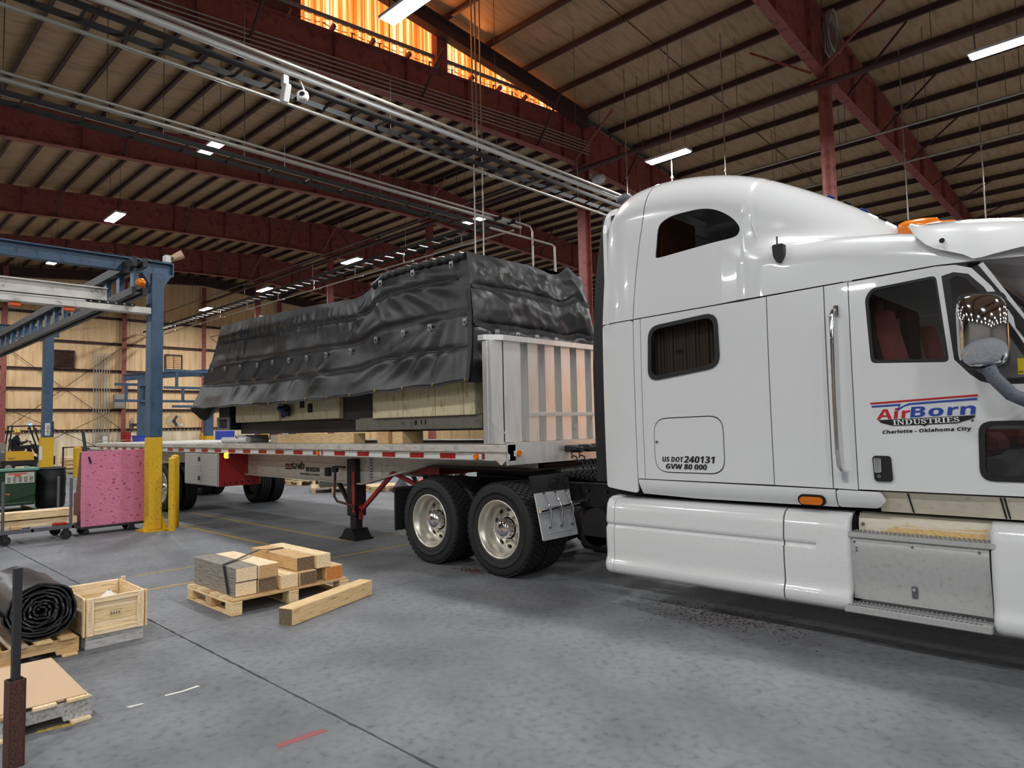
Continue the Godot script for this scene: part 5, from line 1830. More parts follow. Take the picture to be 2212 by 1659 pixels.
	ch.cyl(Vector3(-4.35, 0.55, -5.75), Vector3(-4.35, 0.55, -6.0), 0.2, -1, 18)
	ch.bx(-4.6, -4.0, 0.3, 0.5, -6.0, -5.75, 0.05)
	ch.bx(-3.85, -3.6, 0.3, 0.8, -5.85, -5.45, 0.04)
	part("air_tank", ch, M.chassis, o)
	# air lines between cab and trailer
	for k in 4:
		var al := MB.new()
		var pts := []
		for q in 60:
			var t := q / 59.0
			var c := Vector3(lerpf(-3.85, -5.0, t), 1.32 - 0.28 * sin(PI * t) + (0.0 if k < 2 else -0.12), -6.1 - k * 0.14)
			pts.append(c + Vector3(0, cos(t * 90.0), sin(t * 90.0)) * 0.028)
		al.tube(pts, 0.009, 6)
		part("air_line", al, M.rubber_black, o)
	for k in 3:
		var al := MB.new()
		var pts := []
		for q in 70:
			var t := q / 69.0
			pts.append(Vector3(lerpf(-4.75, -3.7, t), 1.1 - 0.05 * sin(PI * t), -5.75 - k * 0.11) + Vector3(0, cos(t * 110.0), sin(t * 110.0)) * 0.035)
		al.tube(pts, 0.01, 6)
		part("air_line", al, M.rubber_black, o)
	# connectors on the headboard base
	var gc := MB.new()
	for k in 5:
		gc.box(Vector3(-5.0, 1.35 - 0.02 * (k % 2), -6.15 - k * 0.13), Vector3(0.14, 0.07, 0.08), Basis(Vector3.UP, 0.3 * k), 0.015)
	part("air_couplings", gc, M.steel_dark, o)
	# ---- wheels
	wheel_drive = wheel_mesh(0.508, 0.28, true)
	for x in [-5.28, -6.45]:
		add_wheel(o, wheel_drive, Vector3(x, 0.506, -5.36), false, true, M.alu_wheel)
		add_wheel(o, wheel_drive, Vector3(x, 0.506, -5.69), false, false, M.alu_wheel)
		add_wheel(o, wheel_drive, Vector3(x, 0.506, -7.15), true, false, M.alu_wheel)
		add_wheel(o, wheel_drive, Vector3(x, 0.506, -7.48), true, true, M.alu_wheel)
	add_wheel(o, wheel_drive, Vector3(0.95, 0.506, -5.36), false, true, M.alu_wheel)
	add_wheel(o, wheel_drive, Vector3(0.95, 0.506, -7.48), true, true, M.alu_wheel)
	# ---- quarter fender (chrome bars) in front of the drive wheels, and the rear flap
	var fxf := Transform3D(Basis(Vector3(0, 0, -1), Vector3(-0.22, 0.9755, 0), Vector3(0.9755, 0.22, 0)), Vector3(-4.66, 0.44, -5.25))
	var qf := MB.new()
	qf.prism(rrect(0.0, 0.56, 0.0, 0.5, 0.015), 0.0, 0.016, fxf)
	qf.prism(pv([0.06, 0.06, 0.44, 0.06, 0.44, 0.068, 0.06, 0.068]), 0.016, 0.02, fxf)
	part("quarter_fender", qf, M.stainless, o)
	qf = MB.new()
	qf.prism(pv([-0.01, 0.49, 0.57, 0.49, 0.58, 0.67, -0.03, 0.67]), 0.0, 0.022, fxf)
	var flap := part("fender_flap", qf, M.rubber_black, o)
	qf = MB.new()
	var ov := []
	for q in 28:
		ov.append(fxf * Vector3(0.33 + 0.1 * cos(TAU * q / 28), 0.575 + 0.055 * sin(TAU * q / 28), 0.023))
	qf.tube(ov, 0.004, 6, true)
	part("oval_emblem", qf, M.rubber, flap)
	letters("Peterbilt", M.rubber, flap, "emblem_script", fxf * Vector3(0.33, 0.578, 0.024), 0.16, 0.04, fxf.basis, 0.2, "Droid Serif", 0.4)
	qf = MB.new()
	qf.cyl(fxf * Vector3(-0.02, 0.3, 0.06), fxf * Vector3(0.72, 0.34, 0.06), 0.022, -1, 14)
	part("support_bar", qf, M.chrome, o)
	for k in 3:
		var u := 0.1 + k * 0.18
		qf = MB.new()
		qf.tube([fxf * Vector3(u + 0.02, 0.47, 0.02), fxf * Vector3(u + 0.02, 0.44, 0.05), fxf * Vector3(u + 0.02, 0.32, 0.085), fxf * Vector3(u + 0.03, 0.28, 0.085), fxf * Vector3(u + 0.03, 0.15, 0.04), fxf * Vector3(u + 0.03, 0.11, 0.018)], 0.0085, 8)
		part("support_rod", qf, M.chrome, o)
		for y in [0.475, 0.12]:
			qf = MB.new()
			qf.cyl(fxf * Vector3(u + 0.025, y, 0.014), fxf * Vector3(u + 0.025, y, 0.035), 0.012, -1, 6)
			part("bolt", qf, M.steel_grey, o)
	qf = MB.new()
	qf.bx(-7.11, -7.08, 0.34, 0.85, -5.78, -5.2, 0.005)
	qf.cyl(Vector3(-7.1, 0.85, -5.8), Vector3(-7.1, 0.85, -5.19), 0.03, -1, 10)
	part("mud_flap", qf, M.rubber, o)

func build_trailer() -> void:
	var o := thing("flatbed_trailer", "long aluminium flatbed trailer with red and white edge tape", "trailer", Vector3.ZERO)
	var zc := -6.46
	var zn := -5.17
	var zf := 2.0 * zc - zn
	# deck boards across the width, seen edge on at eye level
	var plank := MB.new()
	plank.bx(0, 14.5, -0.03, 0.0, -0.142, 0.142, 0.004)
	var pm := plank.mesh()
	for k in 9:
		part_mesh("deck_board", pm, M.alu_rail, o, Transform3D(Basis.IDENTITY, Vector3(-19.6, 1.42, zc + (k - 4) * 0.286)))
	for s in [1.0, -1.0]:
		var zz := zn if s > 0 else zf
		var m := MB.new()
		var pr := pv([0.0, 1.34, 0.03, 1.345, 0.03, 1.41, 0.022, 1.42, -0.12, 1.42, -0.12, 1.25, -0.015, 1.25, -0.015, 1.33, 0.0, 1.333])
		if s < 0:
			for i in pr.size():
				pr[i].x = -pr[i].x
		m.prism(pr, 5.05, 19.65, Transform3D(Basis(Vector3(0, 0, 1), Vector3(0, 1, 0), Vector3(-1, 0, 0)), Vector3(0, 0, zz)))
		part("side_rail", m, M.alu_rail, o)
	# edge tape
	var tr := MB.new()
	tr.bx(0, 0.27, 1.262, 1.322, -0.002, 0.0015)
	var trm := tr.mesh()
	var tw := MB.new()
	tw.bx(0, 0.28, 1.262, 1.322, -0.002, 0.0015)
	var twm := tw.mesh()
	var x := -19.4
	while x < -5.6:
		part_mesh("tape_red", trm, M.tape_red, o, Transform3D(Basis.IDENTITY, Vector3(x, 0, zn - 0.0155)))
		part_mesh("tape_white", twm, M.tape_white, o, Transform3D(Basis.IDENTITY, Vector3(x + 0.285, 0, zn - 0.0155)))
		x += 0.575
	# rub rail posts below the rail: small pockets
	for k in 23:
		var m := MB.new()
		m.bx(-19.3 + k * 0.61, -19.22 + k * 0.61, 1.335, 1.412, zn + 0.028, zn + 0.034, 0.002)
		part("stake_pocket", m, M.alu_plate, o)
	# front nose and face under the headboard
	var m := MB.new()
	m.prism(pv([-5.22, 1.25, -5.15, 1.2, -5.078, 1.25, -5.078, 1.42, -5.4, 1.42, -5.4, 1.25]), zn - 0.3, zn + 0.004)
	part("nose_corner", m, M.alu_rail, o)
	m = MB.new()
	m.bx(-5.075, -5.05, 1.2, 1.44, zf, zn + 0.002, 0.004)
	part("front_plate", m, M.alu_panel, o)
	# amber lights
	for a in [[Vector3(-5.52, 1.29, zn + 0.012), false, Vector3(0, 0, 1)], [Vector3(-5.04, 1.325, -5.33), false, Vector3(1, 0, 0)], [Vector3(-11.98, 1.21, zn + 0.0), true, Vector3(0, 0, 1)], [Vector3(-8.88, 1.29, zn + 0.0), false, Vector3(0, 0, 1)]]:
		m = MB.new()
		m.cyl(a[0] - a[2] * 0.03, a[0] + a[2] * 0.02, 0.035 if not a[1] else 0.05, -1, 16)
		part("marker_light", m, M.amber_light if a[1] else M.amber_plastic, o)
		m = MB.new()
		m.box(a[0] - a[2] * 0.012, Vector3(0.14, 0.06, 0.02) if a[2].z > 0.5 else Vector3(0.02, 0.06, 0.14))
		part("light_bracket", m, M.white_plastic, o)
	# headboard: corner posts, corrugated sheet, cap, mid bar
	for s in [zn - 0.02, zf + 0.02]:
		m = MB.new()
		m.bx(-5.42, -5.34, 1.42, 2.57, s - 0.06, s + 0.02, 0.006)
		m.bx(-5.34, -5.3, 1.42, 2.57, s - 0.2 if s > zc else s, s if s > zc else s + 0.2, 0.004)
		part("corner_post", m, M.alu_panel, o)
	m = MB.new()
	var pts := []
	var z := -5.37
	var k := 0
	pts.append(Vector2(z, -5.3))
	pts.append(Vector2(-5.66, -5.3))
	z = -5.66
	while z > zf + 0.5:
		pts.append(Vector2(z - 0.012, -5.395))
		pts.append(Vector2(z - 0.118, -5.395))
		pts.append(Vector2(z - 0.13, -5.3))
		pts.append(Vector2(z - 0.3, -5.3))
		z -= 0.3
	for i in pts.size() - 1:
		var a: Vector2 = pts[i]
		var b: Vector2 = pts[i + 1]
		m.quad(Vector3(a.y, 1.44, a.x), Vector3(a.y, 2.58, a.x), Vector3(b.y, 2.58, b.x), Vector3(b.y, 1.44, b.x), Vector3(1, 0, 0))
	m.bx(-5.44, -5.41, 1.42, 2.58, zf + 0.05, zn - 0.05)
	part("headboard_sheet", m, M.alu_panel, o)
	m = MB.new()
	m.prism(pv([zn + 0.03, -5.45, zn + 0.03, -5.36, zn - 0.16, -5.24, zf + 0.16, -5.24, zf - 0.03, -5.36, zf - 0.03, -5.45]), 2.57, 2.63, Transform3D(Basis(Vector3(0, 0, 1), Vector3(1, 0, 0), Vector3(0, 1, 0)), Vector3.ZERO))
	part("top_cap", m, M.alu_panel, o)
	m = MB.new()
	m.bx(-5.3, -5.285, 1.73, 1.775, zf + 0.3, -5.78, 0.003)
	part("mid_bar", m, M.alu_plate, o)
	m = MB.new()
	m.bar(Vector3(-5.29, 1.66, zn - 0.02), Vector3(-5.1, 1.44, zn - 0.18), 0.03, 0.012)
	part("corner_gusset", m, M.alu_plate, o)
	# main beams
	for s in [-5.75, 2 * zc + 5.75]:
		m = MB.new()
		var poly := pv([-19.4, 1.24, -19.4, 0.9, -16.8, 0.86, -8.55, 0.82, -7.05, 1.13, -5.15, 1.12, -5.15, 1.24])
		m.prism(poly, s - 0.006, s + 0.006)
		part("beam_web", m, M.alu_rail, o)
		m = MB.new()
		for e in [[-19.4, 0.9, -16.8, 0.86], [-16.8, 0.86, -8.55, 0.82], [-8.55, 0.82, -7.05, 1.13], [-7.05, 1.13, -5.15, 1.12]]:
			m.bar(Vector3(e[0], e[1], s), Vector3(e[2], e[3], s), 0.15, 0.02)
		part("beam_flange", m, M.alu_rail, o)
		m = MB.new()
		m.bx(-12.3, -8.9, 1.095, 1.103, s + 0.004, s + 0.012)
		part("weld_line", m, M.alu_plate, o)
	for kx in 22:
		m = MB.new()
		m.bx(-19.2 + kx * 0.64, -19.15 + kx * 0.64, 1.25, 1.38, zf + 0.1, zn - 0.1)
		part("cross_member", m, M.alu_rail, o)
	# underside pan of the gooseneck
	m = MB.new()
	m.bx(-6.9, -5.1, 1.115, 1.135, zc - 0.9, zc + 0.9)
	part("coupler_plate", m, M.oily, o)
	m = MB.new()
	m.bx(-8.45, -8.43, 0.87, 1.2, -5.745, -5.735)
	m.bx(-8.47, -8.35, 0.85, 1.2, -5.742, -5.738)
	part("splice_plate", m, M.alu_plate, o)
	for q in 8:
		m = MB.new()
		m.cyl(Vector3(-8.38, 0.88 + q * 0.042, -5.745), Vector3(-8.38, 0.88 + q * 0.042, -5.722), 0.009, -1, 8)
		part("rivet", m, M.steel_dark, o)
	m = MB.new()
	m.bx(-8.27, -8.13, 0.93, 1.06, -5.742, -5.738)
	part("warning_label", m, M.paper, o)
	# maker's mark on the beam
	var bz := -5.738
	for q in 3:
		m = MB.new()
		m.prism(pv([-10.93 + q * 0.0, 1.062 - q * 0.035, -10.72, 1.064 - q * 0.035, -10.73, 1.04 - q * 0.035, -10.94, 1.038 - q * 0.035]), 0.0, 0.003, Transform3D(Basis.IDENTITY, Vector3(0, 0, bz)))
		part("logo_stripe", m, M.logo_red if q == 1 else M.logo_black, o)
	letters("524", M.logo_black, o, "logo_word", Vector3(-10.58, 1.025, bz), 0.3, 0.1, Basis.IDENTITY, 0.3, "Droid Sans", 1.3)
	letters("b", M.logo_black, o, "logo_word", Vector3(-10.36, 1.045, bz), 0.12, 0.14, Basis.IDENTITY, 0.2, "Droid Sans", 1.5)
	letters("BENSON", M.logo_black, o, "logo_word", Vector3(-10.04, 0.985, bz), 0.42, 0.07, Basis.IDENTITY, 0.0, "Droid Sans", 1.1)
	letters("INTERNATIONAL", M.logo_black, o, "logo_word", Vector3(-10.12, 0.905, bz), 0.62, 0.028, Basis.IDENTITY, 0.0, "Droid Sans", 0.1)
	# toolbox
	var tb := Node3D.new()
	tb.name = "toolbox"
	o.add_child(tb)
	m = MB.new()
	m.bx(-13.9, -12.38, 0.64, 1.24, -6.0, zn - 0.03, 0.006)
	part("box_body", m, M.alu_plate, tb)
	for d in [[-13.89, -13.12], [-13.1, -12.39]]:
		m = MB.new()
		m.bx(d[0], d[1], 0.655, 1.225, zn - 0.03, zn - 0.012, 0.004)
		for q in 15:
			m.bx(d[0] + 0.02, d[1] - 0.02, 0.675 + q * 0.037, 0.688 + q * 0.037, zn - 0.012, zn - 0.007)
		part("box_door", m, M.alu_plate, tb)
	for y in [0.77, 1.13]:
		m = MB.new()
		m.bx(-13.22, -13.15, y - 0.04, y + 0.04, zn - 0.012, zn + 0.004, 0.006)
		part("box_latch", m, M.steel_dark, tb)
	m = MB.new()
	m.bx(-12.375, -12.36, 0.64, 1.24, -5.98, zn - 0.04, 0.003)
	part("red_end_panel", m, M.trailer_red, tb)  # bare aluminium end face; the mirrored red of the underframe is painted on
	for q in 6:
		m = MB.new()
		m.cyl(Vector3(-12.37, 0.69 + 0.004 * q, -5.3 - q * 0.11), Vector3(-12.352, 0.69 + 0.004 * q, -5.3 - q * 0.11), 0.016, -1, 10)
		part("panel_hole", m, M.gap_dark, tb)
	# landing gear
	for s in [-5.74, 2 * zc + 5.74]:
		m = MB.new()
		m.bx(-8.9, -8.68, 0.34, 1.18, s - 0.11, s + 0.09, 0.012)
		part("landing_leg", m, M.chassis, o)
		m = MB.new()
		m.bx(-8.86, -8.72, 0.1, 0.36, s - 0.07, s + 0.06, 0.008)
		part("inner_leg", m, M.chassis, o)
		m = MB.new()
		m.prism(pv([-8.98, 0.03, -8.6, 0.03, -8.71, 0.16, -8.87, 0.16]), s - 0.14, s + 0.14)
		m.bx(-9.0, -8.58, 0.005, 0.03, s - 0.16, s + 0.16)
		part("foot_plate", m, M.chassis, o)
		m = MB.new()
		m.bx(-8.74, -8.68, 0.4, 1.0, s + 0.092, s + 0.1)
		part("leg_stripe", m, M.trailer_red, o)
		m = MB.new()
		m.bar(Vector3(-8.66, 0.42, s), Vector3(-7.85, 1.0, s), 0.05, 0.05)
		m.bar(Vector3(-8.66, 0.3, s), Vector3(-8.66, 0.5, s), 0.05, 0.04)
		m.bar(Vector3(-7.85, 1.0, s), Vector3(-7.2, 0.7, s - 0.25), 0.05, 0.05)
		part("brace", m, M.trailer_red, o)
		m = MB.new()
		m.bar(Vector3(-8.92, 0.45, s), Vector3(-9.5, 0.98, s - 0.05), 0.05, 0.05)
		m.bx(-9.6, -9.48, 0.9, 1.03, s - 0.1, s + 0.05, 0.01)
		part("brace", m, M.chassis, o)
	m = MB.new()
	m.bx(-8.2, -7.0, 0.99, 1.13, zc - 0.68, zc + 0.6)
	part("red_crossframe", m, M.trailer_red, o)
	m = MB.new()
	m.tube([Vector3(-8.9, 1.06, -5.62), Vector3(-9.12, 1.06, -5.6), Vector3(-9.13, 1.0, -5.6), Vector3(-9.13, 0.62, -5.58), Vector3(-9.05, 0.55, -5.58), Vector3(-8.8, 0.52, -5.6), Vector3(-8.66, 0.5, -5.6), Vector3(-8.62, 0.46, -5.6)], 0.018, 8)
	part("crank_handle", m, M.rust, o)
	m = MB.new()
	m.bx(-9.19, -9.08, 0.98, 1.07, -5.63, -5.57, 0.01)
	part("crank_gearbox", m, M.chassis, o)
	# suspension and wheels
	m = MB.new()
	for xx in [-15.2, -18.3]:
		m.cyl(Vector3(xx, 0.5, zf + 0.3), Vector3(xx, 0.5, zn - 0.3), 0.07, -1, 12)
		for s in [-5.95, -6.95]:
			m.bx(xx - 0.5, xx + 0.3, 0.5, 0.9, s - 0.06, s + 0.06, 0.02)
			m.cyl(Vector3(xx - 0.35, 0.55, s), Vector3(xx - 0.35, 0.85, s), 0.12, -1, 14)
	part("suspension", m, M.oily, o)
	wheel_trailer = wheel_mesh(0.5, 0.27, false)
	for xx in [-15.2, -18.3]:
		for w in [[-5.33, false, true], [-5.65, false, false], [-7.27, true, false], [-7.59, true, true]]:
			add_wheel(o, wheel_trailer, Vector3(xx, 0.5, w[0]), w[1], w[2], M.alu_wheel)

var tn := FastNoiseLite.new()
var tn2 := FastNoiseLite.new()
var tarp_folds := []
const TT := [[0.0, 3.6], [0.1, 3.6], [0.4, 3.55], [0.6, 3.49], [0.66, 3.47], [0.7, 3.52], [0.735, 3.64], [0.77, 3.71], [0.88, 3.72], [1.0, 3.69]]
const TH := [[0.0, 2.1], [0.1, 2.07], [0.4, 2.04], [0.65, 2.06], [0.85, 2.09], [1.0, 2.12]]

func tarp_side(u: float, v: float, off := 0.0) -> Vector3:
	var yt := sinterp(TT, u)
	var yh := interp(TH, u) + 0.008 * sin(u * 60.0)
	var y := lerpf(yh, yt, v)
	var x := lerpf(-13.5 + 0.56 * (y - 2.1), -5.57 - 0.175 * (y - 2.1), u)
	var fade := clampf(minf(v, 1.0 - v) * 7.0, 0.0, 1.0) * clampf(minf(u, 1.0 - u) * 14.0, 0.15, 1.0)
	var d := 0.0
	# broad drape
	d += 0.06 * tn.get_noise_2d(x * 9.0, y * 9.0) + 0.012 * tn2.get_noise_2d(x * 30.0, y * 22.0)
	# pull folds: each a soft ridge along a line
	var p := Vector2(u * 8.0, v * 1.55)
	for f in tarp_folds:
		var ab: Vector2 = f[1] - f[0]
		var t := clampf((p - f[0]).dot(ab) / ab.length_squared(), 0.0, 1.0)
		var q := p.distance_to(f[0] + ab * t)
		if q < f[3] * 3.0:
			d += f[2] * exp(-q * q / (f[3] * f[3])) * (0.35 + 0.65 * sin(PI * clampf(t, 0.04, 0.96)))
	var z := lerpf(-5.14, -5.36, pow(v, 0.8)) - 0.05 * sin(PI * v)
	# pinched in along the belts
	for b in [0.27, 0.535, 0.8]:
		d -= 0.03 * exp(-pow((v - b) / 0.02, 2.0))
	z += d * fade
	return Vector3(x, y, z + off)

func build_cargo() -> void:
	tn.noise_type = FastNoiseLite.TYPE_SIMPLEX_SMOOTH
	tn.frequency = 0.035
	tn.seed = 5
	tn.fractal_octaves = 2
	tn2.noise_type = FastNoiseLite.TYPE_SIMPLEX_SMOOTH
	tn2.frequency = 0.03
	tn2.seed = 11
	tn2.fractal_octaves = 3
	for f in [[0.735, 0.97, 0.86, 0.56, 0.05, 0.1], [0.75, 0.96, 0.93, 0.58, 0.045, 0.08], [0.78, 0.95, 0.97, 0.7, 0.035, 0.07], [0.82, 0.95, 0.98, 0.82, 0.03, 0.06], [0.72, 0.95, 0.78, 0.55, 0.04, 0.09], [0.7, 0.95, 0.66, 0.6, 0.04, 0.08],
		[0.93, 0.5, 0.85, 0.03, 0.05, 0.09], [0.92, 0.5, 0.77, 0.05, 0.045, 0.1], [0.95, 0.5, 0.91, 0.02, 0.04, 0.07], [0.9, 0.48, 0.68, 0.12, 0.035, 0.1], [0.97, 0.5, 0.965, 0.05, 0.035, 0.06], [0.86, 0.56, 0.64, 0.62, 0.03, 0.1],
		[0.6, 0.5, 0.54, 0.04, 0.035, 0.12], [0.5, 0.48, 0.46, 0.02, 0.03, 0.12], [0.42, 0.5, 0.36, 0.04, 0.035, 0.14], [0.3, 0.5, 0.27, 0.03, 0.03, 0.12], [0.2, 0.5, 0.21, 0.03, 0.035, 0.12], [0.12, 0.95, 0.16, 0.5, 0.03, 0.08], [0.08, 0.95, 0.1, 0.5, 0.03, 0.07]]:
		tarp_folds.append([Vector2(f[0] * 8.0, f[1] * 1.55), Vector2(f[2] * 8.0, f[3] * 1.55), f[4], f[5]])
	for k in 26:
		var u := 0.12 + k * 0.022 + rng.randf_range(-0.008, 0.008)
		tarp_folds.append([Vector2(u * 8.0, 1.53), Vector2((u + rng.randf_range(0.0, 0.03)) * 8.0, rng.randf_range(0.85, 1.3)), rng.randf_range(0.008, 0.022), rng.randf_range(0.025, 0.05)])
	var o := thing("black_tarpaulin", "large black tarpaulin draped over the machine on the trailer", "tarpaulin", Vector3.ZERO)
	var mb := MB.new()
	var P := []
	var nu := 200
	var nv := 64
	for i in nu + 1:
		var row := PackedVector3Array()
		for j in nv + 1:
			row.append(tarp_side(float(i) / nu, float(j) / nv))
		P.append(row)
	mb.grid(P, 1.0)
	# top
	var T := []
	for i in nu + 1:
		var row := PackedVector3Array()
		var e: Vector3 = P[i][nv]
		for j in 17:
			var s := j / 16.0
			var sag := 0.06 * sin(PI * s) * (0.5 + tn.get_noise_2d(e.x * 20.0, s * 40.0)) * clampf(minf(i, nu - i) / 8.0, 0.0, 1.0)
			row.append(Vector3(e.x, e.y - sag, lerpf(e.z, -7.55, s)))
		T.append(row)
	mb.grid(T, 1.0)
	# far side
	var F := []
	for i in range(0, nu + 1, 4):
		var e: Vector3 = T[i][16]
		var b: Vector3 = P[i][0]
		F.append(PackedVector3Array([e, Vector3((e.x + b.x) * 0.5, 2.8, -7.62), Vector3(b.x, b.y, -7.7)]))
	mb.grid(F, 1.0)
	# front face, crumpled
	var R := []
	var nw := 90
	for i in nw + 1:
		var s := float(i) / nw
		var row := PackedVector3Array()
		for j in nv + 1:
			var v := float(j) / nv
			var e: Vector3 = P[nu][j]
			var y := e.y + 0.1 * v * (exp(-pow((s - 0.86) / 0.06, 2.0)) - 0.5 * exp(-pow((s - 0.7) / 0.1, 2.0)))
			var zz := lerpf(e.z, lerpf(-7.7, -7.55, v), s)
			var fade := clampf(minf(s, 1.0 - s) * 14.0, 0.0, 1.0) * clampf((1.0 - v) * 10.0, 0.0, 1.0)
			var d := 0.06 * tn.get_noise_2d(zz * 22.0, y * 22.0) + 0.032 * (1.0 - 2.6 * absf(tn2.get_noise_2d(zz * 46.0 - y * 14.0, y * 52.0)))
			d += 0.07 * sin(PI * clampf((v - 0.45) / 0.3, 0.0, 1.0)) - 0.05 * exp(-pow((v - 0.74) / 0.02, 2.0)) - 0.05 * exp(-pow((v - 0.44) / 0.025, 2.0))
			row.append(Vector3(e.x + d * fade, y, zz))
		R.append(row)
	mb.grid(R, 1.0)
	# rear face with the loose corner hanging down
	var B := []
	for i in 31:
		var s := i / 30.0
		var row := PackedVector3Array()
		for j in nv + 1:
			var v := float(j) / nv
			var e: Vector3 = P[0][j]
			var d := 0.05 * tn.get_noise_2d(s * 50.0, e.y * 25.0) * clampf(s * 8.0, 0.0, 1.0)
			row.append(Vector3(e.x - d + 0.5 * s * (1.0 - v) * 0.3, e.y - 0.25 * exp(-pow((s - 0.1) / 0.08, 2.0)) * pow(1.0 - v, 3.0), lerpf(e.z, -7.6, s)))
		B.append(row)
	mb.grid(B, -1.0)
	var cover := part("cover", mb, M.tarp, o)
	# tuck flap rolled along the upper front edge
	mb = MB.new()
	var pts := []
	for i in 40:
		var u := lerpf(0.725, 0.995, i / 39.0)
		pts.append(tarp_side(u, 0.985, 0.015) + Vector3(0, -0.03 + 0.012 * sin(i * 1.7), 0.012 * cos(i * 2.3)))
	mb.tube(pts, 0.045, 8)
	part("rolled_edge", mb, M.tarp, o)
	# sewn belts
	for b in [[0.535, 0.03, 0.0, 1.0, "tarp_band"], [0.27, 0.008, 0.0, 1.0, "tarp"], [0.8, 0.008, 0.0, 0.97, "tarp"], [0.006, 0.02, 0.0, 1.0, "tarp_band"]]:
		mb = MB.new()
		var G := []
		for i in 161:
			var u := lerpf(b[2], b[3], i / 160.0)
			var row := PackedVector3Array()
			for j in 4:
				row.append(tarp_side(u, clampf(b[0] + (j / 3.0 - 0.5) * b[1] * 2.0, 0.0, 1.0), 0.012 if j in [1, 2] else 0.002))
			G.append(row)
		mb.grid(G, 1.0)
		part("sewn_belt", mb, M[b[4]], o)
	for v in [0.44, 0.74]:
		mb = MB.new()
		var q := []
		for i in 46:
			var s := i / 45.0
			var e: Vector3 = R[int(s * nw)][int(v * nv)]
			q.append(e + Vector3(0.02, 0, 0))
		for i in 45:
			mb.bar(q[i], q[i + 1], 0.012, 0.05)
		part("front_strap", mb, M.tarp_band, o)
	mb = MB.new()
	for j in nv - 6:
		var a: Vector3 = P[nu - 1][j] + Vector3(0.01, 0, 0.03)
		var b: Vector3 = P[nu - 1][j + 1] + Vector3(0.01, 0, 0.03)
		if a.y < 3.2:
			mb.bar(a, b, 0.06, 0.012, Vector3(0, 0, 1))
	part("corner_strap", mb, M.tarp_band, o)
	# rings and grommets
	var rg := MB.new()
	var rp := []
	for q in 16:
		rp.append(Vector3(cos(TAU * q / 16) * 0.03, sin(TAU * q / 16) * 0.03 - 0.03, 0.0))
	rg.tube(rp, 0.007, 6, true)
	rg.bx(-0.035, 0.035, -0.012, 0.02, -0.006, 0.006)
	var rm := rg.mesh()
	for k in 13:
		var u := lerpf(0.035, 0.985, k / 12.0)
		part_mesh("d_ring", rm, M.galv, o, Transform3D(Basis.IDENTITY, tarp_side(u, 0.47, 0.03)))
	for u in [0.76, 0.86, 0.965]:
		part_mesh("d_ring", rm, M.galv, o, Transform3D(Basis.IDENTITY, tarp_side(u, 0.925, 0.045)))
	for k in 4:
		part_mesh("d_ring", rm, M.galv, o, Transform3D(Basis(Vector3.UP, PI * 0.5), R[12 + k * 14][int(0.4 * nv)] + Vector3(0.03, 0, 0)))
	var gr := MB.new()
	gr.lathe([Vector2(0.008, -0.005), Vector2(0.018, -0.004), Vector2(0.018, 0.004), Vector2(0.008, 0.006)], Transform3D(Basis(Vector3.RIGHT, PI * 0.5), Vector3.ZERO), 14)
	var gm := gr.mesh()
	for k in 14:
		part_mesh("grommet", gm, M.brass, o, Transform3D(Basis.IDENTITY, tarp_side(lerpf(0.03, 0.99, k / 13.0), 0.018, 0.02)))
	for k in 7:
		part_mesh("rivet", gm, M.brass, o, Transform3D(Basis(Vector3.UP, PI * 0.5).scaled(Vector3(0.5, 0.5, 0.5)), R[10 + k * 9][int(0.88 * nv)] + Vector3(0.012, 0, 0)))
	# ---- the machine below
	var mc := thing("machine_tool", "cream and grey machine tool standing on timbers under the tarp", "machine", Vector3.ZERO)
	var add := func(called: String, x0: float, x1: float, y0: float, y1: float, z0: float, z1: float, mat: Material, ch := 0.008) -> MeshInstance3D:
		var m := MB.new()
		m.bx(x0, x1, y0, y1, z0, z1, ch)
		return part(called, m, mat, mc)
	add.call("base_casting", -12.35, -5.75, 1.58, 1.8, -7.4, -5.6, M.machine_dark)
	add.call("bed_casting", -8.3, -5.7, 1.6, 1.76, -7.4, -5.42, M.machine_grey)
	add.call("body_core", -12.9, -5.9, 1.8, 3.3, -7.4, -5.75, M.machine_grey)
	for p in [[-12.35, -10.72], [-10.16, -8.86]]:
		add.call("cream_panel", p[0], p[1], 1.79, 2.35, -5.75, -5.5, M.machine_cream)
	add.call("cream_panel", -10.7, -10.18, 1.79, 2.35, -5.75, -5.55, M.machine_cream)
	add.call("dark_panel", -8.84, -7.84, 1.76, 2.35, -5.75, -5.56, M.steel_dark)
	for p in [[-7.82, -7.15], [-7.14, -6.5], [-6.49, -5.98], [-5.97, -5.78]]:
		add.call("cream_panel", p[0], p[1], 1.76, 2.35, -5.75, -5.38, M.machine_cream)
	add.call("grey_panel", -8.28, -7.86, 1.6, 1.78, -5.75, -5.47, M.box_grey)
	add.call("control_box", -12.95, -12.5, 1.66, 2.1, -5.9, -5.45, M.machine_dark)
	add.call("control_frame", -12.98, -12.45, 1.66, 1.9, -5.46, -5.42, M.steel_grey)
	add.call("control_screen", -12.85, -12.55, 1.7, 1.86, -5.42, -5.41, M.gap_dark)
	add.call("glass_cylinder", -5.72, -5.6, 1.62, 1.78, -5.6, -5.5, M.box_grey)
	add.call("end_unit", -5.74, -5.56, 1.62, 2.3, -6.4, -5.55, M.machine_dark)
	for q in 9:
		var m := MB.new()
		m.cyl(Vector3(-10.62 + rng.randf() * 0.34, 1.85 + rng.randf() * 0.2, -5.5), Vector3(-10.62 + rng.randf() * 0.34, 1.85 + rng.randf() * 0.2, -5.44), 0.03 + 0.02 * rng.randf(), -1, 10)
		part("valve", m, M.valve_blue if q % 3 == 0 else M.machine_dark, mc)
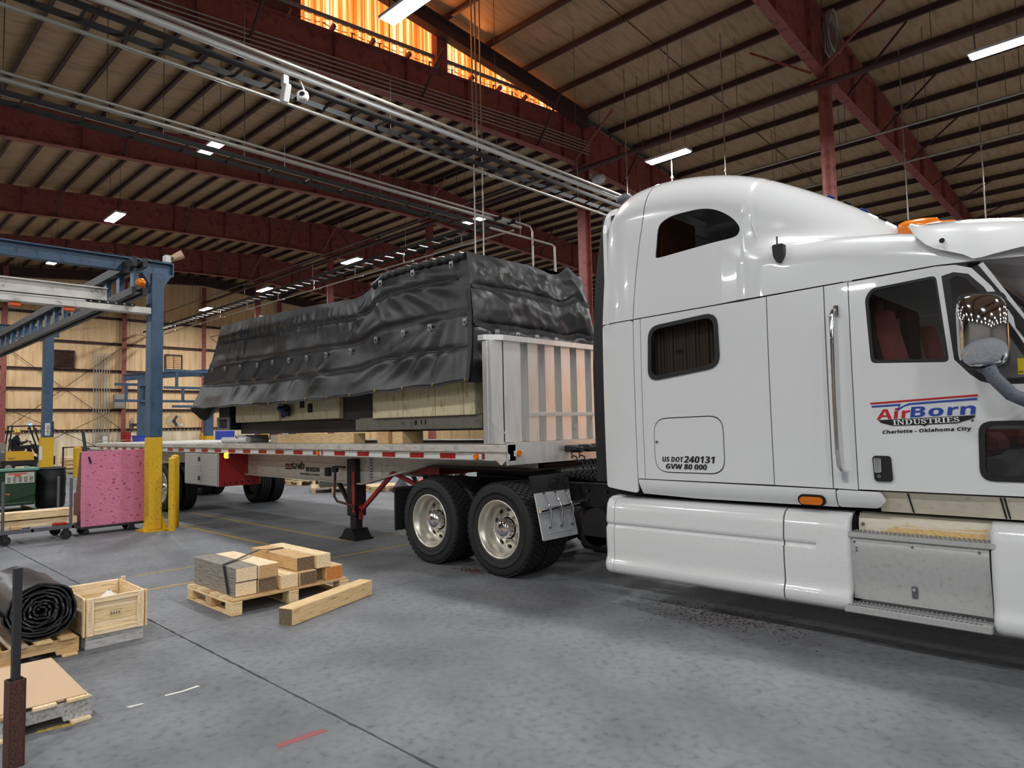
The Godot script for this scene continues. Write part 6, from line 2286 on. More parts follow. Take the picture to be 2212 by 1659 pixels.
	for q in [[-9.75, 1.98], [-10.0, 2.06]]:
		add.call("socket", q[0], q[0] + 0.14, q[1] - 0.08, q[1] + 0.06, -5.51, -5.49, M.gap_dark)
	for q in [[-6.95, 0.05], [-6.82, 0.02], [-6.74, 0.02]]:
		add.call("slot", q[0], q[0] + q[1], 1.66, 1.72, -5.422, -5.412, M.gap_dark)
	# ---- timbers the machine stands on
	for tdef in [[-10.6, -8.35, 1.42, 1.565, -5.62, -5.42, 1, "long brown bearer timber under the machine on the trailer deck"], [-11.2, -10.65, 1.42, 1.56, -5.9, -5.6, 4, "dark bearer timber left of the long one under the machine"], [-7.75, -7.5, 1.42, 1.58, -5.75, -5.4, 3, "square cut block under the grey machine bed, left one"], [-7.48, -7.25, 1.42, 1.58, -5.8, -5.45, 1, "square cut block under the grey machine bed, right one"], [-6.45, -6.2, 1.42, 1.575, -6.6, -6.3, 3, "block under the machine near the headboard"]]:
		var m := MB.new()
		var c := Vector3((tdef[0] + tdef[1]) * 0.5, (tdef[2] + tdef[3]) * 0.5, (tdef[4] + tdef[5]) * 0.5)
		m.box(Vector3.ZERO, Vector3(tdef[1] - tdef[0], tdef[3] - tdef[2], tdef[5] - tdef[4]), Basis.IDENTITY, 0.006)
		var s := single("bearer_timber", m, M["wood_%d" % tdef[6]], tdef[7], "timber")
		s.position = c
	var rl := MB.new()
	for q in 4:
		rl.cyl(Vector3(-12.3 - q * 0.02, 1.47 + 0.04 * (q % 2), -5.5), Vector3(-12.3 - q * 0.02, 1.47 + 0.04 * (q % 2), -6.1), 0.05, -1, 12)
	rl.cyl(Vector3(-12.75, 1.475, -5.45), Vector3(-12.05, 1.475, -5.6), 0.055, -1, 14)
	single("white_strap_roll", rl, M.white_plastic, "roll of white straps on the deck below the tarp rear end", "strap")

func beam_i(a: Vector3, b: Vector3, h: float, w: float, mat: Material, parent: Node3D, called: String) -> void:
	var m := MB.new()
	var up := Vector3.UP
	m.bar(a, b, 0.012, h)
	m.bar(a + up * (h * 0.5 - 0.01), b + up * (h * 0.5 - 0.01), w, 0.02)
	m.bar(a - up * (h * 0.5 - 0.01), b - up * (h * 0.5 - 0.01), w, 0.02)
	part(called, m, mat, parent)

func build_crane() -> void:
	# near gantry: post, beam along z
	var o := thing("crane_post", "blue crane post with yellow base beside the pink plate", "post", Vector3(-12.42, 0, -4.12))
	var m := MB.new()
	m.bx(-0.13, 0.13, 1.56, 4.35, -0.1, 0.1, 0.012)
	part("shaft", m, M.crane_blue, o)
	m = MB.new()
	m.bx(-0.132, 0.132, 0.02, 1.56, -0.102, 0.102, 0.012)
	part("yellow_base", m, M.safety_yellow, o)
	m = MB.new()
	m.bx(-0.22, 0.22, 0, 0.02, -0.2, 0.2)
	for s in [-1.0, 1.0]:
		m.prism(pv([s * 0.1, 0.02, s * 0.2, 0.02, s * 0.1, 0.3]), -0.01, 0.01, Transform3D(Basis(Vector3(0, 0, 1), Vector3(0, 1, 0), Vector3(-1, 0, 0)), Vector3(0.1, 0, 0)))
	part("base_plate", m, M.safety_yellow, o)
	for s in [-1.0, 1.0]:
		m = MB.new()
		m.prism(pv([s * 0.1, 4.12, s * 0.1, 4.35, s * 0.24, 4.35]), -0.1, 0.1, Transform3D(Basis(Vector3(0, 0, 1), Vector3(0, 1, 0), Vector3(-1, 0, 0)), Vector3.ZERO))
		part("knee_plate", m, M.crane_blue, o)
	o = thing("crane_beam", "blue gantry beam on top of the near blue post", "beam", Vector3(-12.42, 4.46, 0))
	beam_i(Vector3(0, 0, -4.38), Vector3(0, 0, 1.5), 0.23, 0.16, M.crane_blue, o, "girder")
	m = MB.new()
	m.bx(-0.08, 0.08, -0.115, 0.115, -4.4, -4.38)
	part("end_plate", m, M.crane_blue, o)
	m = MB.new()
	var pts := []
	for q in 20:
		pts.append(Vector3(0.0, 0.14 + 0.015 * sin(q * 2.0), -4.2 + q * 0.06))
	m.tube(pts, 0.012, 6)
	part("cable", m, M.black_plastic, o)
	# floodlight on the beam end
	o = thing("flood_lamp", "small tan floodlight on the end of the blue beam", "lamp", Vector3(-12.42, 4.62, -4.35))
	m = MB.new()
	m.bx(-0.06, 0.06, -0.04, 0.1, -0.02, 0.1, 0.02)
	part("bracket", m, M.white_plastic, o)
	for s in [-0.06, 0.06]:
		m = MB.new()
		m.cyl(Vector3(s, 0.06, -0.04), Vector3(s + 0.05, 0.14, -0.18), 0.05, 0.075, 14)
		part("lamp_head", m, M.cardboard, o)
	# dark box truss running back along the hall
	o = thing("truss_bridge", "dark double tube truss hanging from the blue gantry beam", "truss", Vector3.ZERO)
	m = MB.new()
	for s in [-3.78, -3.62]:
		m.bar(Vector3(-11.85, 4.4, s), Vector3(-24.5, 4.4, s), 0.07, 0.14)
	part("top_chord", m, M.crane_dark, o)
	m = MB.new()
	for s in [-3.78, -3.62]:
		m.bar(Vector3(-11.85, 3.93, s), Vector3(-24.5, 3.93, s), 0.07, 0.12)
	part("bottom_chord", m, M.crane_dark, o)
	for k in 17:
		m = MB.new()
		m.bx(-12.2 - k * 0.72, -12.02 - k * 0.72, 3.98, 4.34, -3.74, -3.66, 0.005)
		part("web_post", m, M.crane_blue, o)
	m = MB.new()
	m.lathe([Vector2(0.0, -0.02), Vector2(0.07, -0.02), Vector2(0.07, 0.06), Vector2(0.0, 0.1)], Transform3D(Basis(Vector3(0, 0, 1), -PI * 0.5), Vector3(-11.84, 4.06, -3.7)), 12, true)
	part("bumper", m, M.amber_plastic, o)
	# white trolley beam along z
	o = thing("trolley_beam", "white trolley beam below the dark truss", "beam", Vector3(-12.3, 3.83, 0))
	beam_i(Vector3(0, 0.03, -3.35), Vector3(0, 0.03, 1.5), 0.27, 0.12, M.crane_white, o, "girder")
	m = MB.new()
	m.bx(-0.08, 0.08, -0.2, -0.09, -4.0, 1.5, 0.01)
	part("rail", m, M.crane_white, o)
	m = MB.new()
	m.bx(-0.09, 0.09, -0.1, -0.05, -3.75, -3.05, 0.01)
	part("track_plate", m, M.crane_dark, o)
	for k in 6:
		m = MB.new()
		m.cyl(Vector3(0.085, -0.075, -3.1 - k * 0.12), Vector3(0.1, -0.075, -3.1 - k * 0.12), 0.014, -1, 8)
		part("bolt", m, M.galv, o)
	m = MB.new()
	m.tube([Vector3(0.1, -0.06, -3.3), Vector3(0.1, -0.075, -1.0), Vector3(0.1, -0.06, 1.5)], 0.01, 6)
	part("cable", m, M.black_plastic, o)
	for k in 3:
		m = MB.new()
		m.bx(-0.05, 0.05, -0.26, -0.21, -2.9 + k * 0.7, -2.75 + k * 0.7, 0.01)
		part("cable_clip", m, M.gun_orange, o)
	# far gantry
	o = thing("crane_post", "far blue crane post with yellow base beside the forklift", "post", Vector3(-30.0, 0, -6.25))
	m = MB.new()
	m.bx(-0.17, 0.17, 1.57, 5.4, -0.15, 0.15, 0.015)
	part("shaft", m, M.crane_blue, o)
	m = MB.new()
	m.bx(-0.18, 0.18, 0.0, 1.57, -0.2, 0.2, 0.015)
	part("yellow_base", m, M.safety_yellow, o)
	m = MB.new()
	m.bx(0.172, 0.178, 1.65, 2.1, -0.07, 0.09)
	part("notice", m, M.paper, o)
	for q in 5:
		m = MB.new()
		m.bx(0.178, 0.18, 1.7 + q * 0.07, 1.73 + q * 0.07, -0.05 + 0.01 * (q % 3), 0.03 + 0.02 * (q % 2))
		part("notice_mark", m, M.ink, o)
	m = MB.new()
	m.bx(0.15, 0.19, 0.75, 1.25, 0.16, 0.26, 0.005)
	part("document_box", m, M.white_plastic, o)
	o = thing("crane_beam", "far blue gantry beam behind the dark truss", "beam", Vector3(-30.0, 5.5, 0))
	beam_i(Vector3(0, 0, -6.6), Vector3(0, 0, 2.0), 0.34, 0.2, M.crane_blue, o, "girder")
	# third gantry, at the end wall, seen right of the near post
	for p in [[-36.0, -11.43, 4.3, "narrow blue post right behind the near blue post"], [-36.0, -14.6, 4.9, "blue post with yellow base below the tarp rear corner"]]:
		o = thing("crane_post", p[3], "post", Vector3(p[0], 0, p[1]))
		m = MB.new()
		m.bx(-0.2, 0.2, 1.45, p[2], -0.19, 0.19, 0.015)
		part("shaft", m, M.crane_blue, o)
		m = MB.new()
		m.bx(-0.21, 0.21, 0.0, 1.45, -0.2, 0.2, 0.015)
		part("yellow_base", m, M.safety_yellow, o)
	o = thing("lattice_crane", "low blue lattice crane frame at the tan end wall", "crane", Vector3(-36.0, 0, 0))
	beam_i(Vector3(0.5, 4.9, -16.0), Vector3(-1.5, 4.45, -11.0), 0.3, 0.2, M.crane_blue, o, "runway_beam")
	for c in [[4.0, -10.1, -12.0], [3.22, -10.1, -14.6], [4.75, -12.3, -15.0], [3.9, -12.3, -14.9]]:
		m = MB.new()
		m.bar(Vector3(0.3, c[0], c[1]), Vector3(0.3, c[0], c[2]), 0.12, 0.12)
		part("chord", m, M.crane_blue, o)
	for c in [[3.25, 4.0, -10.6], [3.95, 4.7, -12.9], [3.95, 4.7, -14.5], [3.25, 3.9, -13.2], [3.25, 3.9, -14.3], [3.25, 4.0, -11.5]]:
		m = MB.new()
		m.bx(0.25, 0.35, c[0], c[1], c[2] - 0.06, c[2] + 0.06)
		part("web_post", m, M.crane_blue, o)
	m = MB.new()
	m.bar(Vector3(0.6, 2.95, -12.6), Vector3(0.6, 2.95, -14.2), 0.12, 0.12)
	m.bx(0.45, 0.75, 2.75, 3.0, -13.9, -13.5, 0.04)
	part("hoist", m, M.crane_blue, o)
	m = MB.new()
	for y in [2.95, 3.4]:
		m.bar(Vector3(0.7, y, -14.0), Vector3(0.5, y + 0.1, -15.0), 0.1, 0.1)
	for z in [-14.1, -14.45, -14.8]:
		m.bx(0.55, 0.7, 2.95, 3.45, z - 0.07, z + 0.05)
	part("yellow_arm", m, M.safety_yellow, o)
	# yellow bollards by the near post
	for b in [[-12.08, -4.31, 1.2, 0.06, "short yellow bollard touching the near blue post"], [-12.55, -4.52, 1.22, 0.07, "slim yellow bollard right of the near blue post"], [-30.6, -7.4, 1.15, 0.14, "yellow bollard right of the far blue post"]]:
		m = MB.new()
		m.cyl(Vector3(b[0], 0, b[1]), Vector3(b[0], b[2], b[1]), b[3], -1, 18)
		m.lathe([Vector2(b[3], 0.0), Vector2(b[3] * 0.7, 0.02), Vector2(0.0, 0.03)], Transform3D(Basis.IDENTITY, Vector3(b[0], b[2], b[1])), 18, true)
		single("bollard", m, M.safety_yellow, b[4], "bollard")

func pallet(label: String, sx: float, sz: float, at: Vector3, turn: float, woods: Array, style: String, boards: int) -> Node3D:
	# boards along local z, bearers along local x; local origin at the middle of the base
	var o := thing("wooden_pallet", label, "pallet", at, turn)
	var h := 0.14
	var bw := sx / boards
	for k in boards:
		var m := MB.new()
		m.box(Vector3.ZERO, Vector3(sz - 0.02 * rng.randf(), 0.02, bw * (0.72 if boards < 9 else 0.86)), Basis.IDENTITY, 0.003)
		part_mesh("deck_board", m.mesh(), M["wood_%d" % woods[k % woods.size()]], o, Transform3D(Basis(Vector3.UP, PI * 0.5 + rng.randf_range(-0.01, 0.01)), Vector3(-sx * 0.5 + (k + 0.5) * bw, h - 0.01, 0)))
	for s in [-1.0, 0.0, 1.0]:
		var z: float = s * (sz * 0.5 - 0.05)
		if style == "block":
			var m := MB.new()
			m.box(Vector3.ZERO, Vector3(sx, 0.018, 0.1), Basis.IDENTITY, 0.003)
			part_mesh("stringer_board", m.mesh(), M["wood_%d" % woods[0]], o, Transform3D(Basis.IDENTITY, Vector3(0, h - 0.03, z)))
			m = MB.new()
			m.box(Vector3.ZERO, Vector3(sx, 0.016, 0.1), Basis.IDENTITY, 0.003)
			part_mesh("bottom_board", m.mesh(), M["wood_%d" % woods[1]], o, Transform3D(Basis.IDENTITY, Vector3(0, 0.009, z)))
			for b in [-1.0, 0.0, 1.0]:
				m = MB.new()
				m.box(Vector3.ZERO, Vector3(0.13, 0.085, 0.1), Basis.IDENTITY, 0.004)
				part_mesh("block", m.mesh(), M["wood_%d" % woods[(int(b) + 4) % woods.size()]], o, Transform3D(Basis.IDENTITY, Vector3(b * (sx * 0.5 - 0.068), 0.06, z)))
		else:
			var m := MB.new()
			var hx := sx * 0.5
			var p := pv([-hx, 0.018, -hx + 0.14, 0.018, -hx + 0.15, 0.05, -hx + 0.36, 0.05, -hx + 0.37, 0.018, hx - 0.37, 0.018, hx - 0.36, 0.05, hx - 0.15, 0.05, hx - 0.14, 0.018, hx, 0.018, hx, h - 0.02, -hx, h - 0.02])
			m.prism(p, z - 0.02, z + 0.02)
			part("stringer", m, M.wood_painted if style == "painted" else M["wood_%d" % woods[1]], o)
	if style != "block":
		for b in [-1.0, 0.0, 1.0]:
			var m := MB.new()
			m.box(Vector3.ZERO, Vector3(sz, 0.018, 0.1), Basis.IDENTITY, 0.003)
			part_mesh("bottom_board", m.mesh(), M["wood_%d" % woods[2]], o, Transform3D(Basis(Vector3.UP, PI * 0.5), Vector3(b * (sx * 0.5 - 0.06), 0.009, 0)))
	return o

func timber(label: String, x0: float, x1: float, y0: float, y1: float, z0: float, z1: float, mat: Material, end_mat: Material, group := "") -> Node3D:
	var c := Vector3(x0 + x1, y0 + y1, z0 + z1) * 0.5
	var o := thing("square_timber", label, "timber", c, 0.0, group)
	var s := Vector3(absf(x1 - x0), absf(y1 - y0), absf(z1 - z0))
	var m := MB.new()
	m.box(Vector3.ZERO, s, Basis.IDENTITY, 0.005)
	part("body", m, mat, o)
	for e in [-1.0, 1.0]:
		m = MB.new()
		m.box(Vector3(e * (s.x * 0.5), 0, 0), Vector3(0.002, s.y - 0.012, s.z - 0.012))
		part("end_grain", m, end_mat, o)
	return o

func build_foreground() -> void:
	# --- pallet of square timbers
	pallet("light wooden pallet carrying the strapped square timbers", 1.0, 1.19, Vector3(-6.52, 0, -3.245), 0.0, [0, 1, 2, 1, 3], "block", 10)
	var y0 := 0.141
	var y1 := 0.27
	var y2 := 0.271
	var y3 := 0.4
	timber("lower grey weathered timber at the camera side of the pallet stack", -7.02, -6.1, y0, y1, -2.92, -2.715, M.wood_grey, M.wood_2)
	timber("upper grey weathered timber at the camera side of the pallet stack", -7.02, -6.09, y2, y3, -2.92, -2.715, M.wood_grey, M.wood_2)
	timber("lower timber with cracked dark end, second from the camera side", -7.0, -6.1, y0, y1 - 0.004, -3.115, -2.93, M.wood_1, M.wood_end_dark)
	timber("upper timber with golden end, second from the camera side", -7.03, -6.08, y2, y3 - 0.005, -3.12, -2.926, M.wood_2, M.wood_3)
	timber("pale timber with clean white end in the middle of the stack", -7.0, -6.06, y0, y1, -3.31, -3.13, M.wood_0, M.wood_2)
	timber("lower timber with grey mottled end right of the pale one", -7.0, -6.05, y0, y1, -3.5, -3.32, M.wood_1, M.wood_end_dark)
	timber("big upper timber with starry cracked end on the right half", -7.05, -6.1, y2, y3, -3.5, -3.315, M.wood_3, M.wood_end_dark)
	timber("upper timber with bright pink end at the far side", -7.04, -6.06, y2, y3 + 0.005, -3.66, -3.505, M.wood_0, M.wood_2)
	timber("small dark ended timber squeezed below the bright upper one", -7.0, -6.14, y0, y1, -3.6, -3.51, M.wood_4, M.wood_end_dark)
	timber("orange brown timber at the far end of the pallet", -6.95, -6.07, y0, y1, -3.8, -3.612, M.wood_1, M.wood_orange)
	var m := MB.new()
	var path := [Vector3(-6.2, 0.16, -2.7), Vector3(-6.24, 0.25, -2.7), Vector3(-6.3, 0.395, -2.7), Vector3(-6.33, 0.411, -2.72), Vector3(-6.47, 0.413, -2.92), Vector3(-6.6, 0.425, -3.1), Vector3(-6.68, 0.43, -3.22), Vector3(-6.72, 0.408, -3.35), Vector3(-6.72, 0.409, -3.5)]
	for i in path.size() - 1:
		m.bar(path[i], path[i + 1], 0.032, 0.004, Vector3(0, 0.2, 1) if i < 2 else Vector3.UP)
	single("black_strap", m, M.strap_black, "loose black strap laid over the stacked timbers", "strap")
	# black offcut of strap behind the floor beam
	m = MB.new()
	var pts := []
	for q in 14:
		pts.append(Vector3(-5.95 + 0.05 * cos(q * 0.5), 0.015 + 0.025 * absf(sin(q * 0.5)), -3.78 - q * 0.018))
	m.tube(pts, 0.005, 6)
	single("wire_offcut", m, M.strap_black, "small curl of black wire at the far end of the floor beam", "wire")
	# --- beam lying on the floor
	var o := thing("floor_beam", "single pale square timber lying on the floor by the pallet", "timber", Vector3(-5.595, 0, -3.36), 0.0)
	o.rotation.y = atan2(1.04, -0.38)
	m = MB.new()
	m.box(Vector3(0, 0.072, 0), Vector3(1.12, 0.142, 0.15), Basis.IDENTITY, 0.006)
	part("body", m, M.wood_1, o)
	for e in [-1.0, 1.0]:
		m = MB.new()
		m.box(Vector3(e * 0.56, 0.072, 0), Vector3(0.002, 0.128, 0.136))
		part("end_grain", m, M.wood_end_dark, o)
	# --- crate
	o = thing("wooden_crate", "open pale pine crate with a plastic bag inside", "crate", Vector3(-6.28, 0.1, -1.72))
	var hx := 0.3
	var hz := 0.205
	var board := func(called: String, c: Vector3, s: Vector3, mi: int) -> void:
		var b := MB.new()
		var long_z := s.z > s.x and s.z > s.y
		var long_y := s.y > s.x and s.y > s.z
		var bs := Basis.IDENTITY
		var sz := s
		if long_z:
			bs = Basis(Vector3.UP, PI * 0.5)
			sz = Vector3(s.z, s.y, s.x)
		elif long_y:
			bs = Basis(Vector3(0, 0, 1), PI * 0.5)
			sz = Vector3(s.y, s.x, s.z)
		b.box(Vector3.ZERO, sz, Basis.IDENTITY, 0.002)
		part_mesh(called, b.mesh(), M["wood_%d" % mi], o, Transform3D(bs, c))
	for s in [-1.0, 1.0]:
		for k in 3:
			board.call("end_board", Vector3(s * hx, 0.047 + k * 0.094, 0), Vector3(0.014, 0.092, hz * 2 - 0.03), [2, 0, 2][k])
			board.call("side_board", Vector3(0, 0.047 + k * 0.094, s * hz), Vector3(hx * 2, 0.092, 0.014), [0, 2, 0][k])
		for t in [-1.0, 1.0]:
			board.call("corner_cleat", Vector3(s * (hx + 0.014), 0.141, t * (hz - 0.03)), Vector3(0.014, 0.282, 0.05), 2)
			board.call("edge_cleat", Vector3(s * (hx + 0.002), 0.141, t * (hz + 0.012)), Vector3(0.035, 0.282, 0.012), 0)
		for y in [0.022, 0.262]:
			board.call("rail", Vector3(s * (hx + 0.016), y, 0), Vector3(0.016, 0.04, hz * 2 - 0.11), 2)
	board.call("floor_board", Vector3(0, 0.008, 0), Vector3(hx * 2 - 0.02, 0.014, hz * 2 - 0.02), 1)
	board.call("peg", Vector3(-hx + 0.05, 0.29, -hz - 0.01), Vector3(0.025, 0.04, 0.03), 2)
	m = MB.new()
	for t in [-1.0, 1.0]:
		for k in 6:
			m.cyl(Vector3(hx + 0.02, 0.03 + k * 0.045, t * (hz - 0.03) + 0.008 * (k % 2)), Vector3(hx + 0.0225, 0.03 + k * 0.045, t * (hz - 0.03) + 0.008 * (k % 2)), 0.0025, -1, 6)
	part("nails", m, M.steel_dark, o)
	m = MB.new()
	m.box(Vector3(-0.16, 0.275, hz), Vector3(0.1, 0.05, 0.02))
	part("black_tape", m, M.strap_black, o)
	# stamp on the crate front
	m = MB.new()
	for e in [[-0.04, 0.04, 0.165, 0.167], [-0.04, 0.04, 0.118, 0.12], [-0.04, -0.038, 0.118, 0.167], [0.038, 0.04, 0.118, 0.167]]:
		m.bx(hx + 0.0072, hx + 0.0078, e[2], e[3], e[0], e[1])
	for k in 4:
		m.bx(hx + 0.0072, hx + 0.0078, 0.13, 0.155, -0.028 + k * 0.017, -0.02 + k * 0.017)
	part("stamp", m, M.wood_end_dark, o)
	m = MB.new()
	m.box(Vector3(-6.28, 0.05, -1.72), Vector3(0.61, 0.1, 0.405), Basis.IDENTITY, 0.004)
	single("crate_base", m, M.wood_painted, "whitewashed wooden base under the pine crate", "crate base")
	# plastic bag in the crate
	m = MB.new()
	var P := []
	var nn := FastNoiseLite.new()
	nn.seed = 3
	nn.frequency = 0.9
	for i in 15:
		var row := PackedVector3Array()
		for j in 25:
			var a := TAU * j / 24.0
			var t := i / 14.0
			var r := 0.13 * cos(t * PI * 0.5) + 0.012
			r *= 1.0 + 0.5 * nn.get_noise_2d(cos(a) * 3.0 + t * 4.0, sin(a) * 3.0)
			row.append(Vector3(-6.25 + cos(a) * r * 1.3, 0.118 + 0.2 * sin(t * PI * 0.5) + 0.05 * pow(t, 6.0), -1.75 + sin(a) * r))
		P.append(row)
	m.grid(P, -1.0)
	single("plastic_bag", m, M.plastic_film, "crumpled clear plastic bag inside the pine crate", "bag")
	# --- pallet with the tarp roll
	pallet("worn brown pallet under the black tarp roll", 0.9, 1.0, Vector3(-6.42, 0, -1.02), PI * 0.5, [1, 3, 1, 4], "notched", 6)
	o = thing("tarp_roll", "rolled up black tarpaulin lying on the worn pallet", "tarpaulin", Vector3(-5.98, 0.355, -1.235))
	m = MB.new()
	var turns := 8.0
	var ns := 260
	var wob := FastNoiseLite.new()
	wob.seed = 9
	wob.frequency = 0.7
	var spiral := func(t: float, x: float, dr: float) -> Vector3:
		var a := t * turns * TAU
		var r: float = 0.018 + 0.195 * t + dr
		var w := 0.016 * wob.get_noise_2d(a * 0.9, x * 3.0 + floorf(a / TAU) * 5.0) + 0.01 * wob.get_noise_2d(a * 3.0 + 50.0, x * 2.0)
		r += w * minf(1.0, t * 4.0)
		return Vector3(x + 0.03 * wob.get_noise_2d(a * 1.3, 40.0), sin(a) * r * 0.98, cos(a) * r * 1.08)
	for side in 2:
		var G := []
		for i in ns + 1:
			var t := float(i) / ns
			var row := PackedVector3Array()
			for j in 7:
				row.append(spiral.call(t, -0.95 * j / 6.0, 0.008 if side == 0 else -0.004))
			G.append(row)
		m.grid(G, -1.0 if side == 0 else 1.0)
	for i in ns:
		var a: Vector3 = spiral.call(float(i) / ns, 0.0, 0.008)
		var b: Vector3 = spiral.call(float(i + 1) / ns, 0.0, 0.008)
		var c: Vector3 = spiral.call(float(i + 1) / ns, 0.0, -0.004)
		var d: Vector3 = spiral.call(float(i) / ns, 0.0, -0.004)
		m.quad(a, b, c, d, Vector3(1, 0, 0))
	for i in m.n.size():
		pass
	part("rolled_sheet", m, M.tarp, o)
	# --- pallet with cardboard sheet
	pallet("whitish pallet under the flat cardboard sheet", 0.92, 0.95, Vector3(-5.01, 0, -0.74), PI * 0.5, [2, 0, 2, 3], "painted", 6)
	m = MB.new()
	m.box(Vector3(-5.02, 0.1435, -0.74), Vector3(0.9, 0.005, 0.88), Basis(Vector3.UP, -0.02))
	single("cardboard_sheet", m, M.cardboard, "flat tan cardboard sheet lying on the near pallet", "cardboard")
	# broken pallet at the left edge
	o = thing("pallet_offcut", "stack of broken pallet boards at the left picture edge", "boards", Vector3(-4.3, 0, -0.47), 0.25)
	for k in 4:
		m = MB.new()
		m.box(Vector3.ZERO, Vector3(0.3, 0.022, 0.1), Basis.IDENTITY, 0.003)
		part_mesh("board", m.mesh(), M["wood_%d" % [1, 0, 3, 1][k]], o, Transform3D(Basis(Vector3.UP, 0.2 * k), Vector3(-0.05, 0.012 + k * 0.03, 0.12 + 0.01 * k)))
	# --- steel post in its sleeve
	o = thing("steel_post", "dark square steel post standing in a rusty sleeve", "post", Vector3(-4.2, 0, -0.765), 0.15)
	m = MB.new()
	m.bx(-0.017, 0.017, 0.1, 0.965, -0.017, 0.017, 0.003)
	part("bar", m, M.steel_dark, o)
	m = MB.new()
	for e in [[-0.036, 0.036, -0.036, -0.03], [-0.036, 0.036, 0.03, 0.036], [-0.036, -0.03, -0.03, 0.03], [0.03, 0.036, -0.03, 0.03]]:
		m.bx(e[0], e[1], 0.0, 0.42, e[2], e[3], 0.002)
	part("sleeve", m, M.rust, o)

func caster(parent: Node3D, at: Vector3, r: float) -> void:
	var m := MB.new()
	m.cyl(at + Vector3(-0.025, r, 0), at + Vector3(0.025, r, 0), r, -1, 18)
	part("caster_wheel", m, M.rubber, parent)
	m = MB.new()
	for s in [-0.035, 0.035]:
		m.bx(at.x + s - 0.004, at.x + s + 0.004, r * 0.8, 2.0 * r + 0.03, at.z - 0.03, at.z + 0.03)
	m.bx(at.x - 0.04, at.x + 0.04, 2.0 * r + 0.01, 2.0 * r + 0.03, at.z - 0.04, at.z + 0.04)
	part("caster_fork", m, M.steel_dark, parent)

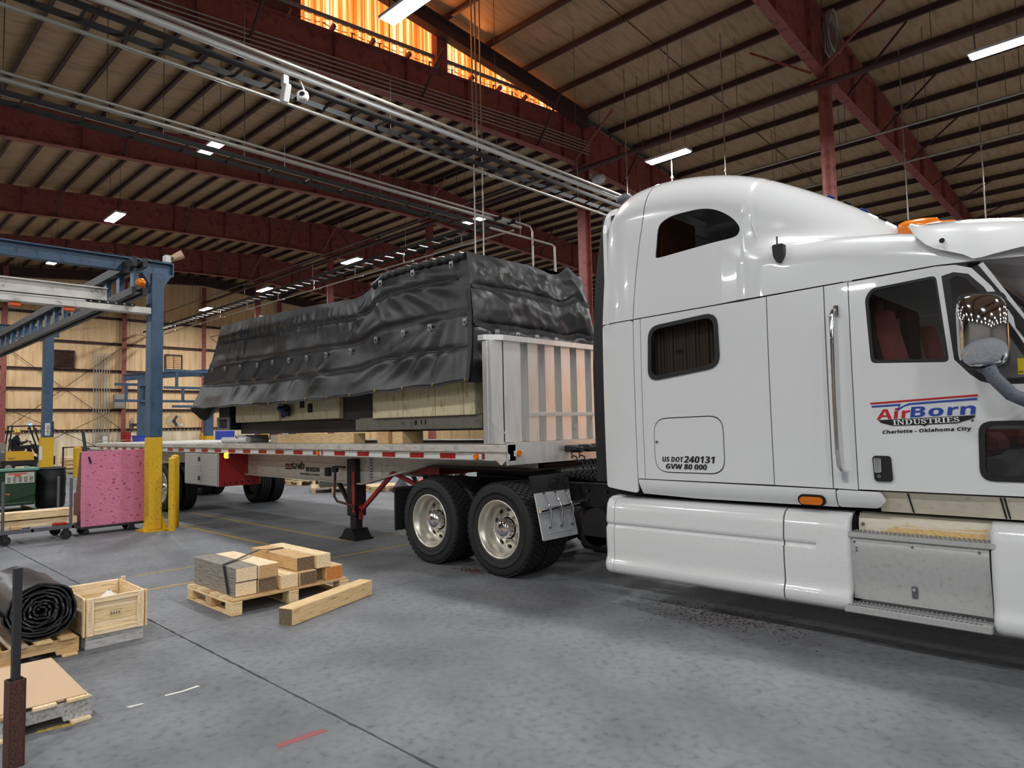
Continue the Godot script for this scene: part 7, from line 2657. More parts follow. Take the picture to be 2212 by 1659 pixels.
func build_left_yard() -> void:
	# --- pink plate on casters
	var o := thing("pink_plate_cart", "tall pink painted steel plate standing on casters", "plate cart", Vector3(-12.74, 0, -3.61))
	var m := MB.new()
	m.bx(-0.012, 0.012, 0.14, 1.36, -0.47, 0.47, 0.003)
	part("pink_face", m, M.pink_plate, o)
	for s in [-0.46, 0.46]:
		m = MB.new()
		m.prism(pv([-0.015, 0.14, -0.015, 1.34, -0.1, 1.34, -0.3, 0.68, -0.42, 0.66, -0.42, 0.14]), s - 0.01, s + 0.01)
		part("side_gusset", m, M.plate_edge, o)
	m = MB.new()
	m.bx(-0.44, 0.02, 0.1, 0.14, -0.48, 0.48, 0.005)
	part("base", m, M.steel_dark, o)
	m = MB.new()
	m.bar(Vector3(-0.1, 1.3, 0.38), Vector3(-0.15, 1.68, 0.42), 0.04, 0.04)
	m.cyl(Vector3(0.012, 1.27, 0.37), Vector3(0.02, 1.16, 0.34), 0.015, -1, 8)
	part("handle_bar", m, M.steel_dark, o)
	for c in [[-0.05, -0.3], [-0.05, 0.38], [-0.38, -0.3], [-0.38, 0.38]]:
		caster(o, Vector3(c[0], 0, c[1]), 0.045)
	# --- lumber cart
	o = thing("lumber_cart", "low steel cart with upright stakes carrying pale lumber", "cart", Vector3(-12.9, 0, -2.45))
	m = MB.new()
	for e in [[0.36, 0.4], [-0.4, -0.36]]:
		m.bx(e[0], e[1], 0.17, 0.23, -0.55, 0.55, 0.004)
	for e in [[0.51, 0.55], [-0.55, -0.51], [-0.02, 0.02]]:
		m.bx(-0.4, 0.4, 0.17, 0.22, e[0], e[1], 0.004)
	part("frame", m, M.steel_grey, o)
	for c in [[0.38, -0.5], [0.38, 0.37], [-0.38, -0.5], [-0.38, 0.37]]:
		m = MB.new()
		m.cyl(Vector3(c[0], 0.2, c[1]), Vector3(c[0], 0.95, c[1]), 0.022, -1, 12)
		part("stake", m, M.steel_grey, o)
		caster(o, Vector3(c[0] - 0.05 * signf(c[0]), 0, c[1] * 0.9), 0.075)
	var k := 0
	for l in [[0.16, 0.27, 0.3, "lower pale lumber beam at the front of the cart"], [0.03, 0.29, 0.16, "lower pale lumber beam in the middle of the cart"], [-0.12, 0.29, 0.15, "lower pale lumber beam at the back of the cart"], [0.2, 0.4, 0.2, "upper pale lumber beam at the front of the cart"], [0.05, 0.4, 0.12, "upper pale lumber beam at the back of the cart"]]:
		m = MB.new()
		m.box(Vector3.ZERO, Vector3(1.25, 0.11, 0.13), Basis.IDENTITY, 0.004)
		var b := single("lumber_beam", m, M["wood_%d" % [2, 0, 2, 0, 2][k]], l[3], "lumber")
		b.position = Vector3(-12.9 + l[0], l[1] + 0.015, -2.45 + 0.02 * k)
		b.rotation.y = PI * 0.5
		k += 1
	m = MB.new()
	m.bx(-12.62, -12.5, 0.232, 0.27, -2.9, -2.72, 0.01)
	single("red_wedge", m, M.fire_red, "small dark red wedge under the lumber on the cart", "wedge")
	m = MB.new()
	m.bx(-12.62, -12.5, 0.232, 0.28, -2.3, -2.18, 0.005)
	single("wood_spacer", m, M.wood_3, "short wooden spacer under the lumber on the cart", "spacer")
	# --- green dumpster
	o = thing("green_hopper", "dark green steel self dumping hopper with warning label", "hopper", Vector3(-18.3, 0, -2.6))
	m = MB.new()
	m.prism(pv([0.95, 0.14, 0.98, 0.9, -0.98, 0.9, -0.8, 0.14]), -0.9, 0.3, Transform3D(Basis(Vector3(0, 0, -1), Vector3(0, 1, 0), Vector3(1, 0, 0)), Vector3.ZERO))
	part("bin", m, M.dumpster_green, o)
	m = MB.new()
	m.bx(0.28, 0.35, 0.88, 0.94, -1.0, 1.0, 0.008)
	m.bx(-0.95, 0.35, 0.88, 0.94, -1.02, -0.98, 0.008)
	part("rim", m, M.dumpster_lip, o)
	m = MB.new()
	m.bx(-0.8, 0.4, 0.0, 0.06, -1.0, -0.9, 0.01)
	m.bx(0.28, 0.42, 0.16, 0.21, -0.9, 0.9, 0.01)
	m.bx(-0.8, 0.42, 0.0, 0.05, 0.8, 0.9, 0.01)
	part("skid", m, M.dumpster_green, o)
	m = MB.new()
	m.bar(Vector3(0.31, 0.25, -0.4), Vector3(0.31, 0.38, -0.95), 0.03, 0.04)
	m.cyl(Vector3(0.3, 0.3, -0.42), Vector3(0.34, 0.3, -0.42), 0.09, -1, 14)
	part("release_lever", m, M.dumpster_green, o)
	m = MB.new()
	m.bx(0.3, 0.305, 0.62, 0.85, -0.94, -0.42)
	part("warning_label", m, M.paper, o)
	m = MB.new()
	m.bx(0.305, 0.307, 0.81, 0.835, -0.8, -0.46)
	m.bx(0.305, 0.307, 0.76, 0.8, -0.7, -0.58)
	m.bx(0.3, 0.306, 0.37, 0.41, -0.5, -0.38)
	part("label_heading", m, M.orange_ink, o)
	for q in 5:
		for r in 4:
			m = MB.new()
			m.bx(0.305, 0.307, 0.64 + r * 0.03, 0.655 + r * 0.03, -0.92 + q * 0.1, -0.85 + q * 0.1)
			part("label_text", m, M.ink, o)
	# --- black barrel
	o = thing("black_barrel", "black plastic barrel between green hopper and pink plate", "barrel", Vector3(-18.65, 0, -3.98))
	m = MB.new()
	m.lathe([Vector2(0.0, 0.0), Vector2(0.26, 0.0), Vector2(0.285, 0.04), Vector2(0.295, 0.2), Vector2(0.305, 0.28), Vector2(0.295, 0.32), Vector2(0.3, 0.58), Vector2(0.308, 0.62), Vector2(0.3, 0.66), Vector2(0.29, 0.82), Vector2(0.28, 0.86)], Transform3D.IDENTITY, 28, true)
	part("drum", m, M.barrel_black, o)
	m = MB.new()
	m.lathe([Vector2(0.28, 0.85), Vector2(0.3, 0.86), Vector2(0.3, 0.89), Vector2(0.27, 0.9), Vector2(0.26, 0.85)], Transform3D.IDENTITY, 28)
	part("rim", m, M.barrel_black, o)

func blob(bones: Array, cell: float, k: float) -> MB:
	# tapered capsules joined by a smooth minimum, meshed as surface nets; bone: [a, ra, b, rb]
	var lo := Vector3(1e9, 1e9, 1e9)
	var hi := -lo
	for b in bones:
		for e in [0, 2]:
			var r: Vector3 = Vector3.ONE * (b[e + 1] + cell * 2.0)
			lo = lo.min(b[e] - r)
			hi = hi.max(b[e] + r)
	var n := Vector3i(((hi - lo) / cell).ceil()) + Vector3i.ONE
	var f := PackedFloat32Array()
	f.resize(n.x * n.y * n.z)
	for x in n.x:
		for y in n.y:
			for z in n.z:
				var p := lo + Vector3(x, y, z) * cell
				var d := 1e3
				for b in bones:
					var ab: Vector3 = b[2] - b[0]
					var t := clampf((p - b[0]).dot(ab) / maxf(ab.length_squared(), 1e-6), 0, 1)
					var e: float = p.distance_to(b[0] + ab * t) - lerpf(b[1], b[3], t)
					var h := clampf(0.5 + 0.5 * (e - d) / k, 0, 1)
					d = lerpf(e, d, h) - k * h * (1 - h)
				f[(x * n.y + y) * n.z + z] = d
	var mb := MB.new()
	var id := {}
	for x in n.x - 1:
		for y in n.y - 1:
			for z in n.z - 1:
				var s := 0
				var c := Vector3.ZERO
				var cnt := 0
				var vals := []
				for q in 8:
					vals.append(f[((x + (q & 1)) * n.y + y + ((q >> 1) & 1)) * n.z + z + ((q >> 2) & 1)])
					if vals[q] < 0: s += 1
				if s == 0 or s == 8:
					continue
				for q in 8:
					for ax in 3:
						if q & (1 << ax): continue
						var r: int = q | (1 << ax)
						if (vals[q] < 0) != (vals[r] < 0):
							var t: float = vals[q] / (vals[q] - vals[r])
							var a := Vector3(q & 1, (q >> 1) & 1, (q >> 2) & 1)
							a[ax] += t
							c += a
							cnt += 1
				id[Vector3i(x, y, z)] = mb.v.size()
				mb.v.append(lo + (Vector3(x, y, z) + c / cnt) * cell)
				var g := Vector3(vals[1] + vals[3] + vals[5] + vals[7] - vals[0] - vals[2] - vals[4] - vals[6], vals[2] + vals[3] + vals[6] + vals[7] - vals[0] - vals[1] - vals[4] - vals[5], vals[4] + vals[5] + vals[6] + vals[7] - vals[0] - vals[1] - vals[2] - vals[3])
				mb.n.append(g.normalized())
	for x in range(1, n.x - 1):
		for y in range(1, n.y - 1):
			for z in range(1, n.z - 1):
				var a := f[(x * n.y + y) * n.z + z]
				for ax in 3:
					var e := Vector3i.ZERO
					e[ax] = 1
					var b := f[((x + e.x) * n.y + y + e.y) * n.z + z + e.z]
					if (a < 0) == (b < 0): continue
					var u := Vector3i.ZERO
					var w := Vector3i.ZERO
					u[(ax + 1) % 3] = 1
					w[(ax + 2) % 3] = 1
					var p := Vector3i(x, y, z)
					var q := [p - u - w, p - w, p, p - u]
					var ok := true
					for i in q:
						if not id.has(i): ok = false
					if not ok: continue
					var i0: int = id[q[0]]
					var i1: int = id[q[1]]
					var i2: int = id[q[2]]
					var i3: int = id[q[3]]
					for t in [[i0, i1, i2], [i0, i2, i3]]:
						var m := (mb.v[t[2]] - mb.v[t[0]]).cross(mb.v[t[1]] - mb.v[t[0]])
						if m.dot(mb.n[t[0]] + mb.n[t[1]] + mb.n[t[2]]) >= 0.0:
							mb.ix.append_array([t[0], t[1], t[2]])
						else:
							mb.ix.append_array([t[0], t[2], t[1]])
	return mb

func build_background() -> void:
	# --- forklift, faces -z (to the right in the picture)
	var B := Vector3(-37.6, 0, -6.95)
	var o := thing("forklift", "yellow forklift with black overhead guard behind the far post", "forklift", B)
	var m := MB.new()
	m.prism(pv([-0.75, 0.55, 0.35, 0.55, 0.3, 0.92, -0.1, 0.98, -0.7, 0.98, -0.78, 0.9]), -0.4, 0.4, Transform3D(Basis(Vector3(0, 0, -1), Vector3(0, 1, 0), Vector3(1, 0, 0)), Vector3.ZERO))
	part("body", m, M.truck_yellow, o)
	letters("YALE", M.ink, o, "maker_name", Vector3(0.41, 0.66, 0.5), 0.26, 0.07, Basis(Vector3.UP, PI * 0.5), 0.2, "Droid Sans", 0.8)
	m = MB.new()
	m.bx(-0.42, 0.42, 0.3, 0.58, -0.75, 0.85, 0.04)
	m.bx(-0.4, 0.4, 0.55, 1.25, -0.82, -0.6, 0.05)
	m.box(Vector3(0, 1.05, -0.45), Vector3(0.5, 0.5, 0.12), Basis(Vector3.RIGHT, 0.5), 0.03)
	part("chassis", m, M.black_plastic, o)
	m = MB.new()
	m.bx(-0.45, 0.45, 0.45, 1.05, 0.65, 1.0, 0.12)
	part("counterweight", m, M.machine_grey, o)
	m = MB.new()
	m.cyl(Vector3(-0.3, 1.2, 0.82), Vector3(0.3, 1.2, 0.82), 0.16, -1, 16)
	part("gas_tank", m, M.box_grey, o)
	m = MB.new()
	for s in [-0.42, 0.42]:
		m.bar(Vector3(s, 1.0, 0.62), Vector3(s, 2.1, 0.5), 0.05, 0.06)
		m.bar(Vector3(s, 1.05, -0.62), Vector3(s, 2.1, -0.28), 0.05, 0.06)
		m.bar(Vector3(s, 2.1, 0.56), Vector3(s, 2.1, -0.78), 0.05, 0.05)
		m.bar(Vector3(s, 0.6, -0.85), Vector3(s, 2.1, -0.76), 0.06, 0.08)
	for k in 6:
		m.bar(Vector3(-0.42, 2.11, 0.5 - k * 0.22), Vector3(0.42, 2.11, 0.5 - k * 0.22), 0.03, 0.03)
	part("overhead_guard", m, M.black_plastic, o)
	m = MB.new()
	for s in [-0.25, 0.25]:
		m.bx(s - 0.05, s + 0.05, 0.1, 2.3, -1.1, -0.95, 0.01)
	m.bx(-0.4, 0.4, 0.3, 0.7, -1.16, -1.1, 0.01)
	part("mast", m, M.black_plastic, o)
	m = MB.new()
	m.cyl(Vector3(0.25, 2.12, -0.2), Vector3(0.25, 2.22, -0.2), 0.07, -1, 12)
	part("beacon_light", m, M.blue_light, o)
	m = MB.new()
	m.bx(0.3, 0.42, 2.0, 2.08, -0.85, -0.75, 0.01)
	part("spot_light", m, M.blue_light, o)
	for w in [[0.62, 0.26], [-0.6, 0.33]]:
		for s in [-0.38, 0.38]:
			m = MB.new()
			m.cyl(Vector3(s - 0.09, w[1], w[0]), Vector3(s + 0.09, w[1], w[0]), w[1], -1, 22)
			var tw := part("tire", m, M.rubber, o)
			m = MB.new()
			m.cyl(Vector3(s + 0.09, w[1], w[0]), Vector3(s + 0.1, w[1], w[0]), w[1] * 0.5, -1, 16)
			part("hub", m, M.box_grey, tw)
	m = MB.new()
	m.box(Vector3(0, 1.03, 0.2), Vector3(0.45, 0.1, 0.5), Basis.IDENTITY, 0.04)
	m.box(Vector3(0, 1.3, 0.46), Vector3(0.42, 0.5, 0.1), Basis(Vector3.RIGHT, 0.15), 0.04)
	part("seat", m, M.black_plastic, o)
	m = MB.new()
	var pts := []
	for q in 18:
		pts.append(Vector3(0.15 * cos(TAU * q / 18), 1.42 + 0.06 * sin(TAU * q / 18), -0.2 + 0.12 * sin(TAU * q / 18)))
	m.tube(pts, 0.014, 6, true)
	m.tube([Vector3(0, 1.1, -0.42), Vector3(0, 1.42, -0.2)], 0.02, 6)
	part("steering_wheel", m, M.black_plastic, o)
	m = MB.new()
	m.box(Vector3(0.3, 1.98, -0.15), Vector3(0.06, 0.08, 0.14), Basis.IDENTITY, 0.01)
	m.box(Vector3(0.3, 1.95, -0.38), Vector3(0.06, 0.08, 0.14), Basis.IDENTITY, 0.01)
	part("mirror", m, M.black_plastic, o)
	# --- driver
	var d := thing("person", "seated driver in dark jacket and yellow hard hat on the forklift", "person", B)
	var V := func(x: float, y: float, z: float) -> Vector3: return Vector3(x, y, z)
	var bones := [
		[V.call(0, 1.12, 0.28), 0.15, V.call(0, 1.36, 0.29), 0.15], [V.call(0, 1.36, 0.29), 0.15, V.call(0, 1.52, 0.27), 0.14],
		[V.call(-0.15, 1.53, 0.27), 0.075, V.call(0.15, 1.53, 0.27), 0.075],
		[V.call(0.19, 1.5, 0.27), 0.062, V.call(0.24, 1.3, 0.12), 0.052], [V.call(0.24, 1.3, 0.12), 0.05, V.call(0.15, 1.4, -0.12), 0.038],
		[V.call(-0.19, 1.5, 0.27), 0.062, V.call(-0.24, 1.3, 0.12), 0.052], [V.call(-0.24, 1.3, 0.12), 0.05, V.call(-0.14, 1.4, -0.12), 0.038],
		[V.call(0, 1.56, 0.26), 0.06, V.call(0, 1.64, 0.245), 0.055]]
	part("jacket", blob(bones, 0.022, 0.05), M.cloth_navy, d)
	bones = [
		[V.call(0.1, 1.12, 0.24), 0.095, V.call(0.13, 1.16, -0.2), 0.075], [V.call(0.13, 1.16, -0.2), 0.07, V.call(0.14, 0.75, -0.3), 0.055], [V.call(0.14, 0.7, -0.3), 0.05, V.call(0.14, 0.68, -0.44), 0.04],
		[V.call(-0.1, 1.12, 0.24), 0.095, V.call(-0.13, 1.16, -0.2), 0.075], [V.call(-0.13, 1.16, -0.2), 0.07, V.call(-0.14, 0.75, -0.3), 0.055], [V.call(-0.14, 0.7, -0.3), 0.05, V.call(-0.14, 0.68, -0.44), 0.04]]
	part("trousers", blob(bones, 0.024, 0.03), M.valve_blue if false else M.cloth_navy, d)
	bones = [
		[V.call(0, 1.66, 0.24), 0.05, V.call(0, 1.72, 0.23), 0.075], [V.call(0, 1.72, 0.225), 0.078, V.call(0, 1.8, 0.24), 0.088],
		[V.call(0, 1.735, 0.15), 0.014, V.call(0, 1.76, 0.152), 0.01], [V.call(0.088, 1.74, 0.24), 0.02, V.call(0.088, 1.77, 0.245), 0.018], [V.call(-0.088, 1.74, 0.24), 0.02, V.call(-0.088, 1.77, 0.245), 0.018],
		[V.call(0, 1.68, 0.175), 0.03, V.call(0, 1.69, 0.2), 0.04]]
	var head := blob(bones, 0.014, 0.03)
	for s in [-1.0, 1.0]:
		var hb := []
		hb.append([V.call(s * 0.145, 1.405, -0.14), 0.032, V.call(s * 0.13, 1.42, -0.2), 0.03])
		for q in 4:
			hb.append([V.call(s * (0.115 + q * 0.014), 1.43 + 0.004 * q, -0.21), 0.011, V.call(s * (0.115 + q * 0.014), 1.4, -0.245), 0.009])
		hb.append([V.call(s * 0.105, 1.4, -0.17), 0.012, V.call(s * 0.1, 1.385, -0.215), 0.01])
		var hm := blob(hb, 0.009, 0.008)
		var off := head.v.size()
		head.v.append_array(hm.v)
		head.n.append_array(hm.n)
		for i in hm.ix:
			head.ix.append(i + off)
	part("head_and_hands", head, M.skin, d)
	m = MB.new()
	m.lathe([Vector2(0.155, 1.815), Vector2(0.158, 1.825), Vector2(0.118, 1.835), Vector2(0.116, 1.87), Vector2(0.1, 1.92), Vector2(0.06, 1.95), Vector2(0.0, 1.957)], Transform3D(Basis.IDENTITY, Vector3(0, 0, 0.23)), 24, true)
	part("hard_hat", m, M.hat_yellow, d)
	# --- stacks of goods behind the hopper
	o = thing("loaded_rack", "low rack of timber and black crates right of the far post", "rack", Vector3(-34.0, 0, -8.6))
	for k in 4:
		m = MB.new()
		m.bx(-0.5, 0.5, 0.08 + k * 0.17, 0.2 + k * 0.17, -1.6, 0.9, 0.01)
		part("plank_layer", m, M["wood_%d" % [4, 1, 3, 0][k]], o)
	m = MB.new()
	for z in [-1.5, -0.4, 0.8]:
		m.bx(-0.45, 0.45, 0.0, 0.08, z, z + 0.1)
	part("bearer", m, M.wood_3, o)
	for k in 6:
		m = MB.new()
		m.bx(-0.4, 0.4, 0.74, 1.08, -1.2 + k * 0.3, -0.95 + k * 0.3, 0.02)
		part("crate", m, M.black_plastic if k % 2 == 0 else M.paper, o)
	m = MB.new()
	for e in [-1.7, 1.0]:
		m.bx(0.5, 0.56, 0.0, 1.15, e, e + 0.06)
	m.bx(0.5, 0.56, 1.1, 1.15, -1.7, 1.06)
	part("rack_frame", m, M.rust, o)
	# --- blue tote on a steel stand behind the trailer
	o = thing("blue_tote", "blue plastic tote behind the near blue post", "tote", Vector3(-27.0, 1.12, -8.62))
	m = MB.new()
	m.prism(pv([-0.25, 0.0, 0.25, 0.0, 0.3, 0.42, -0.3, 0.42]), -0.3, 0.3, Transform3D(Basis(Vector3(0, 0, 1), Vector3(0, 1, 0), Vector3(-1, 0, 0)), Vector3.ZERO))
	part("tub", m, M.bin_blue, o)
	m = MB.new()
	m.bx(-0.32, 0.32, 0.42, 0.46, -0.33, 0.33, 0.01)
	part("rim", m, M.bin_blue, o)
	o = thing("steel_bench", "steel bench with thin rails carrying the blue tote", "bench", Vector3(-27.0, 0, -8.4))
	m = MB.new()
	m.bx(-0.4, 0.4, 1.08, 1.12, -0.9, 1.6, 0.01)
	part("top", m, M.steel_grey, o)
	for e in [[-0.35, -0.8], [0.35, -0.8], [-0.35, 1.5], [0.35, 1.5]]:
		m = MB.new()
		m.bx(e[0] - 0.03, e[0] + 0.03, 0, 1.08, e[1] - 0.03, e[1] + 0.03)
		part("leg", m, M.steel_grey, o)
	for k in 5:
		m = MB.new()
		m.cyl(Vector3(0.36, 1.12, 0.3 + k * 0.3), Vector3(0.36, 1.42, 0.3 + k * 0.3), 0.012, -1, 6)
		part("rail_post", m, M.conduit, o)
	m = MB.new()
	m.cyl(Vector3(0.36, 1.42, 0.3), Vector3(0.36, 1.42, 1.5), 0.012, -1, 6)
	part("rail", m, M.conduit, o)
	# --- wall fittings
	o = thing("electric_box", "large grey electrical box on the end wall column", "electrical box", Vector3(-42.46, 3.48, -12.25))
	m = MB.new()
	m.bx(-0.15, 0.15, -0.4, 0.4, -0.28, 0.28, 0.02)
	part("case", m, M.box_grey, o)
	m = MB.new()
	m.bx(0.15, 0.17, -0.32, 0.3, -0.23, 0.23, 0.01)
	part("door", m, M.box_grey, o)
	for k in 7:
		pipe_run("wall_conduit", [Vector3(-42.7, 0.4, -11.05 - k * 0.13), Vector3(-42.7, 6.2, -11.05 - k * 0.13)], 0.025, M.conduit, "vertical conduit %s on the end wall" % ["first from left", "second from left", "third from left", "fourth from left", "fifth from left", "sixth from left", "seventh from left"][k], "conduit")
	o = thing("breaker_panel", "small breaker panel below the wall conduits", "electrical box", Vector3(-42.6, 1.2, -11.6))
	m = MB.new()
	m.bx(-0.1, 0.1, -0.35, 0.45, -0.2, 0.2, 0.02)
	part("case", m, M.box_grey, o)
	m = MB.new()
	m.bx(0.1, 0.11, -0.25, 0.35, -0.12, 0.12, 0.01)
	part("door", m, M.paper, o)
	for f in [[-12.85, 2.15, 0.5, "round wall fan beside the red wall column"], [-15.1, 2.35, -0.7, "round wall fan right of the near blue post"]]:
		o = thing("wall_fan", f[3], "fan", Vector3(-42.2, f[1], f[0]), 0.0)
		o.rotation = Vector3(0, -PI * 0.5 + 0.5 + f[2], 0)
		for k in 5:
			m = MB.new()
			pts = []
			for q in 24:
				pts.append(Vector3(cos(TAU * q / 24) * 0.08 * (k + 1), sin(TAU * q / 24) * 0.08 * (k + 1), 0.06 - 0.012 * k))
			m.tube(pts, 0.01, 5, true)
			part("guard_ring", m, M.steel_dark, o)
		for k in 3:
			m = MB.new()
			m.box(Vector3(cos(TAU * k / 3) * 0.18, sin(TAU * k / 3) * 0.18, 0.0), Vector3(0.34, 0.16, 0.01), Basis(Vector3(0, 0, 1), TAU * k / 3) * Basis(Vector3.RIGHT, 0.4))
			part("blade", m, M.steel_grey, o)
		m = MB.new()
		m.cyl(Vector3(0, 0, -0.25), Vector3(0, 0, 0.05), 0.08, -1, 12)
		m.bar(Vector3(0, 0, -0.2), Vector3(0, -0.1, -0.7), 0.05, 0.05)
		part("motor", m, M.steel_dark, o)
	m = MB.new()
	m.bx(-42.86, -42.84, 2.05, 2.2, -15.85, -15.45)
	single("wall_sign", m, M.paper, "small white sign on the end wall below the fan", "sign")
	o = thing("fire_extinguisher", "red fire extinguisher box on the wall column", "fire extinguisher", Vector3(-42.34, 1.0, -12.65))
	m = MB.new()
	m.cyl(Vector3(0, 0, 0), Vector3(0, 0.5, 0), 0.12, -1, 14)
	m.cyl(Vector3(0, 0.5, 0), Vector3(0, 0.62, 0), 0.12, 0.04, 14)
	part("bottle", m, M.fire_red, o)
	m = MB.new()
	m.bx(-0.25, 0.02, -0.1, 0.75, -0.2, 0.2, 0.01)
	part("backboard", m, M.fire_red, o)
	# yellow column guards at the end wall
	for z in [-17.0]:
		m = MB.new()
		m.bx(-42.7, -42.3, 0, 1.6, z - 0.22, z + 0.22, 0.02)
		single("column_guard", m, M.safety_yellow, "yellow guard around the foot of the wall column", "column guard")
	m = MB.new()
	m.bx(-40.0, -39.6, 0.0, 1.7, -17.6, -16.6, 0.03)
	single("blue_cabinet", m, M.bin_blue, "blue cabinet behind the machine control box", "cabinet")
	for k in 6:
		m = MB.new()
		m.box(Vector3.ZERO, Vector3(0.4, 0.4 + 0.15 * (k % 3), 0.35), Basis.IDENTITY, 0.02)
		var g := single("shelf_box", m, [M.paper, M.safety_yellow, M.rust, M.bin_blue, M.steel_grey, M.cardboard][k], ["white", "yellow", "rust brown", "blue", "grey steel", "brown cardboard"][k] + " box on the far goods shelf under the machine", "box")
		g.position = Vector3(-38.0, 1.25 + 0.075 * (k % 3), -18.0 - k * 0.6)
	m = MB.new()
	m.bx(-38.3, -37.7, 1.0, 1.05, -21.8, -17.5)
	for z in [-17.6, -21.7]:
		m.bx(-38.3, -37.7, 0, 1.0, z - 0.03, z + 0.03)
	single("goods_shelf", m, M.steel_grey, "long steel shelf far behind the trailer", "shelf")
	# --- things standing beyond the trailer
	pallet("pale pallet with flat boxes seen under the trailer beam", 1.1, 1.0, Vector3(-19.0, 0, -10.6), 0.0, [0, 1, 2], "block", 6)
	for q in 4:
		m = MB.new()
		m.box(Vector3.ZERO, Vector3(0.45, 0.16 + 0.05 * (q % 2), 0.4), Basis.IDENTITY, 0.01)
		var g := single("small_carton", m, M.cardboard if q % 2 == 0 else M.paper, ["brown carton at the left front", "white carton at the right front", "brown carton at the left back", "white carton at the right back"][q] + " of the pale pallet under the beam", "carton")
		g.position = Vector3(-19.25 + (q % 2) * 0.5, 0.235 + 0.025 * (q % 2), -10.35 - (q / 2) * 0.45)
	pallet("long pallet with grey machine parts behind the landing gear", 1.3, 1.1, Vector3(-16.2, 0, -9.85), -0.5, [0, 2, 1], "block", 6)
	o = thing("machine_part", "grey steel machine part lying on the long pallet", "machine part", Vector3(-16.2, 0.142, -9.85), -0.5)
	m = MB.new()
	m.prism(pv([-0.55, 0.0, 0.6, 0.0, 0.62, 0.3, 0.5, 0.32, 0.35, 0.1, -0.2, 0.1, -0.5, 0.14]), -0.35, 0.35)
	part("casting", m, M.machine_grey, o)
	for k in 4:
		m = MB.new()
		m.cyl(Vector3(-0.4 + k * 0.22, 0.1, 0.1), Vector3(-0.4 + k * 0.22, 0.3 + 0.1 * (k % 2), 0.1), 0.08, -1, 14)
		part("cylinder", m, [M.white_plastic, M.machine_cream, M.paper, M.machine_cream][k], o)
	pallet("small pallet right behind the landing leg", 1.0, 0.8, Vector3(-15.1, 0, -10.7), -0.4, [0, 2, 1], "block", 6)
	o = thing("jack_stand", "dark pyramid shaped jack stand on the floor beyond the trailer", "jack stand", Vector3(-14.3, 0, -10.7))
	m = MB.new()
	m.lathe([Vector2(0.33, 0.0), Vector2(0.33, 0.02), Vector2(0.07, 0.33), Vector2(0.06, 0.36)], Transform3D(Basis(Vector3.UP, 0.3), Vector3.ZERO), 4)
	part("base", m, M.steel_dark, o)
	m = MB.new()
	m.cyl(Vector3(0, 0.3, 0), Vector3(0, 0.75, 0), 0.04, -1, 12)
	part("screw", m, M.steel_grey, o)
	o = thing("yellow_caddy", "small yellow parts caddy with orange tool beyond the trailer", "caddy", Vector3(-13.7, 0, -11.0))
	m = MB.new()
	for k in 4:
		m.cyl(Vector3(-0.2 + k * 0.13, 0, 0.1), Vector3(-0.2 + k * 0.13, 0.22, 0.1), 0.06, -1, 12)
		m.cyl(Vector3(-0.2 + k * 0.13, 0, -0.08), Vector3(-0.2 + k * 0.13, 0.22, -0.08), 0.06, -1, 12)
	part("tubes", m, M.safety_yellow, o)
	m = MB.new()
	m.lathe([Vector2(0.0, 0.22), Vector2(0.2, 0.23), Vector2(0.18, 0.3), Vector2(0.0, 0.36)], Transform3D.IDENTITY, 14, true)
	part("orange_tool", m, M.gun_orange, o)
	o = thing("red_disc", "red round disc standing behind the drive wheels", "disc", Vector3(-11.9, 0.0, -10.6))
	m = MB.new()
	m.cyl(Vector3(-0.05, 0.62, 0.05), Vector3(0.05, 0.62, -0.02), 0.3, -1, 28)
	part("plate", m, M.fire_red, o)
	m = MB.new()
	m.cyl(Vector3(0.05, 0.62, -0.02), Vector3(0.08, 0.62, -0.04), 0.06, -1, 16)
	part("hub", m, M.steel_dark, o)
	m = MB.new()
	m.bx(-0.06, 0.06, 0, 0.35, -0.05, 0.05)
	m.bx(-0.25, 0.25, 0, 0.03, -0.2, 0.2)
	part("stand", m, M.steel_dark, o)
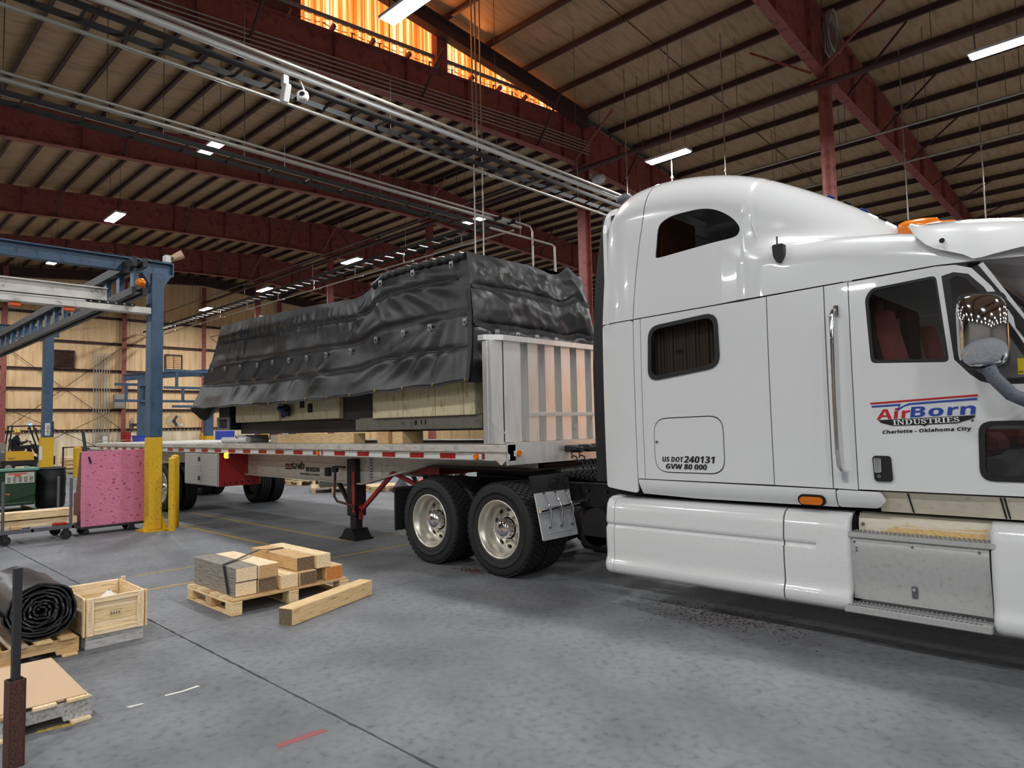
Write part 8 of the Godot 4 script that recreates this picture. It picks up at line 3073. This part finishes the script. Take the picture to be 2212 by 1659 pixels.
	o = thing("welded_stand", "grey welded steel frame beside the red disc", "frame", Vector3(-11.0, 0, -10.6))
	for e in [[-0.5, -0.4], [0.5, -0.4], [-0.5, 0.4], [0.5, 0.4]]:
		m = MB.new()
		m.bx(e[0] - 0.05, e[0] + 0.05, 0, 0.7, e[1] - 0.05, e[1] + 0.05)
		part("leg", m, M.steel_grey, o)
	m = MB.new()
	m.bx(-0.55, 0.55, 0.7, 0.8, -0.45, -0.35)
	m.bx(-0.55, 0.55, 0.7, 0.8, 0.35, 0.45)
	part("rail", m, M.steel_grey, o)
	m = MB.new()
	m.bx(-0.4, 0.4, 0.8, 0.92, -0.3, 0.3, 0.02)
	part("load", m, M.machine_cream, o)
	# parked wheel seen beyond the trailer tyres
	o = thing("spare_wheel", "chrome spoked car wheel beyond the trailer tyres", "wheel", Vector3(-20.6, 0.36, -10.9))
	var X := Transform3D(Basis(Vector3(1, 0, 0), Vector3(0, 0, 1), Vector3(0, -1, 0)), Vector3.ZERO)
	m = MB.new()
	m.lathe([Vector2(0.24, -0.1), Vector2(0.34, -0.11), Vector2(0.36, -0.08), Vector2(0.36, 0.08), Vector2(0.34, 0.11), Vector2(0.24, 0.1)], X, 32, true)
	part("tire", m, M.rubber, o)
	m = MB.new()
	m.lathe([Vector2(0.25, 0.05), Vector2(0.25, 0.1), Vector2(0.22, 0.1), Vector2(0.22, 0.03)], X, 32)
	for k in 6:
		m.box(Vector3(cos(TAU * k / 6) * 0.13, sin(TAU * k / 6) * 0.13, 0.06), Vector3(0.2, 0.07, 0.03), Basis(Vector3(0, 0, 1), TAU * k / 6))
	m.cyl(Vector3(0, 0, 0), Vector3(0, 0, 0.09), 0.06, -1, 14)
	part("rim", m, M.alu_wheel, o)
	# warm daylight at the far right: tall translucent sheets in the side wall, mirrored by the bright metal
	var w := struct("window_3")
	for k in 12:
		m = MB.new()
		m.bx(14.0 + k * 1.22, 15.15 + k * 1.22, 0.2, 7.5, ZF + 0.02, ZF + 0.06)
		part("translucent_sheet", m, M.skylight_glow, w)
